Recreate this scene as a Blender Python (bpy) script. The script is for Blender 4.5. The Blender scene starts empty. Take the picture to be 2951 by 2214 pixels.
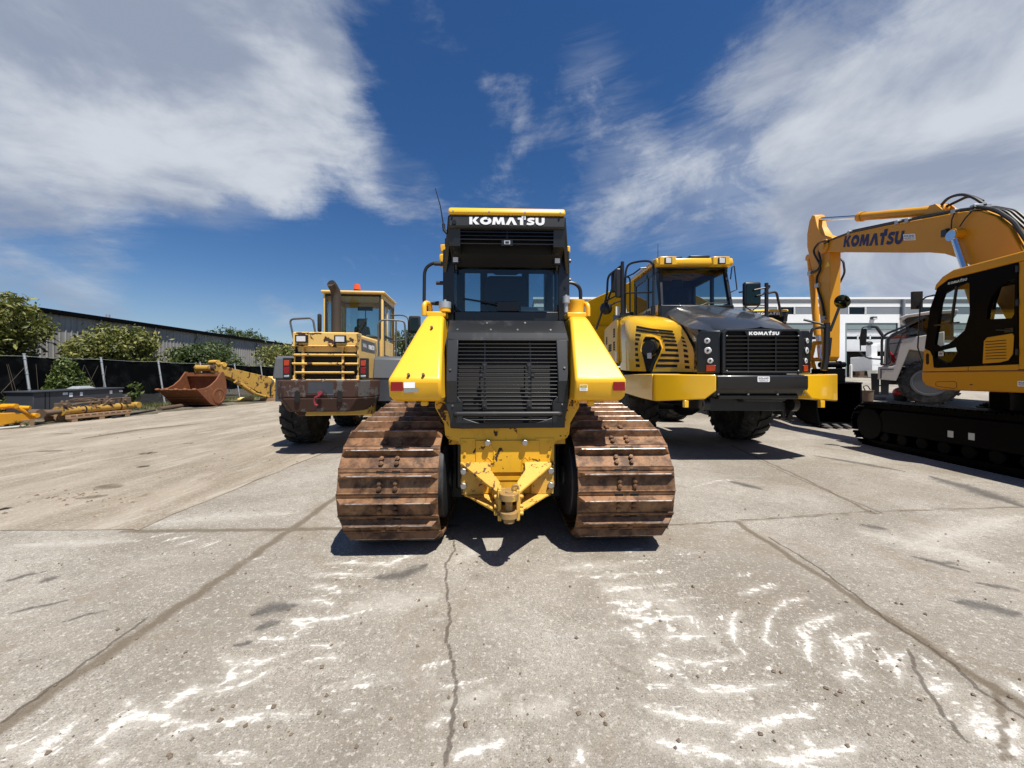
import bpy, bmesh, math, random
import numpy as np
from mathutils import Vector, Matrix
R = math.radians
rng = random.Random(7)
scene = bpy.context.scene
# ---------------------------------------------------------------- camera, sky, sun, exposure
EYE = 1.6                                   # eye height; the lot is the plane z = 0
cam_d = bpy.data.cameras.new("camera"); cam = bpy.data.objects.new("camera", cam_d)
scene.collection.objects.link(cam); scene.camera = cam
cam.location = (0, 0, EYE); cam.rotation_euler = (R(90), 0, 0)
cam_d.sensor_width = 36; cam_d.lens = 36 * 832 / 2212; cam_d.shift_y = -16 / 2212
cam_d.clip_start = 0.05; cam_d.clip_end = 3000
SUN_TO = Vector((.25, -.36, 1.0)).normalized()
SUN_ELEV = math.asin(SUN_TO.z); SUN_AZ = math.atan2(SUN_TO.x, SUN_TO.y)
sun_d = bpy.data.lights.new("sun", 'SUN'); sun_d.energy = 5.0; sun_d.angle = R(.5); sun_d.color = (1, .95, .87)
sun = bpy.data.objects.new("sun", sun_d); scene.collection.objects.link(sun)
sun.rotation_euler = SUN_TO.to_track_quat('Z', 'Y').to_euler(); sun.location = (5, -5, 30)
scene.view_settings.view_transform = 'Standard'; scene.view_settings.look = 'None'
scene.view_settings.exposure = 0.56; scene.view_settings.gamma = 1
scene.view_settings.use_curve_mapping = False
scene.cycles.transparent_max_bounces = 24

class NT:
    """short-hand for building node trees"""
    def __init__(s, tree): s.t = tree; s.n = tree.nodes; s.l = tree.links
    def node(s, typ, **kw):
        n = s.n.new(typ)
        for k, v in kw.items(): setattr(n, k, v)
        return n
    def put(s, sock, v):
        if isinstance(v, bpy.types.NodeSocket): s.l.new(v, sock)
        elif isinstance(v, (int, float)) and sock.type in ('RGBA',): sock.default_value = (v, v, v, 1)
        elif isinstance(v, (int, float)) and sock.type == 'VECTOR': sock.default_value = (v, v, v)
        elif isinstance(v, tuple) and sock.type == 'RGBA' and len(v) == 3: sock.default_value = (*v, 1)
        else: sock.default_value = v
    def math(s, op, a, b=0.0, c=0.0, clamp=False):
        n = s.node('ShaderNodeMath', operation=op, use_clamp=clamp)
        s.put(n.inputs[0], a); s.put(n.inputs[1], b); s.put(n.inputs[2], c); return n.outputs[0]
    def vmath(s, op, a, b=(0, 0, 0)):
        n = s.node('ShaderNodeVectorMath', operation=op); s.put(n.inputs[0], a); s.put(n.inputs[1], b)
        return n.outputs['Value'] if op in ('DOT_PRODUCT', 'LENGTH', 'DISTANCE') else n.outputs[0]
    def ramp(s, v, a, b, lo=0.0, hi=1.0, smooth=True):
        n = s.node('ShaderNodeMapRange', interpolation_type='SMOOTHSTEP' if smooth else 'LINEAR')
        s.put(n.inputs[0], v); n.inputs[1].default_value = a; n.inputs[2].default_value = b
        n.inputs[3].default_value = lo; n.inputs[4].default_value = hi; return n.outputs[0]
    def mix(s, f, a, b, blend='MIX'):
        n = s.node('ShaderNodeMix', data_type='RGBA', blend_type=blend)
        s.put(n.inputs[0], f); s.put(n.inputs[6], a); s.put(n.inputs[7], b); return n.outputs[2]
    def noise(s, vec, scale, detail=4, rough=.55, dist=0.0):
        n = s.node('ShaderNodeTexNoise'); 
        if vec is not None: s.put(n.inputs['Vector'], vec)
        n.inputs['Scale'].default_value = scale; n.inputs['Detail'].default_value = detail
        n.inputs['Roughness'].default_value = rough; n.inputs['Distortion'].default_value = dist
        return n.outputs[0]
    def voro(s, vec, scale, feature='F1', out='Distance', rand=1.0):
        n = s.node('ShaderNodeTexVoronoi', feature=feature); s.put(n.inputs['Vector'], vec)
        n.inputs['Scale'].default_value = scale; n.inputs['Randomness'].default_value = rand
        return n.outputs[out]
    def scale(s, vec, x, y, z):
        n = s.node('ShaderNodeMapping'); s.put(n.inputs[0], vec); n.inputs['Scale'].default_value = (x, y, z); return n.outputs[0]

world = bpy.data.worlds.new("World"); scene.world = world; world.use_nodes = True
W_ = NT(world.node_tree); W_.n.clear()
SKY_STRENGTH = .057
def build_world():
    sky = W_.node('ShaderNodeTexSky', sky_type='NISHITA'); sky.sun_disc = False
    sky.sun_elevation = SUN_ELEV; sky.sun_rotation = SUN_AZ; sky.altitude = 200
    sky.air_density = 1.0; sky.dust_density = .4; sky.ozone_density = 3.0
    hs = W_.node('ShaderNodeHueSaturation'); hs.inputs['Saturation'].default_value = 1.28
    hs.inputs['Value'].default_value = 1.12; hs.inputs['Hue'].default_value = .507
    W_.l.new(sky.outputs[0], hs.inputs['Color'])
    d = W_.vmath('NORMALIZE', W_.node('ShaderNodeTexCoord').outputs['Generated'])
    sep = W_.node('ShaderNodeSeparateXYZ'); W_.l.new(d, sep.inputs[0])
    zz = W_.math('ADD', W_.math('MAXIMUM', sep.outputs[2], 0.0), .16)
    comb = W_.node('ShaderNodeCombineXYZ')
    W_.put(comb.inputs[0], W_.math('DIVIDE', sep.outputs[0], zz)); W_.put(comb.inputs[1], W_.math('DIVIDE', sep.outputs[1], zz))
    p = comb.outputs[0]
    def dirv(px, py): return Vector(((px - 1106) / 832, 1, (814 - py) / 832)).normalized()
    # cloud banks of this sky, each a soft cap round a direction: (px, py, angular radius deg, weight)
    banks = [(40, 40, 22, .60), (430, 180, 15, .50), (150, 300, 11, .36), (680, 335, 8, .36), (850, 385, 6, .38), (540, 40, 12, .38), (130, 420, 5, .18), (480, 380, 7, .22),
             (2200, 60, 18, .56), (1830, 230, 14, .42), (1600, 340, 12, .36), (2050, 400, 14, .42), (1400, 450, 9, .36), (1330, 330, 6, .12), (2150, 600, 12, .36), (1900, 540, 9, .28), (1290, 470, 6, .26),
             (1085, 215, 3.5, .24), (1165, 285, 3.5, .32), (985, 160, 3.5, .18), (1320, 190, 7, .17), (1230, 60, 6, .18), (1290, 260, 6, .19), (1090, 390, 4, .20), (970, 400, 4, .14), (1040, 340, 3, -.12), (930, 80, 3, .16),
             (90, 600, 6, .26), (230, 630, 4.5, .22), (590, 672, 2.2, .30), (660, 690, 3, .16), (1650, 560, 7, .16), (1480, 620, 6, .14), (900, 640, 6, .10),
             (940, 250, 6, -.20), (1180, 380, 4, -.10), (480, 470, 6, -.25), (280, 520, 7, -.30), (720, 470, 6, -.2), (330, 430, 4, -.12), (60, 520, 4, -.2)]
    cov = None
    for px, py, rad, wt in banks:
        dv = dirv(px, py)
        c = W_.ramp(W_.vmath('DOT_PRODUCT', d, tuple(dv)), math.cos(R(rad * 1.25)), math.cos(R(rad * .1)), 0, wt)
        cov = c if cov is None else W_.math('ADD', cov, c)
    # the sky behind the camera: broken cloud too
    back = W_.ramp(sep.outputs[1], .1, -.4, 0, .12); cov = W_.math('ADD', cov, back)
    st = W_.node('ShaderNodeMapping'); W_.put(st.inputs[0], p); st.inputs['Rotation'].default_value = (0, 0, R(-28)); st.inputs['Scale'].default_value = (.7, 1.2, 1)
    dr = W_.node('ShaderNodeMapping'); W_.put(dr.inputs[0], d); dr.inputs['Rotation'].default_value = (0, R(14), 0); dr.inputs['Scale'].default_value = (1.0, 1.0, 2.1)
    big = W_.noise(dr.outputs[0], 2.3, 12, .63, .6)
    puff = W_.noise(W_.vmath('ADD', W_.scale(d, 1, .8, 1.7), (4.1, 2.7, 0)), 4.6, 12, .66, .4)
    wisp = W_.noise(W_.scale(dr.outputs[0], .7, .7, 2.6), 5.0, 12, .68, .8)
    n = W_.math('ADD', W_.math('MULTIPLY', big, .42), W_.math('ADD', W_.math('MULTIPLY', puff, .44), W_.math('MULTIPLY', wisp, .14)))
    dens = W_.math('ADD', W_.math('MULTIPLY', W_.math('SUBTRACT', n, .5), 3.4), cov)
    alpha = W_.ramp(dens, .14, .95, 0, .95)
    veil = W_.ramp(W_.math('ADD', cov, W_.math('MULTIPLY', W_.math('SUBTRACT', wisp, .5), .8)), .20, .80, 0, .36)
    alpha = W_.math('MAXIMUM', alpha, veil)
    shade = W_.ramp(W_.noise(W_.vmath('ADD', dr.outputs[0], (.7, 1.9, 3.0)), 2.6, 8, .58, .5), .36, .64)
    ccol = W_.mix(shade, (3.7, 4.3, 5.6), (7.8, 8.3, 9.0))
    # white haze hugging the horizon
    hz = W_.ramp(sep.outputs[2], 0.0, .24, .34, 0)
    col = W_.mix(hz, hs.outputs[0], (4.6, 5.6, 7.2))
    col = W_.mix(alpha, col, ccol)
    bg = W_.node('ShaderNodeBackground'); W_.put(bg.inputs[0], col); bg.inputs[1].default_value = SKY_STRENGTH
    out = W_.node('ShaderNodeOutputWorld'); W_.l.new(bg.outputs[0], out.inputs[0])
build_world()

# ---------------------------------------------------------------- materials
MATS = {}
def new_mat(name):
    m = bpy.data.materials.new(name); m.use_nodes = True; t = NT(m.node_tree); t.n.clear()
    out = t.node('ShaderNodeOutputMaterial'); b = t.node('ShaderNodeBsdfPrincipled'); t.l.new(b.outputs[0], out.inputs[0])
    MATS[name] = m; return m, t, b, out
def obj_co(t): return t.node('ShaderNodeTexCoord').outputs['Object']
def bump(t, b, h, dist=.002, strength=.5):
    n = t.node('ShaderNodeBump'); n.inputs['Strength'].default_value = strength; n.inputs['Distance'].default_value = dist
    t.put(n.inputs['Height'], h); t.l.new(n.outputs[0], b.inputs['Normal'])
def paint(name, col, rough=.35, metal=0.0, coat=0.0, dirt=.25, dirtcol=(.16, .12, .08), scale=2.0, chips=0.0, chipcol=(.05, .022, .012), chipscale=6.0, streak=False):
    m, t, b, o = new_mat(name); co = obj_co(t)
    v = t.noise(co, scale, 6, .62)
    c = t.mix(t.ramp(v, .35, .75, 0, .22), col, tuple(x * .78 for x in col))
    d = t.ramp(t.noise(t.scale(co, 1, 1, .45) if streak else co, scale * 1.7, 8, .68), .5, .78, 0, dirt)
    c = t.mix(d, c, dirtcol)
    r = t.math('ADD', rough, t.math('MULTIPLY', d, .4))
    if chips > 0:
        ch = t.ramp(t.noise(co, chipscale, 9, .66, .4), .66 - chips * .3, .675 - chips * .3)
        c = t.mix(ch, c, chipcol); r = t.mix(ch, r, .8)
        bump(t, b, t.math('SUBTRACT', 1, ch), .002, .5)
    else: bump(t, b, t.noise(co, 55, 3), .0006, .22)
    t.put(b.inputs['Base Color'], c); t.put(b.inputs['Roughness'], r); b.inputs['Metallic'].default_value = metal
    b.inputs['Coat Weight'].default_value = coat; b.inputs['Coat Roughness'].default_value = .06
    return m
def plain(name, col, rough=.5, metal=0.0, emit=None):
    m, t, b, o = new_mat(name); co = obj_co(t)
    c = t.mix(t.ramp(t.noise(co, 9, 5), .35, .7, 0, .25), col, tuple(x * .7 for x in col))
    t.put(b.inputs['Base Color'], c); b.inputs['Roughness'].default_value = rough; b.inputs['Metallic'].default_value = metal
    return m
YEL = (.82, .44, .014)
paint('dozer_yellow', YEL, .40, coat=.10, dirt=.24, scale=2.6, dirtcol=(.45, .26, .06))
paint('worn_yellow', (.74, .40, .015), .5, dirt=.7, dirtcol=(.34, .18, .04), chips=.22, chipscale=8.0, scale=3, streak=True)
paint('rusted_yellow', (.62, .36, .06), .6, dirt=.6, dirtcol=(.20, .10, .04), chips=.30, chipscale=15.0, chipcol=(.13, .065, .02), scale=4)
paint('greasy_brown', (.30, .18, .06), .6, dirt=.8, dirtcol=(.09, .05, .025), chips=.3, chipcol=(.5, .3, .05), chipscale=12, scale=5)
paint('truck_yellow', (.80, .45, .012), .22, coat=.6, dirt=.03)
paint('cab_black', (.002, .002, .0025), .4, dirt=0).node_tree.nodes['Principled BSDF'].inputs['Specular IOR Level'].default_value = .06
paint('door_black', (.011, .0125, .015), .42, dirt=.55, dirtcol=(.12, .125, .13), scale=1.6, streak=True)
paint('digger_yellow', (.62, .275, .003), .45, coat=.04, dirt=.10, scale=1.3)
paint('faded_yellow', (.72, .48, .155), .5, dirt=.25, dirtcol=(.3, .2, .1), scale=1.8)
paint('peeling_yellow', (.72, .46, .13), .5, dirt=.2, dirtcol=(.3, .2, .1), chips=.36, chipscale=5.0)
paint('old_yellow', (.58, .37, .08), .55, dirt=.55, dirtcol=(.18, .10, .04), chips=.30, chipscale=3.0, scale=1.2)
paint('black_paint', (.007, .0075, .0085), .36, coat=.2, dirt=.10, dirtcol=(.06, .055, .05))
paint('dusty_black', (.015, .016, .018), .5, dirt=.5, dirtcol=(.11, .107, .105), scale=2.4, streak=True)
paint('hood_grey', (.028, .032, .038), .25, coat=.5, dirt=.04, dirtcol=(.08, .08, .08))
paint('fender_grey', (.075, .080, .086), .5, dirt=.2)
paint('cabinet_grey', (.040, .045, .055), .45, dirt=.15)
paint('counterweight_paint', (.080, .078, .076), .6, dirt=.7, dirtcol=(.05, .025, .014), chips=.72, chipscale=3.2, chipcol=(.046, .018, .010), scale=1.6, streak=True)
paint('bucket_rust', (.185, .062, .020), .7, dirt=.8, dirtcol=(.085, .032, .015), scale=2.2, chips=.2, chipcol=(.26, .11, .045), chipscale=5, streak=True)
paint('pipe_brown', (.10, .065, .04), .75, dirt=.5)
paint('white_paint', (.74, .75, .75), .45, dirt=.25, dirtcol=(.42, .38, .33))
paint('scrap_yellow', (.40, .235, .04), .6, dirt=.8, dirtcol=(.15, .085, .035), chips=.34, chipscale=3.0, scale=1.6)
paint('hauler_white', (.44, .40, .36), .45, dirt=.35, dirtcol=(.30, .25, .2))
paint('building_white', (.78, .79, .79), .6, dirt=.15, dirtcol=(.5, .5, .48), scale=.4)
paint('building_grey', (.19, .21, .235), .6, dirt=.15, scale=.4)
paint('building_coping', (.42, .42, .41), .6, dirt=.1, scale=.4)
plain('dark_hole', (.004, .004, .004), .8)
plain('rubber', (.010, .010, .010), .8)
plain('seat_cloth', (.018, .019, .021), .9)
plain('seat_cover', (.14, .145, .12), .9)
plain('tube_black', (.012, .012, .013), .4)
plain('hose_black', (.010, .010, .010), .5)
plain('chrome', (.75, .75, .76), .18, 1.0)
plain('steel', (.42, .41, .40), .38, .9)
plain('zinc', (.45, .47, .48), .5, .6)
plain('lamp_lens', (.60, .61, .62), .25)
plain('red_reflector', (.22, .004, .006), .3)
plain('amber_red', (.40, .045, .010), .2)
plain('orange_beacon', (.85, .10, .015), .25)
plain('decal_white', (.85, .86, .86), .5)
plain('decal_navy', (.010, .012, .085), .45)
plain('decal_black', (.008, .008, .009), .5)
plain('tape_grey', (.20, .25, .25), .55)
plain('warn_yellow', (.80, .62, .05), .5)
plain('red_paint', (.32, .006, .010), .4)
plain('hook_red', (.24, .025, .04), .55)
plain('wood', (.30, .19, .11), .85)
plain('bark', (.07, .052, .038), .9)
plain('plastic_tub', (.72, .70, .62), .5)
plain('paper', (.62, .64, .60), .8)
plain('exhaust_rust', (.05, .038, .03), .7, .2)
plain('soil', (.16, .12, .085), .95)
plain('mirror_glass', (.055, .065, .05), .06, 1.0)  # dark green tint stands in for mirrored greenery
def glass(name, tint, refl=.9):
    m, t, b, o = new_mat(name); t.n.remove(b)
    tr = t.node('ShaderNodeBsdfTransparent'); tr.inputs[0].default_value = (*tint, 1)
    gl = t.node('ShaderNodeBsdfGlossy'); gl.inputs['Roughness'].default_value = .03; gl.inputs[0].default_value = (refl, refl, refl, 1)
    fr = t.node('ShaderNodeLayerWeight'); fr.inputs[0].default_value = .5
    mx = t.node('ShaderNodeMixShader'); t.put(mx.inputs[0], t.math('ADD', t.math('POWER', fr.outputs['Facing'], 4.0), .05)); t.l.new(tr.outputs[0], mx.inputs[1]); t.l.new(gl.outputs[0], mx.inputs[2])
    t.l.new(mx.outputs[0], o.inputs[0]); return m
glass('cab_glass', (.55, .66, .68)); glass('dark_glass', (.30, .42, .44)); glass('building_glass', (.06, .07, .08))
def track_mats():
    m, t, b, o = new_mat('track_rust'); co = obj_co(t)
    rp = t.node('ShaderNodeObjectInfo').outputs['Random']
    co2 = t.node('ShaderNodeVectorMath', operation='ADD'); t.put(co2.inputs[0], co); 
    cb = t.node('ShaderNodeCombineXYZ'); t.put(cb.inputs[0], t.math('MULTIPLY', rp, 37)); t.put(cb.inputs[2], t.math('MULTIPLY', rp, 11)); t.put(co2.inputs[1], cb.outputs[0])
    cv = co2.outputs[0]
    c = t.mix(t.ramp(t.noise(cv, 7, 8, .68, .4), .36, .64), (.055, .025, .012), (.24, .12, .055))
    c = t.mix(t.ramp(t.noise(cv, 5.5, 9, .72, .8), .48, .68, 0, .55), c, (.32, .20, .105))
    c = t.mix(t.ramp(t.noise(cv, 3.1, 6, .6), .60, .7, 0, .4), c, (.15, .055, .02))
    c = t.mix(t.ramp(t.noise(cv, 22, 5, .7), .6, .72, 0, .6), c, (.035, .018, .012))
    t.put(b.inputs['Base Color'], c); b.inputs['Roughness'].default_value = .62; b.inputs['Metallic'].default_value = .25
    bump(t, b, t.noise(cv, 40, 6, .65), .004, .6)
    m, t, b, o = new_mat('track_edge'); co = obj_co(t)
    c = t.mix(t.ramp(t.noise(co, 9, 6, .65), .38, .62), (.20, .11, .06), (.62, .58, .55))
    t.put(b.inputs['Base Color'], c); b.inputs['Roughness'].default_value = .42; b.inputs['Metallic'].default_value = .65
track_mats()
def tyre_mat():
    m, t, b, o = new_mat('tyre'); co = obj_co(t)
    c = t.mix(t.ramp(t.noise(co, 5, 7, .65), .42, .7), (.008, .0085, .009), (.055, .052, .048))
    t.put(b.inputs['Base Color'], c); b.inputs['Roughness'].default_value = .8; bump(t, b, t.noise(co, 60, 4), .003, .5)
tyre_mat()
def leaf_mat(name, c1, c2, c3):
    m, t, b, o = new_mat(name)
    g = t.node('ShaderNodeNewGeometry'); ri = g.outputs['Random Per Island']
    c = t.mix(t.ramp(ri, 0, .6, 0, 1, False), c1, c2); c = t.mix(t.ramp(ri, .6, 1.0, 0, 1, False), c, c3)
    t.put(b.inputs['Base Color'], c); b.inputs['Roughness'].default_value = .55
    tl = t.node('ShaderNodeBsdfTranslucent'); t.put(tl.inputs[0], t.mix(.5, c, (.12, .16, .01)))
    mx = t.node('ShaderNodeMixShader'); mx.inputs[0].default_value = .22
    t.l.new(b.outputs[0], mx.inputs[1]); t.l.new(tl.outputs[0], mx.inputs[2]); t.l.new(mx.outputs[0], o.inputs[0])
leaf_mat('olive_leaf', (.045, .060, .012), (.135, .145, .030), (.30, .285, .075))
leaf_mat('green_leaf', (.030, .055, .016), (.055, .085, .022), (.085, .11, .03))
leaf_mat('vine_leaf', (.05, .085, .014), (.085, .125, .022), (.17, .19, .06))
leaf_mat('grass_blade', (.06, .09, .018), (.10, .12, .03), (.2, .17, .06))

# ---------------------------------------------------------------- geometry helpers
F_, CX_, CY_ = 832.0, 1106.0, 814.0
def X(px, Y): return (px - CX_) / F_ * Y
def Z(py, Y): return EYE - (py - CY_) / F_ * Y
def P(px, py, Y): return Vector((X(px, Y), Y, Z(py, Y)))
def G(px, py):
    Y = EYE * F_ / (py - CY_); return Vector((X(px, Y), Y, 0))

class MB:
    def __init__(s): s.v = []; s.f = []; s.m = []
    def _add(s, vs, fs, mi):
        o = len(s.v); s.v += [Vector(v) for v in vs]; s.f += [tuple(i + o for i in f) for f in fs]; s.m += [mi] * len(fs); return s
    def poly(s, pts, mi=0): return s._add(pts, [tuple(range(len(pts)))], mi)
    def box(s, x0, x1, y0, y1, z0, z1, mi=0):
        return s.hexa([(x0, y0, z0), (x1, y0, z0), (x1, y1, z0), (x0, y1, z0), (x0, y0, z1), (x1, y0, z1), (x1, y1, z1), (x0, y1, z1)], mi)
    def hexa(s, p, mi=0):
        return s._add(p, [(3, 2, 1, 0), (4, 5, 6, 7), (0, 1, 5, 4), (1, 2, 6, 5), (2, 3, 7, 6), (3, 0, 4, 7)], mi)
    def loop_prism(s, A, B, mi=0):
        n = len(A); fs = [tuple(range(n))[::-1], tuple(range(n, 2 * n))] + [(i, (i + 1) % n, n + (i + 1) % n, n + i) for i in range(n)]
        return s._add(list(A) + list(B), fs, mi)
    def prism(s, poly, axis, a, b, mi=0):
        if axis == 'x': A = [(a, u, v) for u, v in poly]; B = [(b, u, v) for u, v in poly]
        elif axis == 'y': A = [(u, a, v) for u, v in poly]; B = [(u, b, v) for u, v in poly]
        else: A = [(u, v, a) for u, v in poly]; B = [(u, v, b) for u, v in poly]
        return s.loop_prism(A, B, mi)
    def slab(s, pts, off, mi=0):
        off = Vector(off); return s.loop_prism([Vector(p) for p in pts], [Vector(p) + off for p in pts], mi)
    def tube(s, pts, r, n=8, mi=0, round_=0.0, closed=False):
        pts = [Vector(p) for p in pts]
        if round_ > 0:
            q = [pts[0]]
            for i in range(1, len(pts) - 1):
                a, b, c = pts[i - 1], pts[i], pts[i + 1]; d1 = (a - b); d2 = (c - b)
                k1 = min(round_, d1.length * .45); k2 = min(round_, d2.length * .45)
                p0 = b + d1.normalized() * k1; p2 = b + d2.normalized() * k2
                for t in (0, .25, .5, .75, 1): q.append(p0 * (1 - t) ** 2 + b * 2 * t * (1 - t) + p2 * t * t)
            q.append(pts[-1]); pts = q
        rs = r if isinstance(r, (list, tuple)) else [r] * len(pts)
        if len(rs) != len(pts): rs = [rs[0] + (rs[-1] - rs[0]) * i / (len(pts) - 1) for i in range(len(pts))]
        prev = None; rings = []
        for i, p in enumerate(pts):
            t = (pts[min(i + 1, len(pts) - 1)] - pts[max(i - 1, 0)])
            if t.length < 1e-9: t = Vector((0, 0, 1))
            t.normalize()
            if prev is None: u = t.orthogonal().normalized()
            else:
                u = prev - t * prev.dot(t)
                u = u.normalized() if u.length > 1e-6 else t.orthogonal().normalized()
            prev = u; w = t.cross(u)
            rings.append([p + (u * math.cos(2 * math.pi * k / n) + w * math.sin(2 * math.pi * k / n)) * rs[i] for k in range(n)])
        vs = [v for rg in rings for v in rg]; fs = []
        for i in range(len(rings) - 1):
            for k in range(n): fs.append((i * n + k, i * n + (k + 1) % n, (i + 1) * n + (k + 1) % n, (i + 1) * n + k))
        fs.append(tuple(range(n))[::-1]); fs.append(tuple((len(rings) - 1) * n + k for k in range(n)))
        return s._add(vs, fs, mi)
    def cyl(s, p0, p1, r, n=16, mi=0, r1=None): return s.tube([p0, p1], [r, r if r1 is None else r1], n, mi)
    def grid(s, rows, mi=0):
        n = len(rows[0]); vs = [p for r_ in rows for p in r_]
        return s._add(vs, [(i * n + k, i * n + k + 1, (i + 1) * n + k + 1, (i + 1) * n + k) for i in range(len(rows) - 1) for k in range(n - 1)], mi)
    def lathe(s, prof, c, axis='x', n=32, mi=0):
        c = Vector(c); rings = []
        for a, r_ in prof:
            rg = []
            for k in range(n):
                t = 2 * math.pi * k / n; u, w = r_ * math.cos(t), r_ * math.sin(t)
                rg.append(c + (Vector((a, u, w)) if axis == 'x' else Vector((u, a, w)) if axis == 'y' else Vector((u, w, a))))
            rings.append(rg)
        vs = [v for rg in rings for v in rg]
        fs = [(i * n + k, i * n + (k + 1) % n, (i + 1) * n + (k + 1) % n, (i + 1) * n + k) for i in range(len(rings) - 1) for k in range(n)]
        fs.append(tuple(range(n))[::-1]); fs.append(tuple((len(rings) - 1) * n + k for k in range(n)))
        return s._add(vs, fs, mi)
    def ball(s, c, rx, ry=None, rz=None, n=14, mi=0):
        ry = rx if ry is None else ry; rz = rx if rz is None else rz; c = Vector(c); m = n // 2; vs = []; fs = []
        for i in range(m + 1):
            a = math.pi * i / m - math.pi / 2
            for k in range(n):
                t = 2 * math.pi * k / n; vs.append(c + Vector((rx * math.cos(a) * math.cos(t), ry * math.cos(a) * math.sin(t), rz * math.sin(a))))
        for i in range(m):
            for k in range(n): fs.append((i * n + k, i * n + (k + 1) % n, (i + 1) * n + (k + 1) % n, (i + 1) * n + k))
        return s._add(vs, fs, mi)
    def bolt(s, p, nrm, r=.018, h=.016, mi=0):
        p = Vector(p); return s.cyl(p, p + Vector(nrm).normalized() * h, r, 6, mi)

def islands(mb):
    """one MB per loose piece"""
    par = list(range(len(mb.v)))
    def find(a):
        while par[a] != a: par[a] = par[par[a]]; a = par[a]
        return a
    for f in mb.f:
        for i in f[1:]: par[find(i)] = find(f[0])
    out = {}
    for f, m in zip(mb.f, mb.m):
        k = find(f[0]); o, mp = out.setdefault(k, (MB(), {}))
        for i in f:
            if i not in mp: mp[i] = len(o.v); o.v.append(mb.v[i])
        o.f.append(tuple(mp[i] for i in f)); o.m.append(m)
    return [o for o, _ in out.values()]
def build(name, mb, mats, parent=None, origin=(0, 0, 0), bev=0.0, smooth=35, seg=2):
    o_ = Vector(origin)
    me = bpy.data.meshes.new(name); me.from_pydata([tuple(v - o_) for v in mb.v], [], mb.f)
    if isinstance(mats, str): mats = [mats]
    for m in mats: me.materials.append(MATS[m])
    me.polygons.foreach_set('material_index', mb.m)
    bm = bmesh.new(); bm.from_mesh(me)
    bmesh.ops.remove_doubles(bm, verts=bm.verts, dist=1e-6)
    bmesh.ops.recalc_face_normals(bm, faces=bm.faces); bm.to_mesh(me); bm.free()
    for p in me.polygons: p.use_smooth = smooth > 0
    if smooth > 0: me.set_sharp_from_angle(angle=R(smooth))
    ob = bpy.data.objects.new(name, me); scene.collection.objects.link(ob)
    if parent is not None: ob.parent = parent
    if bev > 0:
        b = ob.modifiers.new("bevel", 'BEVEL'); b.width = bev; b.segments = seg; b.limit_method = 'ANGLE'; b.angle_limit = R(35)
    return ob
def tag(o, label=None, cat=None, group=None, kind=None):
    if label: o['label'] = label
    if cat: o['category'] = cat
    if group: o['group'] = group
    if kind: o['kind'] = kind
    return o
class Thing:
    """An Empty at the thing's base; part() authors meshes in world coordinates as if the Empty stood unrotated at `origin`."""
    def __init__(s, name, label, cat, loc, origin=None, rot=0.0, group=None):
        s.o = Vector(loc if origin is None else origin)
        s.root = bpy.data.objects.new(name, None); scene.collection.objects.link(s.root)
        s.root.empty_display_size = .3; s.root.location = loc; s.root.rotation_euler = (0, 0, rot); tag(s.root, label, cat, group)
    def each(s, name, mb, mats, parent=None, **k):
        for m in islands(mb): s.part(name, m, mats, parent, **k)
    def part(s, name, mb, mats, parent=None, **k):
        return build(name, mb, mats, parent if parent is not None else s.root, s.o, **k)
def solo(name, mb, mats, label, cat, origin, group=None, **k):
    o = build(name, mb, mats, None, origin, **k); o.location = origin; return tag(o, label, cat, group)
def structure(name, mb, mats, **k):
    o = build(name, mb, mats, None, (0, 0, 0), **k); o['kind'] = 'structure'; return o
def copy_tree(o, parent=None, skip=()):
    c = o.copy(); scene.collection.objects.link(c); c.parent = parent
    for ch in list(o.children):
        if ch.name.split('.')[0] not in skip: copy_tree(ch, c, skip)
    return c

# lettering drawn as heavy flat glyphs: list of polygons in a box of height 1
def _ell(rx, ry, cx, cy, n=28): return [(cx + rx * math.cos(2 * math.pi * k / n), cy + ry * math.sin(2 * math.pi * k / n)) for k in range(n)]
def _ribbon(pts, w):
    L = []; Rr = []
    for i, p in enumerate(pts):
        a = Vector(pts[max(i - 1, 0)]); b = Vector(pts[min(i + 1, len(pts) - 1)]); t = (b - a).normalized(); nn = Vector((-t.y, t.x)) * w / 2
        L.append((p[0] + nn.x, p[1] + nn.y)); Rr.append((p[0] - nn.x, p[1] - nn.y))
    return [[L[i], L[i + 1], Rr[i + 1], Rr[i]] for i in range(len(pts) - 1)]
def _glyphs():
    g = {}
    g['K'] = ([[(0, 0), (.32, 0), (.32, 1), (0, 1)], [(.34, .54), (.62, 1), (1.02, 1), (.66, .55), (1.06, 0), (.66, 0), (.34, .46)]], 1.06)
    o = _ell(.60, .52, .60, .5); i = _ell(.25, .20, .60, .5); n = len(o)
    g['O'] = ([[o[k], o[(k + 1) % n], i[(k + 1) % n], i[k]] for k in range(n)], 1.20)
    g['M'] = ([[(0, 0), (.14, 1), (.50, 1), (.68, .48), (.86, 1), (1.22, 1), (1.36, 0), (1.04, 0), (.97, .55), (.80, .06), (.56, .06), (.39, .55), (.32, 0)]], 1.36)
    g['A'] = ([[(0, 0), (.42, 1), (.80, 1), (1.22, 0), (.86, 0), (.61, .62), (.36, 0)]], 1.22)
    g['T'] = ([[(0, 1), (0, .72), (.24, .72), (.24, 0), (.58, 0), (.58, .72), (.84, .72), (.84, 1)], [(.42, 1.0), (.84, 1.0), (.84, 1.26), (.42, 1.26)]], .84)
    g['S'] = (_ribbon([(.86, .80), (.70, .86), (.46, .87), (.26, .80), (.22, .68), (.34, .57), (.60, .46), (.74, .34), (.70, .20), (.48, .13), (.26, .14), (.06, .21)], .27), .90)
    g['U'] = (_ribbon([(.16, 1), (.16, .42), (.22, .24), (.40, .14), (.58, .14), (.76, .24), (.82, .42), (.82, 1)], .31), .98)
    return g
GLY = _glyphs()
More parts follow.
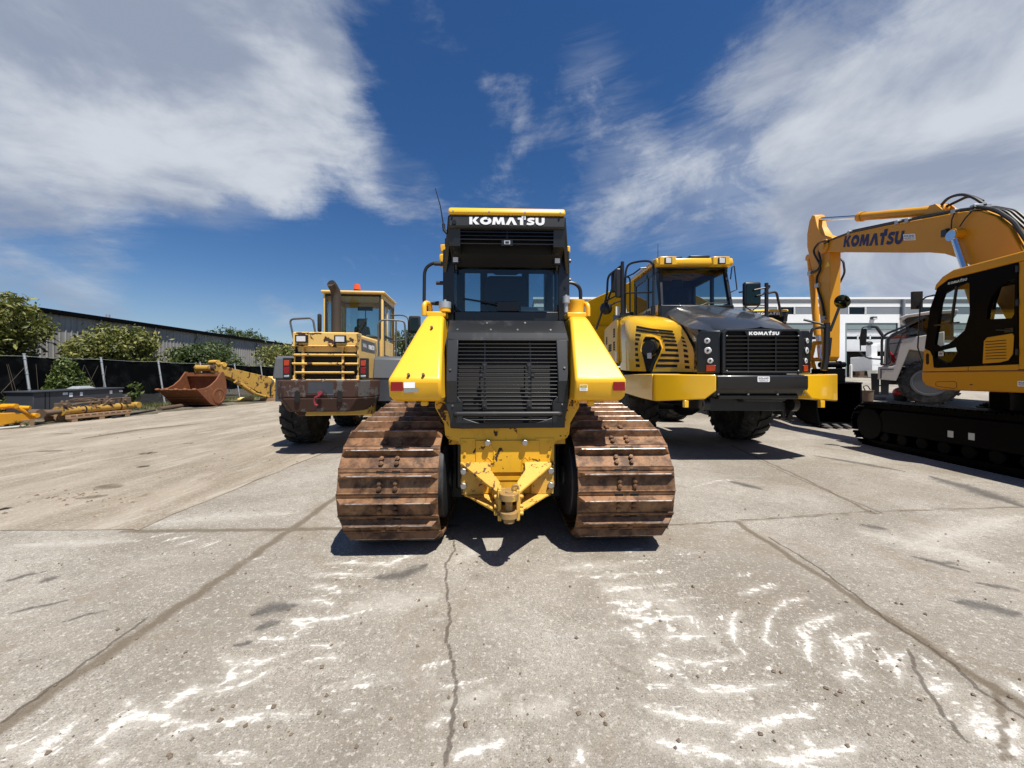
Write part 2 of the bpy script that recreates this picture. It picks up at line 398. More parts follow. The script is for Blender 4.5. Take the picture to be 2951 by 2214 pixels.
def lettering(mb, word, o, u, v, width, height, depth=.004, shear=0.0, mi=0, gap=.07):
    """word fills width x height from corner o along unit vectors u, v; raised by depth along u x v"""
    tot = sum(GLY[c][1] for c in word) + gap * (len(word) - 1); o = Vector(o); u = Vector(u).normalized(); v = Vector(v).normalized(); nrm = u.cross(v)
    x = 0.0
    for c in word:
        polys, w = GLY[c]
        for pl in polys:
            q = [o + u * ((x + a + shear * b) / tot * width) + v * (b * height) for a, b in pl]
            mb.loop_prism([p + nrm * .0005 for p in q], [p + nrm * depth for p in q], mi)
        x += w + gap
    return mb
def font_text(mb, text, o, u, v, width, height, depth=.003, mi=0, bold=.02):
    cu = bpy.data.curves.new("letters", 'FONT'); cu.body = text; cu.size = 1; cu.offset = bold; ob = bpy.data.objects.new("letters", cu); scene.collection.objects.link(ob)
    dg = bpy.context.evaluated_depsgraph_get(); me = ob.evaluated_get(dg).to_mesh()
    vs = [w.co.copy() for w in me.vertices]; fs = [tuple(p.vertices) for p in me.polygons]
    ob.evaluated_get(dg).to_mesh_clear(); bpy.data.objects.remove(ob); bpy.data.curves.remove(cu)
    x0 = min(w.x for w in vs); x1 = max(w.x for w in vs); y0 = min(w.y for w in vs); y1 = max(w.y for w in vs)
    o = Vector(o); u = Vector(u).normalized(); v = Vector(v).normalized(); nrm = u.cross(v)
    mb._add([o + u * ((w.x - x0) / (x1 - x0) * width) + v * ((w.y - y0) / (y1 - y0) * height) + nrm * depth for w in vs], fs, mi)
    return mb
def rrect(w, h, r, n=4):
    pts = []
    for cx, cy, a0 in ((w - r, h - r, 0), (r, h - r, 90), (r, r, 180), (w - r, r, 270)):
        for k in range(n + 1):
            a = R(a0 + 90 * k / n); pts.append((cx + r * math.cos(a), cy + r * math.sin(a)))
    return pts
def plate(mb, o, u, v, w, h, depth=.004, r=None, mi=0):
    o = Vector(o); u = Vector(u).normalized(); v = Vector(v).normalized(); nrm = u.cross(v); r = min(w, h) * .12 if r is None else r
    A = [o + u * a + v * b for a, b in rrect(w, h, r)]; mb.loop_prism(A, [p + nrm * depth for p in A], mi); return mb
def dealer_sign(th, o, u, v, w, h, parent=None):
    s_ = MB(); plate(s_, o, u, v, w, h, .008, h * .14)
    pl = th.part('dealer_plate', s_, 'decal_white', parent)
    o = Vector(o); u = Vector(u).normalized(); v = Vector(v).normalized(); t = MB()
    font_text(t, "ROLAND", o + u * w * .08 + v * h * .52, u, v, w * .84, h * .32, .0095)
    font_text(t, "MACHINERY CO.", o + u * w * .08 + v * h * .26, u, v, w * .84, h * .16, .0095)
    t.poly([o + u * (w * a) + v * (h * b) + u.cross(v) * .0095 for a, b in ((.15, .12), (.85, .12), (.85, .16), (.15, .16))])
    th.part('sign_lettering', t, 'decal_navy', pl, smooth=0); return pl
def make_wheel(th, c, r, w, parent=None, lugs=22, style='block', rim_mat='faded_yellow', side=1):
    """wheel with its axle along x: tyre (with tread blocks) and rim as sub-parts; side=+1 if the outer face looks to +x"""
    c = Vector(c); hw = w / 2; rr = r * .53
    t = MB(); prof = [(-hw * .72, rr), (-hw * .97, r * .66), (-hw, r * .80), (-hw * .90, r * .92), (-hw * .72, r * .955), (0, r * .965), (hw * .72, r * .955), (hw * .90, r * .92), (hw, r * .80), (hw * .97, r * .66), (hw * .72, rr)]
    t.lathe(prof, c, 'x', 48)
    for k in range(lugs):
        for sd in (-1, 1):
            a0 = 2 * math.pi * (k + (.25 if sd > 0 else -.25)) / lugs; da = 2 * math.pi / lugs
            def pt(ax, an, rad): return c + Vector((ax, rad * math.cos(an), rad * math.sin(an)))
            for (xa, xb, oa, ob, wd, ra, rb) in ((.06, .55, .40, .12, .28, .95, .95), (.55, .98, .12, -.12, .33, .95, .915)):
                p = []
                for top in (0, 1):
                    q = []
                    for xx, of, rd in ((xa, oa, ra), (xb, ob, rb)):
                        for sg in (-1, 1): q.append(pt(sd * hw * xx, a0 + da * (of + sg * wd), r * (rd if not top else rd + .05)))
                    p += [q[0], q[1], q[3], q[2]]
                t.hexa(p)
            p = []
            for (xx, rd) in ((.93, .92), (1.02, .80)):
                for sg in (-1, 1): p.append((sd * hw * xx, a0 + da * (-.12 + sg * .30), r * rd))
            inner = [pt(a[0], a[1], a[2]) for a in p]; outer = [pt(a[0] * 1.035, a[1], a[2] + r * .025) for a in p]
            t.hexa([inner[0], inner[1], inner[3], inner[2], outer[0], outer[1], outer[3], outer[2]])
    ax = MB(); ax.lathe([(-hw * .3, r * .2), (-hw * .25, r * .28), (hw * .25, r * .28), (hw * .3, r * .2)], c, 'x', 20)
    wh = th.part('wheel', ax, 'dusty_black', parent); th.part('tyre', t, 'tyre', wh, smooth=30)
    rm = MB(); s_ = side
    rm.lathe([(-s_ * hw * .70, rr * 1.02), (s_ * hw * .70, rr * 1.02), (s_ * hw * .74, rr * .98), (s_ * hw * .60, rr * .90), (s_ * hw * .25, rr * .84), (s_ * hw * .22, rr * .45), (s_ * hw * .40, rr * .42), (s_ * hw * .45, rr * .22), (s_ * hw * .45, .001)], c, 'x', 32)
    for k in range(12):
        a = 2 * math.pi * k / 12; q = c + Vector((s_ * hw * .22, rr * .66 * math.cos(a), rr * .66 * math.sin(a))); rm.bolt(q, (s_, 0, 0), .03, .03)
    th.part('rim', rm, rim_mat, wh); return wh
# ---------------------------------------------------------------- ground
def sstep(t): t = min(1, max(0, t)); return t * t * (3 - 2 * t)
def gz(x, y):
    """the lot is flat; past the machines on the right it climbs to the workshop"""
    t = min(1, max(0, (y - 12.5) / 22.5)); return 1.55 * (1 - (1 - t) ** 2) * sstep((x - 6.5) / 4.5)
def concrete_mat():
    m, t, b, o = new_mat('concrete'); co = obj_co(t)
    xy = t.node('ShaderNodeSeparateXYZ'); t.l.new(co, xy.inputs[0])
    big = t.noise(co, .55, 7, .62, .3); mid = t.noise(co, 2.2, 8, .68)
    c = t.mix(t.ramp(big, .34, .68), (.225, .199, .160), (.362, .332, .284))
    c = t.mix(t.ramp(mid, .5, .74, 0, .55), c, (.185, .160, .125))
    c = t.mix(t.ramp(t.noise(t.scale(co, .5, 2.2, 1), 1.5, 8, .7), .55, .75, 0, .5), c, (.43, .41, .375))
    # exposed aggregate: pale and dark stones in the worn paste
    v1 = t.node('ShaderNodeTexVoronoi'); t.put(v1.inputs['Vector'], co); v1.inputs['Scale'].default_value = 84
    sc = t.node('ShaderNodeSeparateColor'); t.l.new(v1.outputs['Color'], sc.inputs[0])
    stone = t.ramp(v1.outputs['Distance'], .30, .42, 1, 0)
    wear = t.ramp(t.noise(co, 1.1, 6, .6), .38, .62, .35, 1)
    lite = t.math('MULTIPLY', t.math('MULTIPLY', stone, t.ramp(sc.outputs[0], .30, .48)), wear)
    dark = t.math('MULTIPLY', t.math('MULTIPLY', stone, t.ramp(sc.outputs[1], .58, .72)), wear)
    c = t.mix(t.math('MULTIPLY', lite, .62), c, (.58, .55, .50))
    c = t.mix(t.math('MULTIPLY', dark, .75), c, (.085, .075, .064))
    c = t.mix(t.ramp(t.noise(co, 150, 4, .75), .42, .62, 0, .6), c, (.135, .122, .105))
    c = t.mix(t.ramp(t.noise(co, 8, 8, .74, .4), .48, .66, 0, .5), c, (.165, .148, .122))
    c = t.mix(t.ramp(t.noise(co, 34, 6, .75), .53, .66, 0, .6), c, (.56, .53, .48))
    # dirt dragged over the slab, soft brown clouds
    c = t.mix(t.ramp(t.noise(co, .8, 9, .74, .8), .50, .68, 0, .6), c, (.19, .150, .105))
    def field(nm):
        a = t.node('ShaderNodeAttribute'); a.attribute_name = nm; q = t.node('ShaderNodeSeparateColor'); t.l.new(a.outputs['Color'], q.inputs[0]); return q.outputs
    f1, f2 = field('wear_a'), field('wear_b')
    n1 = t.noise(co, 13, 9, .74, .5); n2 = t.noise(co, 95, 5, .8); n3 = t.noise(t.scale(co, .30, 1, 1), 40, 9, .80)
    soft = t.math('ADD', t.math('MULTIPLY', t.math('SUBTRACT', n1, .5), 1.5), t.math('MULTIPLY', t.math('SUBTRACT', n2, .5), .7))
    c = t.mix(t.math('MULTIPLY', t.ramp(t.math('ADD', f2[0], soft), .25, 1.1), .55), c, (.135, .108, .078))        # mud
    c = t.mix(t.math('MULTIPLY', t.ramp(t.math('ADD', f1[2], soft), .05, .9), .75), c, (.055, .052, .050))       # oil and rubber
    c = t.mix(t.math('MULTIPLY', t.ramp(t.math('ADD', f1[1], soft), .30, 1.3), .36), c, (.60, .575, .52))          # chalky dust
    sc_ = t.math('ADD', f1[0], t.math('ADD', t.math('MULTIPLY', t.math('SUBTRACT', n3, .5), 2.4), t.math('MULTIPLY', soft, .7)))
    c = t.mix(t.math('MULTIPLY', t.ramp(sc_, .62, .92), .82), c, (.60, .58, .54))                                   # grouser scrapes
    c = t.mix(t.math('MULTIPLY', t.ramp(t.math('ADD', f2[1], t.math('MULTIPLY', soft, .55)), .12, .75), .78), c, (.115, .090, .062))  # dirt in the joints
    ck = t.ramp(t.math('ADD', f2[2], t.math('MULTIPLY', t.math('SUBTRACT', n2, .5), .25)), .72, .88)
    c = t.mix(t.math('MULTIPLY', ck, .72), c, (.06, .046, .034))                                                   # cracks
    t.put(b.inputs['Base Color'], c); b.inputs['Roughness'].default_value = .9; b.inputs['Specular IOR Level'].default_value = .25
    h = t.math('ADD', t.math('MULTIPLY', t.noise(co, 90, 5, .7), .6), t.math('MULTIPLY', stone, .3))
    bump(t, b, h, .006, .8)
concrete_mat()
def lane_mat():
    m, t, b, o = new_mat('dusty_lane'); co = obj_co(t)
    st = t.scale(co, .9, .28, 1)
    c = t.mix(t.ramp(t.noise(st, 1.2, 8, .65, .5), .36, .68), (.195, .162, .118), (.305, .262, .205))
    c = t.mix(t.ramp(t.noise(t.scale(co, 1.6, .22, 1), 2.6, 9, .74, .6), .50, .70, 0, .65), c, (.40, .37, .32))
    c = t.mix(t.ramp(t.noise(co, 1.3, 9, .72, .6), .58, .70, 0, .75), c, (.13, .088, .056))
    c = t.mix(t.ramp(t.noise(co, 42, 6, .78), .5, .64, 0, .6), c, (.44, .41, .36))
    c = t.mix(t.ramp(t.noise(co, 120, 4, .7), .55, .7, 0, .4), c, (.12, .10, .08))
    t.put(b.inputs['Base Color'], c); b.inputs['Roughness'].default_value = .92; b.inputs['Specular IOR Level'].default_value = .2
    bump(t, b, t.noise(co, 70, 6, .7), .006, .7)
lane_mat()
def verge_mat():
    m, t, b, o = new_mat('verge'); co = obj_co(t)
    c = t.mix(t.ramp(t.noise(co, 1.0, 8, .7), .4, .65), (.055, .05, .03), (.15, .12, .08))
    c = t.mix(t.ramp(t.noise(co, 14, 6, .7), .55, .68, 0, .6), c, (.25, .22, .17))
    t.put(b.inputs['Base Color'], c); b.inputs['Roughness'].default_value = .95; bump(t, b, t.noise(co, 20, 6, .7), .03, .8)
verge_mat()
g_ = MB()
xs = [-400, -120, -60, -30, -15, -8, -4, 0, 3, 5, 6.5, 7.5, 8.5, 9.5, 10.5, 11, 14, 18, 24, 32, 45, 60, 120, 400]
ys = [-60, -20, -8, 0, 2, 4, 6, 8, 10, 11.5, 12.5, 14, 15.5, 17, 19, 21, 24, 27, 31, 35, 45, 80, 200, 600]
g_.grid([[(x, y, gz(x, y)) for x in xs] for y in ys])
structure('ground', g_, 'concrete', smooth=60)
ln = MB()
def jag(x, y, k=0): return (x + .03 * math.sin(y * 5.1 + k) + .02 * math.sin(y * 13), y, .009)
edge = [jag(-3.92 - .01 * (y - 4), y) for y in np.linspace(3.98, 48, 90)]
front = [(x, 3.98 + .05 * math.sin(x * 1.3) - .012 * (x + 4) + .02 * math.sin(x * 7), .009) for x in np.linspace(-40, -3.95, 60)]
ln.poly(front + edge + [(-40, 48, .009)])
structure('road', ln, 'dusty_lane', smooth=0)
vg = MB(); rows = []
for y in np.linspace(3, 60, 120):
    w = .22 * math.sin(y * 1.7) + .15 * math.sin(y * 4.3)
    rows.append([(-40, y, .05), (-22, y, .12), (-17.5, y, .06 + .03 * math.sin(y * 3)), (-15.75 + w * .6, y, .018), (-15.35 + w, y, .013)])
vg.grid(rows); structure('verge', vg, 'verge', smooth=60)

# marks lying on the slab: thin sheets with ragged edges (world-sized strokes)
def mark_mat(name, col, lo, hi, scale, strength=1.0, stretch=1.0):
    m, t, b, o = new_mat(name)
    uvn = t.node('ShaderNodeUVMap'); uvn.uv_map = 'UVMap'
    s = t.node('ShaderNodeSeparateXYZ'); t.l.new(uvn.outputs[0], s.inputs[0])
    fall = t.math('SUBTRACT', 1, t.math('POWER', t.math('ABSOLUTE', t.math('SUBTRACT', t.math('MULTIPLY', s.outputs[1], 2), 1)), 1.6))
    co = obj_co(t)
    n = t.math('ADD', t.math('MULTIPLY', t.noise(co, scale, 8, .72, .3), .5), t.math('ADD', t.math('MULTIPLY', t.noise(co, scale * .22, 5, .6), .25), t.math('MULTIPLY', t.noise(co, 120, 5, .8), .25)))
    a = t.ramp(t.math('ADD', t.math('MULTIPLY', fall, .6), n), lo, hi, 0, strength)
    t.put(b.inputs['Base Color'], t.mix(t.noise(co, 70, 3), tuple(x * .8 for x in col), col)); b.inputs['Roughness'].default_value = .95
    b.inputs['Specular IOR Level'].default_value = .2
    t.put(b.inputs['Alpha'], a)
mark_mat('mud_smear', (.15, .115, .08), .64, 1.25, 12, .6)
class Marks:
    def __init__(s): s.v = []; s.f = []; s.uv = []
    def stroke(s, pts, w, z=.008):
        """pts: ground points; w: full width in metres (number or per point)"""
        n = len(pts); ws = w if isinstance(w, (list, tuple)) else [w] * n; o = len(s.v)
        for i, p in enumerate(pts):
            a = Vector(pts[max(i - 1, 0)]); b = Vector(pts[min(i + 1, n - 1)]); t = (b - a); t.z = 0; t.normalize(); nn = Vector((-t.y, t.x, 0)) * ws[i] / 2
            for sg in (-1, 1): s.v.append((p[0] + nn.x * sg, p[1] + nn.y * sg, z + gz(p[0], p[1])))
        for i in range(n - 1):
            s.f.append((o + 2 * i, o + 2 * i + 2, o + 2 * i + 3, o + 2 * i + 1)); s.uv += [(i / n, 0), ((i + 1) / n, 0), ((i + 1) / n, 1), (i / n, 1)]
    def build(s, name, mat):
        me = bpy.data.meshes.new(name); me.from_pydata(s.v, [], s.f); me.materials.append(MATS[mat])
        u = me.uv_layers.new(name='UVMap')
        for i, c in enumerate(s.uv): u.data[i].uv = c
        ob = bpy.data.objects.new(name, me); scene.collection.objects.link(ob); ob['kind'] = 'structure'; return ob
# wear of the near slab, kept as fields on a fine sheet of the pavement: how close each point is to a scrape, joint, crack or stain
gy = [1.22]
while gy[-1] < 10.5: gy.append(gy[-1] * 1.0115)
gy = np.array(gy); gx = np.linspace(-9.2, 9.2, 1473); GX, GY = np.meshgrid(gx, gy)
WEAR = {k: np.full(GX.shape, -1.0) for k in ('scrape', 'dust', 'oil', 'mud', 'joint', 'crack')}
class Field:
    def __init__(s, key, rad=None, lift=1.0): s.k = key; s.rad = rad; s.lift = lift; s.f = []
    def stroke(s, pts, w, z=0):
        ws = w if isinstance(w, (list, tuple)) else [w] * len(pts); F = WEAR[s.k]
        for i in range(len(pts) - 1):
            a, b = pts[i], pts[i + 1]; ra, rb = (ws[i] / 2, ws[i + 1] / 2) if s.rad is None else (s.rad, s.rad); m = max(ra, rb) * 2 + .02
            x0, x1 = np.searchsorted(gx, [min(a[0], b[0]) - m, max(a[0], b[0]) + m]); y0, y1 = np.searchsorted(gy, [min(a[1], b[1]) - m, max(a[1], b[1]) + m])
            if x1 <= x0 or y1 <= y0: continue
            px, py = GX[y0:y1, x0:x1], GY[y0:y1, x0:x1]; dx, dy = b[0] - a[0], b[1] - a[1]; L2 = dx * dx + dy * dy + 1e-9
            t_ = np.clip(((px - a[0]) * dx + (py - a[1]) * dy) / L2, 0, 1); d = np.hypot(px - a[0] - t_ * dx, py - a[1] - t_ * dy)
            F[y0:y1, x0:x1] = np.maximum(F[y0:y1, x0:x1], s.lift * (1 - d / np.maximum(ra + (rb - ra) * t_, .004)))
def fine(pts, n=14, jit=0.0):
    out = []
    for i in range(len(pts) - 1):
        for k in range(n): out.append(Vector(pts[i]).lerp(Vector(pts[i + 1]), k / n))
    out.append(Vector(pts[-1]))
    if jit:
        r_ = random.Random(len(out) * 7 + int(abs(out[0].x) * 100)); ph = r_.random() * 9
        for i, p in enumerate(out): p.x += jit * (math.sin(i * .7 + ph) + .6 * math.sin(i * 1.9 + ph)); p.y += jit * .6 * math.sin(i * 1.1 + ph * 2)
    return out
def taper(n, w, a=.35, b=.35):
    out = []
    for i in range(n):
        t = i / (n - 1); k = 1.0
        if t < .3: k = a + (1 - a) * t / .3
        if t > .7: k = b + (1 - b) * (1 - t) / .3
        out.append(w * k)
    return out
def LA(x, y): return (x * .5002, 899.5 + y * .5002)       # readings from an enlarged left half of the foreground
def RA(x, y): return (1106.4 + x * .5002, 899.5 + y * .5002)
scr = Field('scrape'); halo = Field('dust')
def scrape(conv, pts, w, a=.3, b=.3):
    q = fine([G(*conv(*p)) for p in pts], 8, .004); scr.stroke(q, taper(len(q), w * 1.35, .15, .15)); halo.stroke(q, taper(len(q), w * 3.4, .4, .4), .005)
    rr = random.Random(int(abs(q[0].x * 997) + q[0].y * 131)); n = len(q)
    for k in range(5):
        i0 = rr.randrange(0, max(1, n - 6)); i1 = min(n, i0 + rr.randrange(5, max(6, n))); seg = q[i0:i1]
        if len(seg) < 4: continue
        t_ = (seg[-1] - seg[0]).normalized(); off = Vector((-t_.y, t_.x, 0)) * w * rr.uniform(-1.3, 1.3) + t_ * w * rr.uniform(-1, 1); scr.stroke([p + off for p in seg], taper(len(seg), w * rr.uniform(.15, .5), .2, .2), .0085 + .0004 * k)
for pts, w in [([(640, 528), (760, 500)], .05), ([(700, 545), (830, 515)], .05), ([(760, 560), (860, 530)], .04), ([(870, 570), (960, 535)], .04), ([(1020, 640), (1130, 610)], .05), ([(1150, 655), (1215, 640)], .04),
    ([(1400, 640), (1500, 636), (1640, 632)], .055), ([(1340, 690), (1480, 682), (1620, 690)], .075), ([(1320, 740), (1400, 738), (1480, 756)], .07), ([(1560, 640), (1680, 640), (1800, 590)], .10),
    ([(1250, 805), (1400, 800), (1440, 825)], .07), ([(1230, 880), (1330, 880), (1470, 875), (1640, 820)], .07), ([(1260, 890), (1340, 915)], .10), ([(1060, 955), (1180, 970), (1300, 950)], .045),
    ([(945, 1045), (1010, 1070), (1130, 1065), (1260, 1020)], .06), ([(1320, 1060), (1480, 1040)], .045), ([(970, 1150), (1040, 1110), (1100, 1095)], .08), ([(870, 1185), (960, 1190), (1100, 1140), (1180, 1090)], .045),
    ([(720, 1260), (800, 1200), (880, 1185)], .10), ([(550, 1260), (570, 1230)], .05), ([(400, 1430), (520, 1320), (620, 1290), (700, 1320)], .12), ([(560, 1270), (640, 1300), (830, 1330)], .05),
    ([(700, 1400), (800, 1350), (1000, 1320), (1130, 1290)], .045), ([(120, 1510), (200, 1420), (330, 1330)], .12), ([(960, 1320), (1110, 1300), (1340, 1290)], .055), ([(850, 1480), (980, 1470), (1120, 1478)], .035),
    ([(1480, 1270), (1530, 1270)], .04), ([(1800, 1095), (1950, 1055)], .03), ([(1870, 1185), (2100, 1140)], .03), ([(1840, 1340), (1960, 1300)], .05), ([(1930, 1480), (2100, 1430), (2212, 1400)], .08),
    ([(1840, 885), (1920, 880)], .03), ([(1480, 1150), (1600, 1130)], .03), ([(420, 1500), (500, 1470)], .07), ([(20, 1440), (60, 1425)], .06), ([(1000, 1090), (990, 1150)], .05), ([(1400, 760), (1560, 760)], .05),
    ([(1300, 1000), (1500, 985)], .03), ([(1400, 1180), (1700, 1150)], .025)]:
    scrape(LA, pts, w)
for pts, w in [([(460, 585), (570, 580)], .035), ([(455, 635), (590, 628)], .04), ([(380, 690), (520, 682)], .045), ([(520, 685), (740, 665)], .03), ([(390, 760), (470, 745), (590, 738)], .11), ([(620, 740), (710, 722)], .05),
    ([(420, 860), (500, 830), (600, 805), (820, 785)], .05), ([(440, 850), (600, 880), (800, 862)], .10), ([(460, 930), (560, 895), (700, 875)], .05), ([(430, 810), (520, 800)], .10), ([(620, 960), (720, 960), (850, 950)], .08), ([(880, 945), (970, 938)], .025),
    ([(980, 775), (1060, 755), (1155, 728)], .06), ([(950, 700), (1060, 675)], .03), ([(975, 840), (945, 890), (965, 990)], .075), ([(1280, 785), (1200, 800), (1120, 840)], .05), ([(1150, 830), (1100, 900), (1095, 975), (1140, 1010)], .05),
    ([(1410, 855), (1340, 880), (1220, 920)], .075), ([(1225, 920), (1270, 960), (1290, 1060)], .09), ([(1555, 930), (1480, 960), (1380, 990)], .085), ([(1390, 940), (1440, 1000), (1460, 1080)], .09), ([(1420, 1140), (1470, 1110), (1530, 1150)], .10),
    ([(1590, 1000), (1650, 1070), (1680, 1160)], .06), ([(1710, 1010), (1640, 1070), (1590, 1070)], .06), ([(1760, 1030), (1830, 1100)], .03), ([(1800, 1190), (1900, 1160)], .12), ([(2150, 1150), (2212, 1210)], .08), ([(2000, 1370), (2120, 1300)], .18), ([(2060, 1400), (2180, 1330)], .16),
    ([(640, 1050), (740, 1055), (830, 1075), (1000, 1040)], .065), ([(750, 1165), (820, 1185), (960, 1190), (1180, 1150)], .065), ([(580, 1165), (720, 1170)], .04), ([(545, 1250), (680, 1290), (860, 1320), (1020, 1330)], .07),
    ([(950, 1385), (1080, 1330), (1310, 1280)], .07), ([(1260, 1270), (1330, 1255)], .03), ([(590, 1400), (760, 1440), (1000, 1490)], .09), ([(1060, 1490), (1240, 1490), (1510, 1430)], .10), ([(1270, 1380), (1280, 1430)], .05), ([(290, 1440), (300, 1500)], .06),
    ([(660, 860), (680, 930)], .035), ([(800, 870), (805, 940)], .03), ([(470, 700), (380, 698)], .03), ([(320, 640), (330, 650)], .12), ([(770, 310), (880, 280), (1010, 275)], .05), ([(500, 920), (560, 970)], .10), ([(1250, 940), (1330, 900)], .05), ([(620, 800), (560, 830), (520, 860)], .09),
    ([(600, 1060), (680, 1090)], .14), ([(1450, 985), (1480, 1050)], .08), ([(980, 1000), (1010, 1040)], .03), ([(1130, 1060), (1090, 1100)], .02), ([(1880, 1000), (1930, 1040)], .03), ([(240, 700), (420, 690)], .025), ([(700, 600), (820, 590)], .02)]:
    scrape(RA, pts, w)
dus = Field('dust')
for conv, pts, w in [(LA, [(620, 470), (900, 440), (1250, 420)], .9), (LA, [(1500, 830), (1900, 780)], .7), (LA, [(60, 560), (600, 540)], .5), (LA, [(1960, 640), (2080, 560)], .3), (RA, [(380, 720), (700, 820), (900, 1000)], .6), (RA, [(200, 660), (500, 640)], .4), (RA, [(1500, 500), (2100, 640)], 1.0), (RA, [(1700, 560), (2200, 430)], .8), (LA, [(420, 1400), (800, 1250)], .35), (RA, [(0, 1280), (240, 1240)], .3), (RA, [(1950, 1360), (2212, 1330)], .3), (LA, [(1900, 1250), (2200, 1180)], .25)]:
    q = fine([G(*conv(*p)) for p in pts], 10); dus.stroke(q, taper(len(q), w, .2, .2), .006)
jnt = Field('joint')
for pts, w in [([(-2.32, .5, 0), (-2.33, 1.9, 0), (-2.30, 3.0, 0), (-2.31, 4.0, 0), (-2.33, 9, 0)], .17), ([(2.47, .5, 0), (2.47, 2.2, 0), (2.46, 4.25, 0)], .12), ([(-4.0, 3.97, 0), (-2.3, 4.02, 0), (-.6, 4.12, 0)], .16), ([(1.6, 4.12, 0), (2.47, 4.26, 0), (4.2, 4.55, 0), (6.3, 4.72, 0), (9, 5.0, 0)], .09), ([(4.22, 4.5, 0), (4.6, 6.2, 0), (4.85, 7.7, 0), (5.1, 9, 0)], .09), ([(2.5, 2.0, 0), (2.35, 1.85, 0), (2.05, 1.6, 0)], .05), ([(-3.93, 4, 0), (-3.95, 12, 0)], .06)]:
    q = fine(pts, 30, .012); jnt.stroke(q, w * .9, .010)
crk = Field('crack', .05)
for pts, w in [([LA(1955, 520), LA(1965, 580), LA(1925, 640), LA(1930, 760), LA(1945, 880), LA(1925, 960), LA(1955, 1060), LA(1970, 1180), LA(1955, 1300), LA(1945, 1400), LA(1920, 1510)], .024), ([LA(0, 1330), LA(200, 1190), LA(420, 1030), LA(640, 870)], .035), ([RA(1100, 520), RA(1300, 640), RA(1500, 790), RA(1640, 900), RA(1740, 960), RA(1900, 1070), RA(2010, 1180), RA(2212, 1310)], .032),
    ([RA(1715, 1010), RA(1745, 1110), RA(1860, 1290), RA(1960, 1410)], .018), ([RA(1060, 190), RA(1300, 300), RA(1600, 420)], .04), ([RA(960, 450), RA(1200, 440), RA(1600, 420), RA(2100, 400)], .025)]:
    q = fine([G(*p) for p in pts], 14, .006); crk.stroke(q, w, .012)
oil = Field('oil')
for conv, pts, w in [(LA, [(1090, 860), (1180, 830), (1290, 820)], .22), (LA, [(1100, 920), (1200, 890)], .12), (LA, [(1610, 700), (1740, 690), (1850, 640)], .22), (LA, [(1000, 1000), (1090, 975)], .06), (LA, [(0, 720), (200, 670)], .10), (LA, [(180, 715), (240, 700)], .13), (LA, [(20, 860), (320, 790)], .06), (RA, [(1850, 640), (1920, 632)], .10), (RA, [(1800, 260), (2000, 320), (2212, 395)], .5), (RA, [(1300, 170), (1700, 240)], .35), (RA, [(1900, 800), (2212, 860)], .25), (RA, [(1500, 470), (1620, 490)], .2), (RA, [(930, 280), (1090, 320)], .25), (LA, [(230, 900), (500, 830)], .05), (RA, [(1700, 600), (2000, 680)], .12), (RA, [(2000, 720), (2212, 760)], .12)]:
    q = fine([G(*conv(*p)) for p in pts], 10, .01); oil.stroke(q, taper(len(q), w, .2, .2), .014)
mud = Field('mud'); mud2 = Marks()
for conv, pts, w in [(LA, [(600, 165), (680, 160)], .5), (LA, [(790, 122), (840, 118)], .25), (LA, [(420, 305), (520, 310)], .45), (LA, [(330, 360), (470, 345)], .3), (LA, [(590, 225), (650, 215)], .3), (LA, [(160, 155), (270, 150)], .35), (LA, [(210, 80), (320, 75)], .3), (LA, [(0, 410), (30, 400)], .2), (LA, [(350, 100), (600, 60), (900, 30)], .5), (RA, [(372, 1000), (420, 1065), (500, 1105), (600, 1135)], .06), (LA, [(780, 1490), (850, 1470)], .05), (LA, [(1600, 1230), (1680, 1160)], .05), (RA, [(1000, 300), (1110, 310)], .3), (RA, [(1960, 1100), (2200, 1250)], .12), (RA, [(1040, 1190), (1060, 1260)], .05)]:
    q = fine([G(*conv(*p)) for p in pts], 10, .01); (mud2 if q[0].x < -4 else mud).stroke(q, taper(len(q), w, .3, .3), .016)
mud2.build('mud_smears', 'mud_smear')
pm = bpy.data.meshes.new('pavement'); ny_, nx_ = GX.shape
pm.from_pydata(np.stack([GX.ravel(), GY.ravel(), np.array([gz(x, y) for x, y in zip(GX.ravel(), GY.ravel())]) + .004], 1).tolist(), [], [(i * nx_ + k, i * nx_ + k + 1, (i + 1) * nx_ + k + 1, (i + 1) * nx_ + k) for i in range(ny_ - 1) for k in range(nx_ - 1)])
for nm, ks in (('wear_a', ('scrape', 'dust', 'oil')), ('wear_b', ('mud', 'joint', 'crack'))):
    at_ = pm.attributes.new(nm, 'FLOAT_COLOR', 'POINT'); at_.data.foreach_set('color', np.stack([np.clip(WEAR[k].ravel(), -1, 1) for k in ks] + [np.ones(GX.size)], 1).astype(np.float32).ravel())
pm.materials.append(MATS['concrete']); po = bpy.data.objects.new('pavement', pm); scene.collection.objects.link(po); po['kind'] = 'structure'
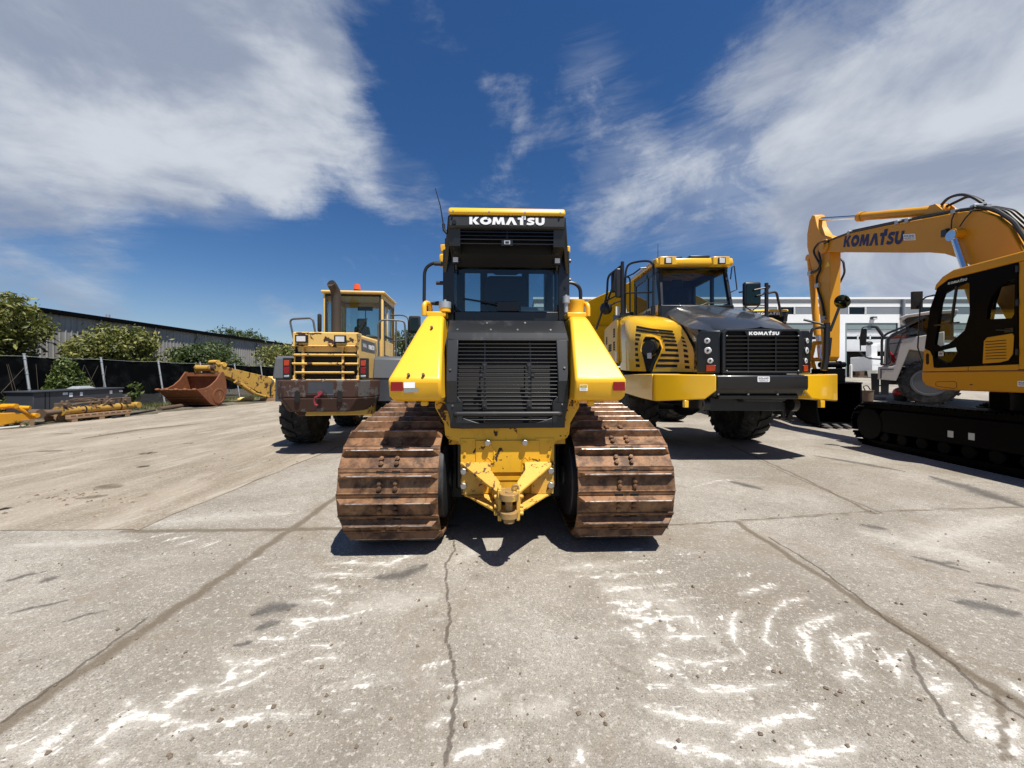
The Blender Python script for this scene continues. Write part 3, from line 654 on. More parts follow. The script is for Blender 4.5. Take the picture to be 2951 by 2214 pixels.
# crumbs of dried mud and gravel strewn over the slab
gr = MB(); r_ = random.Random(3)
def crumb(x, y, s):
    a = r_.random() * 6; vs = []
    for dx, dy, dz in ((1, 0, .2), (-.2, 1, .3), (-1, -.1, .2), (.1, -1, .25), (.1, .1, 1), (0, 0, -.1)):
        k = .7 + r_.random() * .6; vs.append((x + s * k * (dx * math.cos(a) - dy * math.sin(a)), y + s * k * (dx * math.sin(a) + dy * math.cos(a)), gz(x, y) + max(.006, s * k * dz + .006)))
    gr._add(vs, [(0, 1, 4), (1, 2, 4), (2, 3, 4), (3, 0, 4), (1, 0, 5), (2, 1, 5), (3, 2, 5), (0, 3, 5)], 0)
for i in range(520):
    Y = 1.3 + 3.6 * r_.random() ** 1.5; x = (r_.random() - .5) * 2.7 * Y; crumb(x, Y, .004 + .009 * r_.random() ** 3)
for i in range(160):
    Y = 4.2 + 9 * r_.random(); x = -4.5 - 9 * r_.random(); crumb(x, Y, .008 + .018 * r_.random() ** 3)
for cx, cy, n in ((-5.9, 5.15, 60), (-5.2, 4.9, 30), (-5.5, 6.6, 30), (-4.3, 7.3, 16)):
    for i in range(n): crumb(cx + r_.gauss(0, .22), cy + r_.gauss(0, .12), .006 + .016 * r_.random() ** 2)
for px, py in (LA(1960, 560), LA(1975, 600), LA(1990, 640), LA(2060, 632), RA(70, 630), RA(250, 738), RA(780, 740), RA(1660, 812), RA(1785, 860), RA(390, 1295), RA(290, 1290), RA(1075, 1380), RA(1355, 1180), RA(1420, 1196), RA(1130, 1108), LA(950, 1320), LA(1390, 1090), LA(1810, 800), LA(1060, 1345), LA(735, 1480), LA(2010, 1340), LA(1180, 1262)):
    p = G(px, py); crumb(p.x, p.y, .014)
o = build('gravel', gr, 'soil', smooth=0); o['kind'] = 'stuff'
# ---------------------------------------------------------------- the bulldozer in front
def make_dozer():
    D = Thing('bulldozer', "yellow bulldozer seen from the rear with rusty crawler tracks, nearest machine in the lot", 'bulldozer', (-.03, 3.3, 0), (0, 3.3, 0), R(2.0))
    # --- crawler tracks
    path = []
    rc, fc, rad = (3.87, .585), (7.0, .585), .515
    for a in range(-90, -275, -5): path.append((rc[0] + rad * math.cos(R(a)) * 1.0, rc[1] + rad * math.sin(R(a)) * 1.0))
    path += [(4.5, 1.195), (5.1, 1.275), (5.8, 1.285), (6.4, 1.22)]
    for a in range(85, -91, -5): path.append((fc[0] + rad * math.cos(R(a)), fc[1] + rad * math.sin(R(a))))
    pv = [Vector(p) for p in path] + [Vector(path[0])]
    L = sum((pv[i + 1] - pv[i]).length for i in range(len(pv) - 1)); N = 46; pitch = L / N
    def at(s):
        s %= L
        for i in range(len(pv) - 1):
            d = (pv[i + 1] - pv[i]).length
            if s <= d: return pv[i].lerp(pv[i + 1], s / d)
            s -= d
        return pv[-1]
    hw = .432
    sh = MB(); h = pitch / 2
    sh.box(-hw, hw, -h * .99, h * .80, -.020, 0)                                      # plate
    sh.box(-hw, hw, h * .78, h * 1.06, -.012, .006)                                 # overlapping lip
    gy0, gy1 = h * .36, h * .52
    sh.hexa([(-hw, gy0 - .018, 0), (hw, gy0 - .018, 0), (hw, gy1 + .018, 0), (-hw, gy1 + .018, 0), (-hw + .05, gy0 + .004, .058), (hw - .05, gy0 + .004, .058), (hw - .05, gy1, .058), (-hw + .05, gy1, .058)])
    sh.box(-hw + .052, hw - .052, gy0 + .005, gy1 - .001, .057, .0605, 1)
    sh.hexa([(-hw, -h * .98, 0), (hw, -h * .98, 0), (hw, -h * .86, 0), (-hw, -h * .86, 0), (-hw, -h * .98, .012), (hw, -h * .98, .012), (hw, -h * .90, .012), (-hw, -h * .90, .012)])
    for x in (-.068, .068):
        for y in (-h * .55, -h * .10): sh.cyl((x, y, 0), (x, y, .026), .021, 6, 0); sh.cyl((x, y, .026), (x, y, .030), .012, 6, 0)
        sh.box(x - .036, x + .036, h * .56, h * .90, .0, .0085, 2)
    proto = None
    for sx in (-1, 1):
        xc = sx * 1.042
        bm_ = MB()
        inner = [(rc[0] + (p[0] - rc[0]) * 1, p[1]) for p in path]
        c0 = Vector((5.4, .6))
        ring = [Vector(p) for p in path]; innr = []
        for i, p in enumerate(ring):
            t = (ring[(i + 1) % len(ring)] - ring[i - 1]).normalized(); innr.append(p - Vector((-t.y, t.x)) * .025)
        deep = []
        for i, p in enumerate(ring):
            t = (ring[(i + 1) % len(ring)] - ring[i - 1]).normalized(); deep.append(p - Vector((-t.y, t.x)) * .15)
        for a, b, w in ((innr, deep, .085),):
            for off in (-.10, .10):
                n = len(a); xs_ = (xc + off - w / 2, xc + off + w / 2)
                vs = [(xx, q.x, q.y) for xx in xs_ for lst in (a, b) for q in lst]
                fs = []
                for i in range(n):
                    j = (i + 1) % n
                    fs += [(i, j, n + j, n + i), (2 * n + i, 3 * n + i, 3 * n + j, 2 * n + j), (i, 2 * n + i, 2 * n + j, j), (n + i, n + j, 3 * n + j, 3 * n + i)]
                bm_._add(vs, fs, 0)
        trk = D.part('crawler_track', bm_, 'dusty_black')
        for k in range(N):
            s = (k + .42) * pitch; p = at(s); t = (at(s + pitch * .45) - at(s - pitch * .45)).normalized()
            if proto is None:
                so = build('track_shoe', sh, ['track_rust', 'track_edge', 'dark_hole'], None, (0, 0, 0), smooth=0); proto = so
                bv = so.modifiers.new("bevel", 'BEVEL'); bv.width = .004; bv.segments = 1; bv.limit_method = 'ANGLE'
            else:
                so = proto.copy(); scene.collection.objects.link(so)
            so.parent = trk
            jit = rng.uniform(-.004, .004)
            so.matrix_local = Matrix(((1, 0, 0, xc + jit), (0, t.x, -t.y, p.x - 3.3), (0, t.y, t.x, p.y), (0, 0, 0, 1)))
        # roller frame, sprocket, idler
        fr = MB(); fr.box(xc - .20, xc + .20, 4.3, 6.6, .42, .86); fr.cyl((xc - .06, rc[0], rc[1]), (xc + .06, rc[0], rc[1]), .40, 26); fr.cyl((xc - .09, fc[0], fc[1]), (xc + .09, fc[0], fc[1]), .38, 26)
        for i in range(7): fr.cyl((xc - .2, 4.35 + i * .36, .27), (xc + .2, 4.35 + i * .36, .27), .12, 14)
        for y in (4.9, 5.7): fr.cyl((xc - .2, y, 1.0), (xc + .2, y, 1.0), .11, 14)
        D.part('roller_frame', fr, 'dusty_black', bev=.012)
        fd = MB(); a, b = xc - sx * .36, xc - sx * .58
        fd.lathe([(sx * .02, .33), (-sx * .06, .40), (-sx * .34, .40), (-sx * .355, .36), (-sx * .36, .10), (-sx * .38, .10)], (xc - sx * .10, rc[0] + .1, rc[1]), 'x', 32)
        fd.lathe([(sx * .22, .10), (sx * .22, .26), (sx * .02, .30)], (xc + sx * .02, rc[0], rc[1]), 'x', 28)
        fd.hexa([(a, 4.3, .25), (b, 4.3, .25), (b, 4.6, .25), (a, 4.6, .25), (a, 4.3, .98), (b, 4.3, .98), (b, 4.6, .98), (a, 4.6, .98)])
        D.part('final_drive', fd, 'dusty_black', bev=.01)  # yellow casing coloured black to stand for the shade it sits in
    # --- fenders beside the radiator: raked boxes over the tracks
    for sx in (-1, 1):
        f = MB(); xo, xi = 1.035, .575
        def q(x, y, z): return (sx * x, y, z)
        yb, yt = 3.31, 3.80
        ring = [[q(xo - .05, yb + .05, 1.385), q(xo, yb + .02, 1.43), q(xo, yb, 1.575), q(.815, yt, 2.165), q(.80, yt + .06, 2.205), q(.80, 4.6, 2.205), q(xo, 4.6, 1.6), q(xo, 4.6, 1.385)],
                [q(xi, yb + .05, 1.385), q(xi, yb + .02, 1.41), q(xi, yb, 1.575), q(.625, yt, 2.165), q(.63, yt + .06, 2.205), q(.63, 4.6, 2.205), q(xi, 4.6, 1.6), q(xi, 4.6, 1.385)]]
        f.loop_prism(ring[0], ring[1])
        fn = D.part('fender', f, 'dozer_yellow', bev=.028, seg=3)
        nrm = Vector((0, -(2.165 - 1.575), yt - yb)).normalized()
        def onslope(u, v):   # u: inner..outer, v: bottom..top
            ib = Vector(q(xi, yb, 1.575)); ob_ = Vector(q(xo, yb, 1.575)); it = Vector(q(.625, yt, 2.165)); ot = Vector(q(.815, yt, 2.165))
            return ib.lerp(ob_, u).lerp(it.lerp(ot, u), v)
        b_ = MB()
        for u, v in ((.34, .05), (.62, .05), (.45, .82)) if sx < 0 else ():
            p = onslope(u, v); b_.cyl(p, p + nrm * .028, .013, 8)
        if b_.v: D.each('bolt', b_, 'pipe_brown', fn)
        rf = MB(); plate(rf, (sx * .955 - .046, yb - .001, 1.478), (1, 0, 0), (0, 0, 1), .102, .076, .004, .004); D.part('red_reflector', rf, 'red_reflector', fn)
        if sx < 0:
            w = MB(); plate(w, (-.892, yb - .001, 1.502), (1, 0, 0), (0, 0, 1), .095, .050, .003, .004); D.part('white_sticker', w, 'decal_white', fn)
            w = MB(); w.slab([(-.89, yb - .002, 1.464), (-.77, yb - .002, 1.468), (-.765, yb - .002, 1.498), (-.888, yb - .002, 1.496)], (0, -.003, 0)); D.part('grey_tape', w, 'tape_grey', fn, smooth=0)
        else:
            w = MB(); plate(w, (.615, yb - .001, 1.478), (1, 0, 0), (0, 0, 1), .07, .052, .003, .003); st = D.part('caution_sticker', w, 'decal_white', fn)
            w = MB(); plate(w, (.617, yb - .0045, 1.512), (1, 0, 0), (0, 0, 1), .066, .016, .002, .001, 0)
            font_text(w, "CAUTION", (.638, yb - .007, 1.5155), (1, 0, 0), (0, 0, 1), .040, .009, .0005, 1)
            w.poly([(.621, yb - .0072, 1.514), (.634, yb - .0072, 1.514), (.6275, yb - .0072, 1.526)], 1)
            for i in range(4): w.poly([(.621, yb - .0046, 1.484 + i * .007), (.621 + .05 + .008 * (i % 2), yb - .0046, 1.484 + i * .007), (.621 + .05 + .008 * (i % 2), yb - .0046, 1.486 + i * .007), (.621, yb - .0046, 1.486 + i * .007)], 1)
            D.part('warning_text', w, ['warn_yellow', 'decal_black'], st, smooth=0)
        t_ = MB(); t_.box(min(sx * .62, sx * .82), max(sx * .62, sx * .82), 3.93, 4.6, 2.207, 2.262); t_.box(min(sx * .70, sx * .76), max(sx * .70, sx * .76), 3.36, 3.42, 1.345, 1.388)
        D.each('fender_cap', t_, 'dozer_yellow', fn, bev=.012)
        lp = MB(); lx = .835; y0 = 4.02
        lp.tube([q(lx + .02, y0, 2.235), q(lx + .02, y0, 2.37), q(lx - .02, y0 + .13, 2.38), q(lx - .02, y0 + .15, 2.235)], .024, 10, 0, .06)
        D.part('lifting_eye', lp, 'dozer_yellow', fn)
        cp = MB()
        if sx < 0: cp.cyl((-.635, 3.98, 2.262), (-.635, 3.98, 2.30), .058, 18, 1); cp.cyl((-.635, 3.98, 2.30), (-.635, 3.98, 2.365), .062, 18, 0); cp.cyl((-.635, 3.98, 2.365), (-.635, 3.98, 2.39), .014, 8, 0)
        else: cp.cyl((.612, 3.96, 2.262), (.612, 3.96, 2.36), .022, 12, 0); cp.cyl((.612, 3.96, 2.36), (.612, 3.96, 2.43), .038, 16, 0); cp.cyl((.612, 3.96, 2.43), (.612, 3.96, 2.445), .012, 8, 0)
        D.part('filler_cap', cp, ['zinc', 'dozer_yellow'], fn)
    cyl = MB(); cyl.lathe([(0, .085), (.11, .085), (.125, .09), (.15, .09)], (.745, 4.1, 2.262), 'z', 24); D.part('filter_bowl', cyl, 'dozer_yellow')
    # --- body plate under the radiator
    b = MB()
    b.prism([(-.53, 1.12), (-.53, 1.39), (-.68, 1.39), (-.68, 1.31), (-.595, 1.16), (-.585, 1.055), (-.56, 1.015), (-.47, .995), (-.44, .95), (-.44, .55), (-.40, .50), (.40, .50), (.44, .55), (.44, .95), (.47, .995), (.56, 1.015), (.585, 1.055), (.595, 1.16), (.68, 1.31), (.68, 1.39), (.53, 1.39), (.53, 1.12)], 'y', 3.63, 3.70)
    b.box(-.56, .56, 3.70, 4.5, .95, 1.115); b.box(-.30, .30, 3.615, 3.63, .70, 1.0); b.box(-.44, -.30, 3.622, 3.63, .56, 1.02); b.box(.26, .44, 3.624, 3.63, .56, 1.02)
    body = D.part('rear_plate', b, 'worn_yellow', bev=.012)
    bb = MB()
    for x, z in ((-.185, .985), (.16, .985), (-.185, .71), (.165, .71)): bb.bolt((x, 3.612, z), (0, -1, 0), .030, .05)
    for x in (-.41, .405):
        for z in (.72, .585): bb.bolt((x, 3.612, z), (0, -1, 0), .032, .04)
    D.each('bolt', bb, 'steel', body, bev=.004)
    rb = MB(); rb.tube([(-.16, 3.618, .96), (-.13, 3.616, .92), (-.125, 3.616, .80)], .008, 6); rb.box(-.16, .14, 3.612, 3.616, .655, .662)
    for x in (-.185, .165):
        rb.lathe([(0, .022), (-.006, .022)], (x, 3.614, .80), 'y', 14); rb.tube([(x - .035, 3.614, .70), (x - .035, 3.614, .81), (x, 3.614, .845), (x + .035, 3.614, .81), (x + .035, 3.614, .70)], .004, 5)
    for x, z in ((-.40, .88), (-.40, .80), (.39, .885), (.39, .80), (-.405, .975), (.39, .975)): rb.lathe([(0, .014), (-.004, .014)], (x, 3.612, z), 'y', 10)
    D.each('weld_bead', rb, 'worn_yellow', body)
    # --- drawbar hitch: two bracket arms running in to a clevis
    for sx in (-1, 1):
        a = MB(); y0, y1 = 3.62, 3.235
        A0 = (sx * .445, y0, .80); A1 = (sx * .16, y0, .80); T0 = (sx * .075, y1, .655); T1 = (sx * .10, y1, .62)
        a.slab([A0, A1, (sx * .155, 3.45, .765), (sx * .075, 3.30, .70), (sx * .085, y1, .625), (sx * .12, 3.30, .635), (sx * .40, 3.59, .77)], (0, 0, -.022))
        a.slab([(sx * .41, y0, .50), (sx * .13, y0, .50), (sx * .06, y1, .47), (sx * .10, y1, .47), (sx * .36, 3.58, .495)], (0, 0, -.02))
        a.slab([(sx * .13, y0, .69), (sx * .065, y1, .63), (sx * .065, y1, .45), (sx * .13, y0, .48)], (sx * .022, 0, 0))
        a.box(min(sx * .43, sx * .22), max(sx * .43, sx * .22), 3.60, 3.63, .50, .72)
        arm = D.part('hitch_arm', a, 'rusted_yellow', bev=.004)
        c = MB(); c.box(min(sx * .062, sx * .092), max(sx * .062, sx * .092), 3.17, 3.32, .41, .665)
        for z in (.60, .52, .46): c.bolt((sx * .092, 3.21, z), (sx, 0, 0), .018, .03)
        D.part('clevis_plate', c, 'rusted_yellow', arm, bev=.005)
    cl = MB()
    for z0, z1, r_ in ((.595, .65, .078), (.45, .50, .075)):
        pts = [(.0 + r_ * math.cos(R(t)), 3.15 + r_ * math.sin(R(t))) for t in range(180, 361, 15)] + [(r_, 3.30), (-r_, 3.30)]
        cl.prism(pts, 'z', z0, z1)
    cl.prism([(.045 * math.cos(R(t)), 3.13 + .045 * math.sin(R(t))) for t in range(0, 360, 30)], 'z', .415, .45)
    cl.cyl((0, 3.16, .40), (0, 3.16, .66), .030, 14); cl.tube([(.03, 3.19, .645), (.035, 3.19, .70), (.075, 3.19, .70), (.08, 3.19, .645)], .012, 8, 0, .02)
    D.part('drawbar_clevis', cl, 'greasy_brown', bev=.006)
    # --- radiator door with its grille
    prof = [(3.555, 1.125), (3.545, 1.56), (3.69, 2.02), (3.90, 2.165)]           # y, z up the middle of the door
    def onprof(z):
        for (y0, z0), (y1, z1) in zip(prof, prof[1:]):
            if z <= z1 or (y1, z1) == prof[-1]: return y0 + (y1 - y0) * (z - z0) / (z1 - z0)
    f = MB()
    zs = [1.125, 1.20, 1.36, 1.56, 1.80, 1.99]
    zall = zs + [2.02, 2.165]
    def hwid(z): return .565 + .02 * max(0, (z - 1.5)) - (.0 if z > 1.2 else .035)
    def strip(x0f, x1f, zz, th_=.05):
        for (za, zb) in zip(zz, zz[1:]):
            ya, yb = onprof(za), onprof(zb); xa0, xa1, xb0, xb1 = x0f(za), x1f(za), x0f(zb), x1f(zb)
            f.hexa([(xa0, ya, za), (xa1, ya, za), (xa1, ya + th_, za), (xa0, ya + th_, za), (xb0, yb, zb), (xb1, yb, zb), (xb1, yb + th_, zb), (xb0, yb + th_, zb)])
    op = lambda z: .465 if z > 1.36 else .40
    strip(lambda z: -hwid(z), lambda z: -.465, [1.36, 1.56, 1.80, 1.955]); strip(lambda z: .465, lambda z: hwid(z), [1.36, 1.56, 1.80, 1.955])
    strip(lambda z: -hwid(z), lambda z: -.415, [1.125, 1.20, 1.36]); strip(lambda z: .415, lambda z: hwid(z), [1.125, 1.20, 1.36])
    strip(lambda z: -hwid(z), lambda z: hwid(z), [1.955, 2.02, 2.165]); strip(lambda z: -.415, lambda z: .415, [1.125, 1.165])
    f.slab([(-.415, onprof(1.165), 1.165), (-.25, onprof(1.165), 1.165), (-.415, onprof(1.22), 1.22)], (0, .05, 0)); f.slab([(.415, onprof(1.165), 1.165), (.25, onprof(1.165), 1.165), (.415, onprof(1.22), 1.22)], (0, .05, 0))
    f.slab([(-.465, onprof(1.36), 1.36), (-.415, onprof(1.36), 1.36), (-.465, onprof(1.42), 1.42)], (0, .05, 0)); f.slab([(.465, onprof(1.36), 1.36), (.415, onprof(1.36), 1.36), (.465, onprof(1.42), 1.42)], (0, .05, 0))
    door = D.part('radiator_door', f, 'door_black', bev=.008)
    sd = MB()
    for sx in (-1, 1):
        pts = [(sx * (hwid(z) - .006), onprof(z) + .05, z) for z in zall]; sd.slab(pts + [(p[0], 4.1, p[2]) for p in pts[::-1]], (-sx * .02, 0, 0))
    D.part('door_side', sd, 'dusty_black', door)
    k = MB(); k.hexa([(-.47, 3.60, 1.12), (.47, 3.60, 1.12), (.47, 3.95, 1.12), (-.47, 3.95, 1.12), (-.47, 3.82, 2.0), (.47, 3.82, 2.0), (.47, 3.95, 2.0), (-.47, 3.95, 2.0)])
    D.part('radiator_core', k, 'dark_hole', door)
    s_ = MB(); zs2 = [1.20 + i * .0355 for i in range(22)]
    for z in zs2:
        w = .468 if z > 1.39 else .418; y = onprof(z) + .02; s_.tube([(-w, y, z), (w, y, z)], .0046, 6)
    for x in (-.215, .215): s_.tube([(x, onprof(z) + .022, z) for z in (1.165, 1.36, 1.56, 1.80, 1.955)], .0065, 6)
    D.part('grille_bar', s_, 'black_paint', door)
    br = MB()
    for x in (-.215, .20):
        sgn = -1 if x < 0 else 1
        for z in (1.70, 1.34): br.box(x - .02, x + .022, onprof(z) + .004, onprof(z) + .016, z - .03, z + .035)
        br.box(x - .008, x + .012, onprof(1.5) + .03, onprof(1.5) + .05, 1.36, 1.70); br.box(x + sgn * .03 - .02, x + sgn * .03 + .02, onprof(1.62) + .004, onprof(1.62) + .016, 1.595, 1.63)
    for x, z in ((-.215, 1.705), (.20, 1.705), (-.245, 1.612), (.23, 1.612), (-.215, 1.335), (.20, 1.335)): br.bolt((x, onprof(z) + .004, z), (0, -1, .2), .012, .012)
    for x, z in ((-.48, 2.05), (-.16, 2.05), (.10, 2.05), (.42, 2.05), (-.53, 1.66), (-.505, 1.33), (.505, 1.34), (.53, 1.68), (.18, 2.135), (-.2, 2.13)): br.bolt((x, onprof(z), z), (0, -1, .5), .011, .010)
    D.each('grille_bracket', br, 'dusty_black', door)
    hb = MB(); hb.tube([(-.48, 3.56, 1.245), (-.48, 3.50, 1.262), (.485, 3.50, 1.262), (.485, 3.56, 1.245)], .021, 12, 0, .03); D.part('door_handle', hb, 'dusty_black', door)
    # --- cab
    zf, zt = 1.75, 3.19; yr, yf = 4.10, 5.45; W = .675
    c = MB()
    for sx in (-1, 1):
        x0, x1 = sorted((sx * W, sx * .555))
        c.box(x0, x1, yr, yr + .14, 1.9, 2.95); c.box(x0, x1, yf - .10, yf, 1.9, 3.19)                                    # posts
        c.box(*sorted((sx * W, sx * (W - .05))), yr + .14, yf - .10, 1.9, 2.32); c.box(*sorted((sx * W, sx * (W - .06))), yr + .14, yf - .10, 3.02, 3.12)
        c.box(*sorted((sx * W, sx * (W - .06))), 4.80, 4.90, 2.32, 3.02)
        sp_ = [(.585, 3.81, 3.19), (.598, 3.86, 3.05), (.640, 3.98, 2.86), (.650, 4.02, 2.82), (.678, 4.10, 2.70), (.678, 4.36, 2.70), (.60, 4.36, 3.19)]
        c.loop_prism([(sx * a, b_, c_) for a, b_, c_ in sp_], [(sx * (a - .05), b_, c_) for a, b_, c_ in sp_])
    c.box(-.555, .555, yr, yr + .10, 2.765, 2.95); c.box(-.555, .555, yr, yr + .06, 2.10, 2.295)
    c.box(-.555, .555, yf - .1, yf, 3.13, 3.19); c.box(-.62, .62, yf - .05, yf, 1.9, 2.25); c.box(-.60, .60, 4.14, 5.45, 1.86, 1.92)
    c.prism([(-.555, 2.30), (-.50, 2.30), (-.53, 2.33), (-.555, 2.38)], 'y', yr + .02, yr + .06); c.prism([(.555, 2.30), (.50, 2.30), (.53, 2.33), (.555, 2.38)], 'y', yr + .02, yr + .06)
    c.box(-.34, -.24, yf - .08, yf - .02, 2.25, 3.13); c.box(.24, .34, yf - .08, yf - .02, 2.25, 3.13)
    cab = D.part('cab_frame', c, 'black_paint', bev=.012)
    bt = MB()
    for x, z in ((-.63, 2.46), (.63, 2.42), (.628, 2.56), (.628, 2.72), (.60, 2.22)): bt.bolt((x, yr, z), (0, -1, 0), .013, .012)
    D.each('bolt', bt, 'black_paint', cab)
    rg = MB(); rg.lathe([(0, .024), (-.006, .024), (-.006, .014), (0, .014)], (-.632, yr, 2.37), 'y', 16); D.part('key_lock', rg, 'zinc', cab)
    g = MB(); g.poly([(-.555, yr + .05, 2.295), (.555, yr + .05, 2.295), (.555, yr + .05, 2.765), (-.555, yr + .05, 2.765)]); D.part('rear_window', g, 'cab_glass', smooth=0)
    for sx in (-1, 1):
        g = MB(); g.poly([(sx * (W - .02), yr + .14, 2.32), (sx * (W - .02), yf - .1, 2.32), (sx * (W - .02), yf - .1, 3.02), (sx * (W - .02), yr + .14, 3.02)]); D.part('side_window', g, 'cab_glass', smooth=0)
    g = MB(); g.poly([(-.56, yf - .04, 2.25), (.56, yf - .04, 2.25), (.56, yf - .04, 3.13), (-.56, yf - .04, 3.13)]); D.part('windscreen', g, 'cab_glass', smooth=0)
    wp = MB(); wp.tube([(-.46, yr + .015, 2.43), (-.12, yr + .01, 2.375)], .011, 6); wp.tube([(-.12, yr + .01, 2.375), (.02, yr + .02, 2.33)], .016, 6); wp.box(-.10, .14, yr - .01, yr + .045, 2.295, 2.40); D.part('wiper', wp, 'tube_black', bev=.008)
    st = MB(); st.hexa([(-.27, 4.55, 2.20), (.27, 4.55, 2.20), (.27, 4.68, 2.20), (-.27, 4.68, 2.20), (-.23, 4.47, 2.78), (.23, 4.47, 2.78), (.23, 4.58, 2.78), (-.23, 4.58, 2.78)]); st.box(-.16, .16, 4.46, 4.57, 2.79, 3.02); st.box(-.27, .27, 4.62, 5.10, 2.05, 2.24)
    st.box(-.38, -.27, 4.7, 5.15, 2.1, 2.38); st.box(.27, .40, 4.7, 5.2, 2.1, 2.40)
    D.part('seat', st, 'seat_cloth', bev=.05, seg=3)
    cs = MB(); cs.box(-.55, -.38, 4.35, 5.0, 1.92, 2.30); cs.box(.38, .55, 4.35, 5.0, 1.92, 2.34); cs.box(-.50, .50, 5.18, 5.38, 1.92, 2.40); D.part('console', cs, 'seat_cloth', bev=.02)
    pp = MB(); pp.slab([(.16, 4.22, 2.315), (.36, 4.24, 2.315), (.36, 4.40, 2.38), (.17, 4.38, 2.385)], (0, 0, .012)); pp.slab([(.33, 4.19, 2.31), (.46, 4.19, 2.31), (.46, 4.30, 2.315), (.33, 4.30, 2.315)], (0, 0, .01)); D.part('papers', pp, 'paper', bev=.003)
    # rear overhang with lettering and louvres
    a = MB(); a.prism([(3.80, 3.19), (3.80, 3.075), (3.83, 3.06), (4.36, 3.06), (4.36, 3.19)], 'x', -.575, .575)
    ah = D.part('rear_hood', a, 'dusty_black', bev=.012)
    l = MB(); lettering(l, "KOMATSU", (-.372, 3.799, 3.096), (1, 0, 0), (0, 0, 1), .742, .072, .004); D.part('lettering', l, 'decal_white', ah, smooth=0)
    hk = MB(); hk.lathe([(0, .022), (-.012, .022)], (-.52, 3.80, 3.115), 'y', 16); D.part('camera_button', hk, 'black_paint', ah)
    lv = MB(); lv.box(-.575, .575, 3.97, 4.36, 2.86, 3.06, 0)
    for z in (3.045, 3.008, 2.972, 2.930): lv.hexa([(-.465, 3.835, z - .012), (.465, 3.835, z - .012), (.465, 3.93, z + .012), (-.465, 3.93, z + .012), (-.465, 3.835, z - .004), (.465, 3.835, z - .004), (.465, 3.93, z + .02), (-.465, 3.93, z + .02)], 1)
    for x in (-.52, .52): lv.prism([(3.83, 3.06), (3.85, 2.90), (3.97, 2.86), (4.0, 3.06)], 'x', x - .055, x + .055, 1)
    lv.box(-.003, .003, 3.832, 3.84, 2.97, 3.06, 1); lv.prism([(3.97, 2.86), (4.10, 2.765), (4.36, 2.765), (4.36, 2.86)], 'x', -.575, .575, 0)
    D.part('louvre', lv, ['dark_hole', 'black_paint'], ah)
    cm = MB(); cm.box(-.055, .055, 3.825, 3.87, 2.90, 2.955, 0); cm.box(-.03, .03, 3.815, 3.83, 2.912, 2.948, 1); cm.box(-.018, .018, 3.813, 3.816, 2.920, 2.940, 0); D.part('reversing_camera', cm, ['black_paint', 'zinc'], ah)
    r_ = MB(); r_.prism([(3.783, 3.192), (3.786, 3.238), (3.815, 3.27), (5.45, 3.28), (5.5, 3.192)], 'x', -.578, .578); rf = D.part('roof', r_, 'dozer_yellow', bev=.022, seg=3)
    dm = MB(); dm.ball((-.01, 4.1, 3.262), .11, .11, .07, 20); D.part('roof_dome', dm, 'dozer_yellow', rf)
    rb_ = MB()
    for x in (-.53, -.178, .175, .525): rb_.bolt((x, 3.784, 3.214), (0, -1, .1), .010, .010)
    D.each('bolt', rb_, 'steel', rf)
    for sx in (-1, 1):
        wl = MB(); wl.box(sx * .53 - .037, sx * .53 + .037, 4.01, 4.06, 2.775, 2.855, 0); wl.box(sx * .53 - .027, sx * .53 + .027, 4.004, 4.012, 2.787, 2.843, 1); wl.tube([(sx * .53, 4.04, 2.775), (sx * .53, 4.06, 2.72)], .012, 6); D.part('work_light', wl, ['black_paint', 'lamp_lens'], bev=.006)
        yl = MB(); yl.box(*sorted((sx * .69, sx * .78)), 4.62, 4.70, 3.09, 3.18); yl.box(*sorted((sx * .60, sx * .70)), 4.63, 4.69, 3.11, 3.16); D.part('side_light', yl, 'dozer_yellow', bev=.012)
    yl = MB(); yl.box(-.76, -.67, 4.4, 4.5, 2.86, 3.0); D.part('mirror', yl, 'dozer_yellow', bev=.02)
    an = MB(); an.tube([(-.598, 3.86, 3.03), (-.628, 3.86, 3.06), (-.634, 3.86, 3.12)], .016, 8); an.tube([(-.634, 3.86, 3.11), (-.665, 3.86, 3.30), (-.715, 3.86, 3.475)], [.007, .004], 6); D.part('antenna', an, 'tube_black')
    hr = MB(); Yh = 4.35
    hr.tube([P(968, 570, Yh), P(948, 570, Yh), P(931, 583, Yh), P(930, 664, Yh), P(962, 690, Yh)], .019, 8, 0, .08)
    for y in (572, 613, 657): hr.tube([P(972, y, Yh), P(952 if y != 613 else 956, y, Yh)], .022, 8)
    hr.tube([P(962, 655, Yh), P(944, 658, Yh), P(930, 662, Yh)], .018, 8)
    D.part('handrail', hr, 'tube_black')
    hr = MB(); hr.tube([P(1230, 609, Yh), P(1254, 610, Yh), P(1268, 622, Yh), P(1268, 662, Yh), P(1254, 667, Yh), P(1230, 669, Yh)], .021, 8, 0, .06)
    for y in (563, 604, 652): hr.tube([P(1224, y, Yh), P(1246, y, Yh)], .024, 8)
    D.part('handrail', hr, 'tube_black')
    # --- engine hood, belly and blade ahead of the cab
    b = MB(); b.box(-.52, .52, 3.95, 6.9, .45, 1.15); b.box(-.55, .55, 4.0, 5.4, 1.15, 1.88); D.part('hull', b, 'black_paint', bev=.02)
    b = MB(); b.prism([(5.45, 1.15), (5.45, 2.20), (7.1, 1.62), (7.15, 1.15)], 'x', -.45, .45); D.part('engine_hood', b, 'dozer_yellow', bev=.05)
    b = MB(); front = [(8.18 - .22 * math.cos((z - .65) * 1.5) + .05, z) for z in np.linspace(.06, 1.22, 9)]
    b.prism(front + [(y - .07, z) for y, z in front[::-1]], 'x', -1.70, 1.70)
    bl = D.part('dozer_blade', b, 'dozer_yellow', bev=.01)
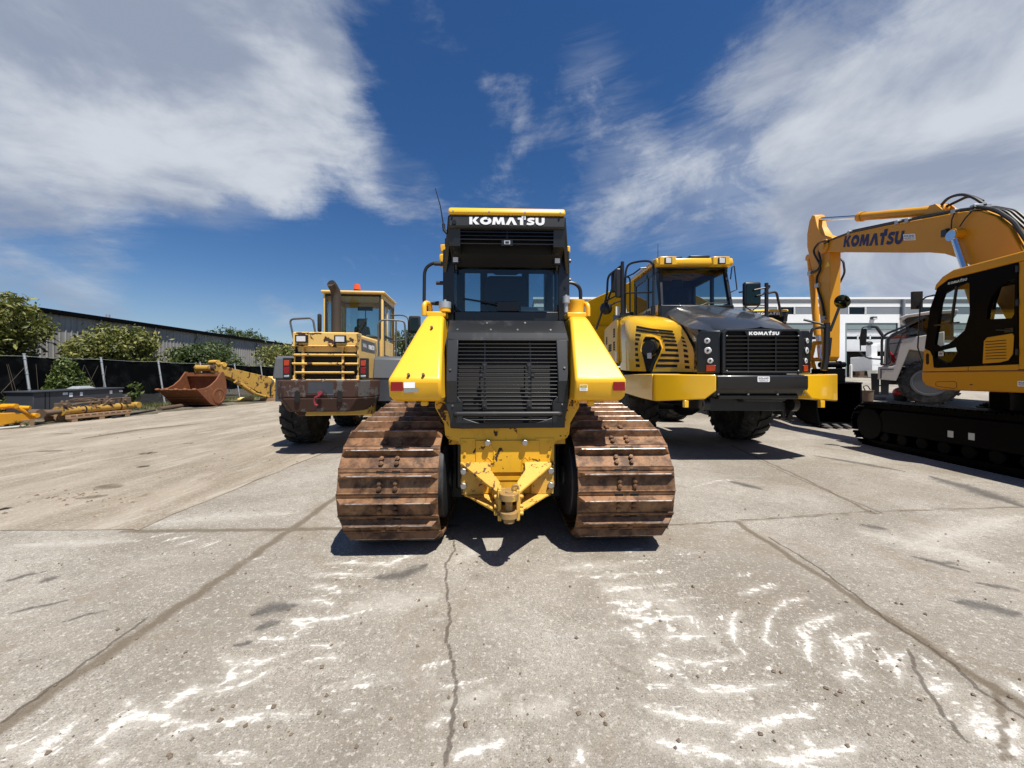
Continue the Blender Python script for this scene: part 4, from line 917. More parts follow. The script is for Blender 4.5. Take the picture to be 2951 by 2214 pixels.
    for sx in (-1, 1):
        ca = MB(); ca.tube([(sx * .40, 5.6, .55), (sx * .45, 7.0, .5), (sx * .42, 7.95, .55)], .10, 8); ca.tube([(sx * .36, 6.9, 1.25), (sx * .36, 7.9, .95)], .05, 10); D.part('blade_arm', ca, 'dozer_yellow', bl)
    return D
DOZ = make_dozer()
# ---------------------------------------------------------------- excavator on the right, boom reaching away
def make_excavator():
    O = Vector((0, 0, 0)); loc = (9.6, 6.5, 0)
    E = Thing('excavator', "big yellow excavator at the right edge, boom raised over its cab and stick hanging down", 'excavator', loc, (0, 0, 0), -math.atan2(.11, .994))
    # local frame: x across (cab on -x), y forward
    # undercarriage, coloured near-black to stand for the shade beneath the house
    for sx in (-1, 1):
        xo, xi = sx * 1.60, sx * .92; x0, x1 = sorted((xo, xi)); yr, yf, r_ = -2.0, 2.28, .44
        pr = [(yf + (r_ + .03) * math.cos(R(a)), .50 + (r_ + .03) * math.sin(R(a))) for a in range(-90, 91, 15)] + [(yr + (r_ + .03) * math.cos(R(a)), .50 + (r_ + .03) * math.sin(R(a))) for a in range(90, 271, 15)]
        t = MB(); dp_ = [(yf + (r_ - .07) * math.cos(R(a)), .50 + (r_ - .07) * math.sin(R(a))) for a in range(-90, 91, 15)] + [(yr + (r_ - .07) * math.cos(R(a)), .50 + (r_ - .07) * math.sin(R(a))) for a in range(90, 271, 15)]; m_ = len(pr)
        t._add([(xx, *q_) for xx in (x0 + .1, x1 - .1) for l_ in (pr, dp_) for q_ in l_], [f_ for i in range(m_) for j in ((i + 1) % m_,) for f_ in ((i, j, m_ + j, m_ + i), (2 * m_ + i, 3 * m_ + i, 3 * m_ + j, 2 * m_ + j), (i, 2 * m_ + i, 2 * m_ + j, j), (m_ + i, m_ + j, 3 * m_ + j, 3 * m_ + i))], 0)
        tr = E.part('crawler_track', t, 'cab_black')
        sm = MB(); n = len(pr); pv = [Vector(p) for p in pr] + [Vector(pr[0])]; Lt = sum((pv[i + 1] - pv[i]).length for i in range(n)); N = 52
        def at(s):
            s %= Lt
            for i in range(n):
                d = (pv[i + 1] - pv[i]).length
                if s <= d: return pv[i].lerp(pv[i + 1], s / max(d, 1e-9)), (pv[i + 1] - pv[i]).normalized()
                s -= d
            return pv[0], Vector((1, 0))
        proto = None
        for k in range(N):
            p, tt = at(k * Lt / N); nn = Vector((tt.y, -tt.x))
            if proto is None:
                s_ = MB(); s_.box(-.34, .34, -.095, .095, 0, .022)
                for y in (-.07, 0, .07): s_.box(-.34, .34, y - .012, y + .012, .022, .048)
                so = build('track_shoe', s_, 'cab_black', None, smooth=0); proto = so
            else: so = proto.copy(); scene.collection.objects.link(so)
            so.parent = tr; so.matrix_local = Matrix(((1, 0, 0, (x0 + x1) / 2), (0, tt.x, nn.x, p.x), (0, tt.y, nn.y, p.y), (0, 0, 0, 1)))
        f = MB(); f.prism([(-1.75, .36), (-1.75, .70), (-1.5, .86), (1.9, .86), (2.05, .70), (2.05, .36)], 'x', x0 + .03, x1 - .03); [f.cyl((x0 + .06, -1.6 + .44 * i, .26), (x1 - .06, -1.6 + .44 * i, .26), .13, 14) for i in range(9)]; [f.cyl((x0 + .1, y, .83), (x1 - .1, y, .83), .08, 12) for y in (-.7, .9)]
        for y in (-2.0, 2.28): f.cyl((xo - sx * .02, y, .5), (xi, y, .5), .36, 24)
        fr = E.part('track_frame', f, 'cab_black', bev=.02)
        if sx < 0:
            w = MB(); w.box(xo + .024, xo + .03, .38, .48, .48, .60); w.box(xo + .024, xo + .03, .02, .12, .49, .61); E.each('white_label', w, 'paper', fr)
            w = MB(); w.slab([(xo + .01, 1.15, .99), (xo + .25, 1.25, .99), (xo + .1, .75, .99)], (0, 0, .004)); E.part('track_guard', w, 'dusty_black', fr)
    c = MB(); c.box(-.95, .95, -1.1, 1.2, .45, .95); c.cyl((0, 0, .9), (0, 0, 1.32), .75, 28); c.box(-.5, 1.38, -3.0, .9, .98, 1.32); E.part('centre_frame', c, 'cab_black', bev=.03)  # long low box added to fill the gap under the house with dark
    # house
    xl = -1.35
    h = MB(); h.prism([(1.18, 1.42), (1.26, 1.52), (1.26, 1.70), (-3.0, 1.70), (-3.0, 1.33), (.9, 1.34)], 'x', xl, -.32); E.part('house_skirt', h, 'digger_yellow', bev=.03)
    h = MB(); h.prism([(-.50, 1.714), (-.50, 2.78), (-3.0, 2.78), (-3.0, 1.714)], 'x', xl, -.35); sd = E.part('side_cover', h, 'digger_yellow', bev=.03)
    q = MB(); q.box(xl - .006, xl, -.60, -.51, 2.31, 2.33); E.part('cover_seam', q, 'dark_hole', sd)
    h = MB(); h.box(-.35, 1.38, -3.0, .3, 1.40, 2.55); h.box(.45, 1.38, .3, 1.2, 1.40, 2.2); h.prism([(-3.0, 1.35), (-3.0, 2.75), (-3.3, 2.6), (-3.55, 2.3), (-3.55, 1.6), (-3.3, 1.35)], 'x', -1.42, 1.42); h.box(-.35, .5, .3, 1.0, 1.33, 1.72); E.part('house', h, 'digger_yellow', bev=.05)
    # cab: black glazed side, yellow roof and lower front
    cx0, cx1 = xl, -.38
    side = [(1.22, 1.71), (1.20, 2.25), (1.08, 2.95), (.92, 3.36), (.74, 3.47), (-.38, 3.47), (-.40, 1.71)]
    roof = MB(); roof.prism([(1.00, 3.30), (.96, 3.42), (.83, 3.54), (.62, 3.62), (-.60, 3.62), (-.60, 3.46), (.70, 3.46), (.88, 3.38)], 'x', cx0 - .01, cx1 + .01); rf = E.part('cab_roof', roof, 'digger_yellow', bev=.03, seg=3)
    rear = MB(); rear.box(cx0 - .008, cx1, -.60, -.41, 1.714, 3.46); E.part('cab_rear', rear, 'digger_yellow', bev=.02)
    sill = MB(); sill.prism([(1.23, 1.705), (-.41, 1.705), (-.41, 1.80), (1.0, 1.77), (1.02, 2.0), (1.08, 2.12), (1.19, 2.16)], 'x', cx0 - .01, cx0 + .08); sl = E.part('cab_sill', sill, 'digger_yellow', bev=.012)
    q = MB(); q.prism([(1.085, 1.86), (1.085, 2.05), (1.115, 2.07), (1.145, 2.05), (1.145, 1.86), (1.115, 1.84)], 'x', cx0 - .015, cx0 - .008); E.part('sill_slot', q, 'dark_hole', sl)
    # cab side frames around real window openings (y, z)
    win1 = [(.98, 2.24), (.86, 3.05), (.80, 3.20), (.40, 3.33), (.34, 3.29), (.335, 2.75), (.42, 2.45), (.70, 2.23), (.90, 2.18)]
    win2 = [(-.355, 3.20), (-.345, 2.62), (-.31, 2.56), (.06, 2.60), (.04, 2.80), (-.02, 2.98), (-.13, 3.12), (-.25, 3.19)]
    win3 = [(.98, 1.98), (.96, 2.10), (.58, 2.16), (.55, 2.05), (.68, 1.84), (.74, 1.83)]
    def panel_with_holes(outer, holes, x, th, mats, name, parent):
        me_pts = []; bm = bmesh.new(); edges = []
        for lp in [outer] + holes:
            vs = [bm.verts.new((x, a, b)) for a, b in lp]
            for i in range(len(vs)): edges.append(bm.edges.new((vs[i], vs[(i + 1) % len(vs)])))
        bmesh.ops.triangle_fill(bm, use_beauty=True, use_dissolve=False, edges=edges)
        mb = MB(); bm.verts.index_update(); bm.verts.ensure_lookup_table(); vv = [v.co.copy() for v in bm.verts]; fs = [tuple(v.index for v in f.verts) for f in bm.faces]; n = len(vv)
        off = Vector((th, 0, 0)); bd = [(e.verts[0].index, e.verts[1].index) for e in bm.edges if len(e.link_faces) == 1]; bm.free()
        mb._add(vv + [v + off for v in vv], fs + [tuple(i + n for i in f) for f in fs] + [(a, b, b + n, a + n) for a, b in bd], 0)
        return E.part(name, mb, mats, parent, smooth=0)
    outer = [(1.19, 2.17), (1.08, 2.95), (.93, 3.34), (.72, 3.455), (-.385, 3.455), (-.40, 1.81), (1.0, 1.785), (1.03, 2.0), (1.09, 2.125)]
    door = panel_with_holes(outer, [win1, win2, win3], cx0, .05, 'cab_black', 'cab_door', None)
    gl = MB(); gl.poly([(cx0 + .03, a, b) for a, b in win1]); gl.poly([(cx0 + .03, a, b) for a, b in win2]); gl.poly([(cx0 + .03, a, b) for a, b in win3]); E.part('door_glass', gl, 'cab_glass', door, smooth=0)
    gl = MB(); gl.box(cx0 - .004, cx0 + .04, .55, .99, 2.60, 2.625); gl.hexa([(cx0 - .004, .66, 2.6), (cx0 + .03, .66, 2.6), (cx0 + .03, .69, 2.6), (cx0 - .004, .69, 2.6), (cx0 - .004, .56, 3.3), (cx0 + .03, .56, 3.3), (cx0 + .03, .585, 3.3), (cx0 - .004, .585, 3.3)]); E.part('window_bar', gl, 'black_paint', door)
    far = panel_with_holes(outer, [[(.98, 2.24), (.86, 3.05), (.78, 3.30), (-.30, 3.30), (-.30, 2.3)]], cx1 - .05, .05, 'cab_black', 'cab_far_side', None)
    fr = MB(); fr.hexa([(cx0 + .05, 1.14, 1.72), (cx1 - .05, 1.14, 1.72), (cx1 - .05, 1.22, 1.72), (cx0 + .05, 1.22, 1.72), (cx0 + .05, 1.12, 2.1), (cx1 - .05, 1.12, 2.1), (cx1 - .05, 1.20, 2.1), (cx0 + .05, 1.20, 2.1)]); fr.box(cx0 + .05, cx1 - .05, -.42, -.36, 1.72, 2.5); fr.box(cx0 + .05, cx1 - .05, -.40, 1.15, 1.72, 1.80); E.part('cab_frame', fr, 'cab_black')
    lt = MB(); lettering(lt, "KOMATSU", (cx0 - .0005, .72, 3.355), (0, -1, 0), (0, 0, 1), .34, .045, .003, shear=.1); E.part('lettering', lt, 'paper', door, smooth=0)
    ds = MB(); plate(ds, (cx0 + .026, .94, 1.99), (0, -1, 0), (0, 0, 1), .12, .11, .003, .01, 0); plate(ds, (cx0 + .0225, .93, 2.0), (0, -1, 0), (0, 0, 1), .10, .09, .003, .008, 1); font_text(ds, "W", (cx0 + .019, .915, 2.02), (0, -1, 0), (0, 0, 1), .07, .05, .001, 0); font_text(ds, "Wi", (cx0 + .019, .78, 2.01), (0, -1, 0), (0, 0, 1), .12, .07, .001, 0); E.part('window_sticker', ds, ['decal_black', 'paper'], door, smooth=0)
    vp = MB(); vp.prism([(.11, 1.83), (.09, 2.22), (.04, 2.28), (-.33, 2.31), (-.352, 2.27), (-.335, 1.97), (-.27, 1.87), (-.15, 1.84)], 'x', cx0 - .014, cx0 - .001); v_ = E.part('vent_panel', vp, 'digger_yellow', door, bev=.005)
    vs_ = MB()
    for i in range(7): vs_.box(cx0 - .018, cx0 - .0135, -.25, .06, 1.90 + i * .050, 1.912 + i * .050)
    E.each('vent_slot', vs_, 'dark_hole', v_)
    st = MB(); st.box(-1.12, -.65, -.30, -.12, 2.1, 3.0); st.box(-1.0, -.78, -.28, -.16, 3.0, 3.2); st.box(-1.12, -.65, -.25, .3, 2.0, 2.22); st.box(-1.22, -1.12, -.2, .4, 2.2, 2.42); st.box(-.65, -.55, -.2, .4, 2.2, 2.42); E.part('seat', st, 'seat_cloth', bev=.05, seg=3)
    q = MB(); q.cyl((xl, -.53, 2.02), (xl - .01, -.53, 2.02), .04, 14); q.prism([(-.52, 1.83), (-.56, 1.86), (-.62, 1.83), (-.58, 1.79)], 'x', xl - .02, xl); E.part('cover_latch', q, 'dark_hole', sd)
    # tank cover lines, sign on the skirt
    q = MB(); ln_ = [(.93, 1.50), (.60, 1.51), (.56, 1.48), (.56, 1.395), (.60, 1.375), (.92, 1.405), (.96, 1.43), (.96, 1.48), (.93, 1.50)]
    q.tube([(xl - .001, a, b) for a, b in ln_], .005, 5); q.prism([(.34, 1.455), (.31, 1.47), (.27, 1.455), (.31, 1.44)], 'x', xl - .004, xl + .001); E.part('skirt_hatch', q, 'pipe_brown')
    dealer_sign(E, (xl - .002, -.40, 1.44), (0, -1, 0), (0, 0, 1), .22, .09)
    q = MB(); q.tube([(cx0 - .01, -.30, 2.36), (cx0 - .045, -.27, 2.37), (cx0 - .045, -.14, 2.39), (cx0 - .01, -.11, 2.39)], .012, 7, 0, .02); q.box(cx0 - .012, cx0, -.34, -.22, 2.335, 2.40); E.part('door_handle', q, 'tube_black', door)
    for z_ in (1.95, 2.75, 3.3): q = MB(); q.cyl((cx0 - .018, -.405, z_), (cx0 - .018, -.405, z_ + .10), .016, 8); E.part('hinge', q, 'black_paint', door)
    q = MB(); q.box(xl - .0115, xl - .0085, .345, .352, 1.705, 1.79); q.box(xl - .004, xl + .001, -2.9, 1.2, 1.703, 1.712); E.part('panel_seam', q, 'dark_hole', sl)
    # mirror by the door
    m = MB(); m.tube([(cx0 + .02, 1.0, 3.22), (cx0 - .06, 1.10, 3.20), (cx0 - .10, 1.16, 3.12), (cx0 - .10, 1.20, 2.98)], .016, 8, 0, .04); m.tube([(cx0 - .10, 1.16, 3.14), (cx0 - .10, 1.22, 2.2), (cx0 - .02, 1.22, 1.9)], .013, 8); m.box(cx0 - .20, cx0 - .02, 1.20, 1.26, 2.98, 3.34); E.part('mirror', m, 'tube_black', bev=.035, seg=3)
    # boom
    bx0, bx1 = -.22, .30
    up = [(.02, 2.15), (.35, 3.0), (.60, 3.85), (.83, 4.44), (1.05, 4.74), (1.32, 4.965), (1.62, 5.09), (1.95, 5.17), (3.17, 5.455), (4.86, 5.82), (5.62, 5.94), (5.95, 5.93), (6.10, 5.83)]
    lo = [(6.08, 5.70), (5.95, 5.64), (5.25, 5.39), (2.89, 4.62), (2.40, 4.47), (2.05, 4.33), (1.72, 4.12), (1.45, 3.85), (1.1, 3.2), (.65, 2.2), (.35, 1.95), (.1, 1.95)]
    b = MB(); b.prism(up + lo, 'x', bx0, bx1); boom = E.part('boom', b, 'digger_yellow', bev=.015)
    def bp(px, py, off=.003):       # a photo reading carried onto the boom's side plate, then into the excavator's own frame
        r_ = (px - CX_) / F_; lx = bx0 - off; ly = ((9.6 + .994 * lx) - r_ * (6.5 - .11 * lx)) / (.994 * r_ - .11); Yw = 6.5 - .11 * lx + .994 * ly
        return Vector((lx, ly, Z(py, Yw)))
    l = MB(); a = bp(1821.5, 534.5); bb = bp(1949, 527.5); tl = bp(1826, 512)
    lettering(l, "KOMATSU", a, bb - a, (0, .02, 1), (bb - a).length, .33, .004, shear=.30); E.part('lettering', l, 'decal_navy', boom, smooth=0)
    a = bp(1953, 520); bb = bp(1979, 519); dealer_sign(E, a, bb - a, (0, .12, 1), (bb - a).length, .165, boom)
    pin = MB(); p0 = bp(2074, 506); pin.cyl(p0 + Vector((.05, 0, 0)), p0 - Vector((.16, 0, 0)), .115, 22, 1); pin.cyl(p0 - Vector((.16, 0, 0)), p0 - Vector((.175, 0, 0)), .085, 20, 2); pin.box(p0.x - .08, p0.x, p0.y + .20, p0.y + .33, p0.z + .05, p0.z + .20, 0); E.part('boom_pin', pin, ['black_paint', 'digger_yellow', 'zinc'], boom, bev=.006)
    for lx in (bx0 - .12, bx1 + .12):
        p0 = Vector((lx, 1.72, 4.62)); p1 = Vector((lx, .95, 2.0)); d = (p1 - p0)
        cy = MB(); cy.tube([p0 + d * .38, p1], .095, 18); cy.tube([p0 + d * .37, p0 + d * .40], .11, 18); cyo = E.part('boom_cylinder', cy, 'digger_yellow')
        ro = MB(); ro.tube([p0, p0 + d * .38], .058, 16); ro.cyl(p0 + Vector((-.06, 0, 0)), p0 + Vector((.06, 0, 0)), .11, 18); E.part('cylinder_rod', ro, 'chrome', cyo)
    hl = MB(); hl.tube([bp(1787, 521, .02), bp(1835, 503, .02), bp(1945, 480, .02), bp(2055, 458, .02), bp(2105, 450, .02)], .028, 8)
    hl.tube([bp(1835, 500, -.08), bp(1945, 477, -.08), bp(2060, 455, -.08), bp(2125, 447, -.08)], .024, 8)
    hl.tube([bp(2105, 450, .02), (bx0 + .02, 1.45, 5.12), (bx0 + .05, 1.1, 4.9), (bx0 + .05, .8, 4.55), (bx0 + .05, .5, 3.9)], .035, 8, 0, .1)
    for k in range(4): hl.tube([(bx0 + .10 + .09 * k, 1.95, 5.20), (bx0 + .10 + .09 * k, 1.45, 5.10), (bx0 + .10 + .09 * k, 1.05, 4.84), (bx0 + .1 + .09 * k, .72, 4.35), (bx0 + .1 + .09 * k, .4, 3.4)], .024, 8, 0, .1)
    hl.tube([bp(2062, 460, .03), bp(2056, 475, .05), bp(2055, 492, .05), bp(2060, 505, .04)], .012, 6); hl.tube([bp(2100, 456, .03), bp(2085, 472, .05), bp(2073, 490, .06)], .012, 6)
    hl.tube([(.05, 2.42, 5.56), (.0, 2.2, 5.64), (-.02, 1.9, 5.58), (-.05, 1.62, 5.38), (-.05, 1.4, 5.12)], .030, 8, 0, .2); hl.tube([(.1, 2.38, 5.5), (.08, 2.1, 5.50), (.05, 1.8, 5.50), (.0, 1.5, 5.24)], .030, 8, 0, .2)
    E.part('hose', hl, 'hose_black', boom)
    cl = MB()
    for px, py in ((1834, 503), (1938, 481), (1960, 477), (2061, 457)): p = bp(px, py, .02); cl.box(p.x - .03, p.x + .06, p.y - .05, p.y + .05, p.z - .05, p.z + .045)
    p = bp(2102, 447, 0); cl.box(p.x - .02, p.x + .3, p.y - .05, p.y + .05, p.z - .08, p.z + .04); E.each('hose_clamp', cl, 'zinc', boom, bev=.008)
    # stick cylinder on top of the boom
    q0 = Vector((.04, 6.62, 6.94)); q1 = Vector((.04, 4.80, 6.27)); q2 = Vector((.04, 2.45, 5.46))
    cy = MB(); cy.tube([q1, q1.lerp(q2, .06)], .135, 20); cy.tube([q1.lerp(q2, .06), q2], .112, 20); cy.cyl(q2 + Vector((-.12, 0, 0)), q2 + Vector((.12, 0, 0)), .12, 18); cyo = E.part('stick_cylinder', cy, 'digger_yellow')
    ro = MB(); ro.tube([q0, q1], .06, 16); E.part('cylinder_rod', ro, 'chrome', cyo)
    eb = MB()
    for x in (-.11, .17): eb.prism([(2.75, 5.30), (2.52, 5.60), (2.38, 5.58), (2.0, 5.12)], 'x', x, x + .03)
    E.part('cylinder_bracket', eb, 'digger_yellow', boom)
    # stick
    sx0, sx1 = -.12, .20
    s = MB(); s.prism([(5.78, 6.02), (5.77, 5.2), (5.80, 3.6), (5.82, 2.22), (5.95, 2.08), (6.08, 2.10), (6.16, 2.3), (6.22, 3.3), (6.36, 4.5), (6.72, 5.5), (6.90, 6.1), (6.90, 6.55), (6.78, 6.95), (6.62, 7.10), (6.50, 7.02), (6.38, 6.6), (6.12, 6.22)], 'x', sx0, sx1); stick = E.part('stick', s, 'digger_yellow', bev=.02)
    bo = MB()
    for x in (bx0 - .05, bx1): bo.prism([(5.86 + .22 * math.cos(R(a)), 5.78 + .22 * math.sin(R(a))) for a in range(0, 360, 30)], 'x', x, x + .05)
    bo.cyl((bx0 - .09, 5.86, 5.78), (bx1 + .09, 5.86, 5.78), .09, 18); E.part('stick_pin', bo, 'digger_yellow', stick, bev=.008)
    c0 = Vector((.04, 6.98, 5.75)); c1 = Vector((.04, 6.62, 3.0)); c2 = Vector((.04, 6.50, 2.2)); cy = MB(); cy.tube([c0, c1], .10, 18); cy.cyl(c0 + Vector((-.1, 0, 0)), c0 + Vector((.1, 0, 0)), .11, 16); bc = E.part('bucket_cylinder', cy, 'digger_yellow'); ro = MB(); ro.tube([c1, c2], .055, 14); E.part('cylinder_rod', ro, 'chrome', bc)
    hs = MB()
    def sp(px, py, off=.03):
        r_ = (px - CX_) / F_; lx = sx0 - off; ly = ((9.6 + .994 * lx) - r_ * (6.5 - .11 * lx)) / (.994 * r_ - .11); return Vector((lx, ly, Z(py, 6.5 - .11 * lx + .994 * ly)))
    hs.tube([sp(1787, 521, .14), sp(1768, 525, .12), sp(1757, 540, .08), sp(1760, 552, .06), sp(1771, 570, .05), sp(1772, 585, .05), sp(1763, 600, .04), sp(1766, 625, .04), sp(1775, 650, .04), sp(1782, 690, .04)], .032, 8, 0, .15)
    hs.tube([sp(1789, 523, .14), sp(1775, 530, .12), sp(1768, 545, .08), sp(1774, 566, .06), sp(1768, 583, .06), sp(1752, 590, .06)], .030, 8, 0, .15)
    hs.tube([(sx1 + .04, 6.1, 5.5), (sx1 + .12, 5.85, 5.3), (sx1 + .13, 5.8, 4.9), (sx1 + .05, 5.9, 4.6)], .03, 8, 0, .1); E.part('hose', hs, 'hose_black', stick)
    cl = MB()
    for px, py in ((1768, 617), (1781, 688), (1752, 590)): p = sp(px, py, .0); cl.box(p.x - .08, p.x, p.y - .10, p.y + .08, p.z - .08, p.z + .06)
    E.each('hose_clamp', cl, 'zinc', stick, bev=.01)
    wl = MB(); p = sp(1788, 573, .0)
    wl.slab([p + Vector((-.003, .10, -.05)), p + Vector((-.003, -.10, -.05)), p + Vector((-.003, 0, .12))], (-.002, 0, 0)); E.part('warning_sticker', wl, 'warn_yellow', stick, smooth=0)
    # linkage, coupler and bucket
    lk = MB()
    for x in (-.26, .28): lk.prism([(6.25, 2.75), (6.40, 2.75), (6.72, 2.2), (6.60, 2.08), (6.48, 2.10)], 'x', x, x + .06)
    for x in (-.17, .21): lk.prism([(6.66, 2.2), (6.5, 2.15), (6.30, 1.62), (6.42, 1.55)], 'x', x, x + .05)
    lk.cyl((-.28, 6.32, 2.72), (.36, 6.32, 2.72), .06, 14); lk.cyl((-.28, 6.58, 2.18), (.36, 6.58, 2.18), .07, 14); E.part('bucket_link', lk, 'digger_yellow', bev=.008)
    qc = MB(); qc.box(-.24, .32, 5.75, 6.5, 1.42, 1.86); qc.cyl((-.34, 5.93, 1.98), (.42, 5.93, 1.98), .09, 16); qc.cyl((-.30, 5.95, 1.60), (.40, 5.95, 1.60), .10, 16); qc.prism([(5.8, 1.8), (6.05, 1.8), (6.05, 2.1), (5.85, 2.1)], 'x', -.20, -.14); qc.prism([(5.8, 1.8), (6.05, 1.8), (6.05, 2.1), (5.85, 2.1)], 'x', .22, .28); E.part('quick_coupler', qc, 'cab_black', bev=.02)
    bk = MB(); wx0, wx1 = -.62, .72
    prof = [(5.62, 1.42), (6.5, 1.45), (6.85, 1.28), (6.98, .95), (6.90, .55), (6.62, .22), (6.2, .10), (5.35, .06)]
    n = len(prof)
    for (a0, a1), (b0, b1) in zip(prof, prof[1:]):
        d = Vector((b0 - a0, b1 - a1)).normalized(); nn = Vector((-d.y, d.x)) * -.04
        bk.hexa([(wx0, a0, a1), (wx1, a0, a1), (wx1, b0, b1), (wx0, b0, b1), (wx0, a0 + nn.x, a1 + nn.y), (wx1, a0 + nn.x, a1 + nn.y), (wx1, b0 + nn.x, b1 + nn.y), (wx0, b0 + nn.x, b1 + nn.y)])
    for x in (wx0, wx1 - .05): bk.prism([(5.66, 1.40)] + prof[1:-1] + [(5.5, .09), (5.62, .55)], 'x', x, x + .05)
    buck = E.part('bucket', bk, 'cab_black')
    for i in range(5):
        x = wx0 + .1 + i * (wx1 - wx0 - .2) / 4; tb = MB(); tb.hexa([(x - .07, 5.42, .05), (x + .07, 5.42, .05), (x + .07, 5.42, .14), (x - .07, 5.42, .14), (x - .035, 5.10, .055), (x + .035, 5.10, .055), (x + .035, 5.10, .075), (x - .035, 5.10, .075)]); E.part('bucket_tooth', tb, 'steel', buck)
    return E
EXC = make_excavator()
# ---------------------------------------------------------------- wheel loader on the left, rear towards the camera
def make_loader():
    Lx, Ly = -3.92, 9.45
    L = Thing('wheel_loader', "faded yellow wheel loader with a rusty counterweight and tall exhaust pipe, behind the bulldozer", 'wheel loader', (Lx, Ly, 0), (0, 0, 0), R(5.5))
    # local frame: origin at the rear axle on the ground, y forward
    for x, s in ((-1.05, -1), (1.05, 1)):
        make_wheel(L, (x, 0, .79), .79, .60, lugs=18, side=s); make_wheel(L, (x, 3.15, .79), .79, .60, lugs=18, side=s)
    cw = MB(); x0, x1 = -.90, .90
    out = [(-.74, -1.88), (.66, -1.88), (x1, -1.52), (x1, -.9), (x0, -.9), (x0, -1.75)]
    top = [(a, b, 1.53) for a, b in out]; mid = [(a, b, 1.18) for a, b in out]; bot = [(a * .80, b * .97, .90) for a, b in out]
    cw.loop_prism(mid, top); cw.loop_prism(bot, [Vector(p) - Vector((0, 0, .0005)) for p in mid])
    cwt = L.part('counterweight', cw, 'counterweight_paint', bev=.025)
    r_ = MB(); r_.box(-.27, .22, -1.886, -1.86, 1.27, 1.49, 0); r_.box(-.30, -.27, -1.895, -1.86, 1.25, 1.50, 1); r_.box(.22, .25, -1.895, -1.86, 1.25, 1.50, 1); r_.box(-.30, .25, -1.895, -1.86, 1.235, 1.265, 1); L.part('rear_recess', r_, ['cabinet_grey', 'counterweight_paint'], cwt)
    for x in (-.46, .34):
        s_ = MB(); plate(s_, (x - .05, -1.888, 1.10), (1, 0, 0), (0, 0, 1), .10, .22, .006, .045); L.part('slot', s_, 'dark_hole', cwt)
    hk = MB(); hk.tube([(.02, -1.95, 1.27), (-.03, -1.96, 1.22), (-.10, -1.95, 1.19), (-.12, -1.94, 1.12), (-.10, -1.94, 1.05), (-.05, -1.95, 1.04)], .022, 8); hk.lathe([(-.015, .045), (.015, .045)], (-.01, -1.95, 1.28), 'y', 14); L.part('tow_hook', hk, 'hook_red', cwt)
    be = MB(); be.hexa([(-.55, -1.6, .80), (.72, -1.5, .80), (.72, -.3, .72), (-.55, -.3, .72), (-.7, -1.6, .92), (.78, -1.5, .92), (.78, -.3, 1.2), (-.7, -.3, 1.2)]); be.box(-.5, .5, -.9, 2.0, .75, 1.4); L.part('rear_frame', be, 'old_yellow', bev=.02)
    # engine hood with the grille
    hx0, hx1 = -.66, .60
    h = MB(); h.prism([(-1.50, 1.52), (-1.56, 2.40), (-1.50, 2.49), (.30, 2.52), (.30, 1.52)], 'x', hx0 + .02, hx1); hood = L.part('engine_hood', h, 'faded_yellow', bev=.05, seg=3)
    bnd = MB(); bnd.box(hx1 + .001, hx1 + .005, -1.35, -.25, 2.16, 2.40); st = L.part('side_band', bnd, 'fender_grey', hood)
    l = MB(); lettering(l, "KOMATSU", (hx1 + .0055, -.80, 2.22), (0, 1, 0), (0, 0, 1), .48, .10, .003); font_text(l, "WA", (hx1 + .0055, -1.28, 2.23), (0, 1, 0), (0, 0, 1), .30, .09, .003); L.part('lettering', l, 'decal_white', st, smooth=0)
    g = MB(); g.box(hx0, hx1, -1.62, -1.56, 2.24, 2.485, 0); g.prism([(-1.62, 2.485), (-1.56, 2.51), (-1.3, 2.51), (-1.3, 2.48), (-1.56, 2.24), (-1.62, 2.24)], 'x', hx0, hx1)
    gh = L.part('grille_header', g, 'peeling_yellow', bev=.02)
    for x in (-.47, .28):
        q = MB(); q.box(x - .115, x + .115, -1.70, -1.60, 2.285, 2.435, 0); q.box(x - .085, x + .085, -1.708, -1.695, 2.305, 2.41, 1); L.part('rear_light', q, ['dark_hole', 'lamp_lens'], gh)
    ft = MB(); lettering(ft, "KOMATSU", (-.16, -1.621, 2.32), (1, 0, 0), (0, 0, 1), .25, .035, .002); L.part('lettering', ft, 'decal_black', gh, smooth=0)
    k = MB(); k.box(hx0 + .02, hx1 - .02, -1.54, -1.515, 1.5, 2.24); L.part('radiator_core', k, 'dark_hole', hood)
    gr_ = MB()
    for i, z in enumerate((2.215, 2.035, 1.855, 1.675)):
        gr_.prism([(-1.60, z - .02), (-1.64, z + .01), (-1.62, z + .03), (-1.53, z + .015), (-1.53, z - .01)], 'x', hx0 - .02 + (.06 if i == 3 else 0), hx1 + .01 - (.08 if i == 3 else 0))
    gr_.box(hx0 - .04, hx1, -1.62, -1.53, 1.50, 1.545)
    for x in (-.48, .30): gr_.box(x - .022, x + .022, -1.60, -1.54, 1.50, 2.24)
    for s in (0, 1):
        x = hx0 - .015 if s == 0 else hx1 - .03; gr_.prism([(-1.60, 1.5), (-1.60, 1.62), (-1.52, 1.62), (-1.52, 1.5)], 'x', x, x + .05); gr_.prism([(-1.58, 1.62), (-1.58, 2.24), (-1.52, 2.24), (-1.52, 1.62)], 'x', x + .012, x + .032)
    L.part('grille', gr_, 'peeling_yellow', hood, bev=.008)
    for x in (-.79, .71):
        t = MB(); t.box(x - .075, x + .075, -1.60, -1.45, 1.56, 1.98, 0); t.box(x - .05, x + .05, -1.612, -1.598, 1.82, 1.93, 1); t.box(x - .05, x + .05, -1.612, -1.598, 1.655, 1.80, 2); t.box(x - .05, x + .05, -1.612, -1.598, 1.585, 1.63, 3); L.part('tail_light', t, ['rubber', 'amber_red', 'red_reflector', 'zinc'], bev=.006)
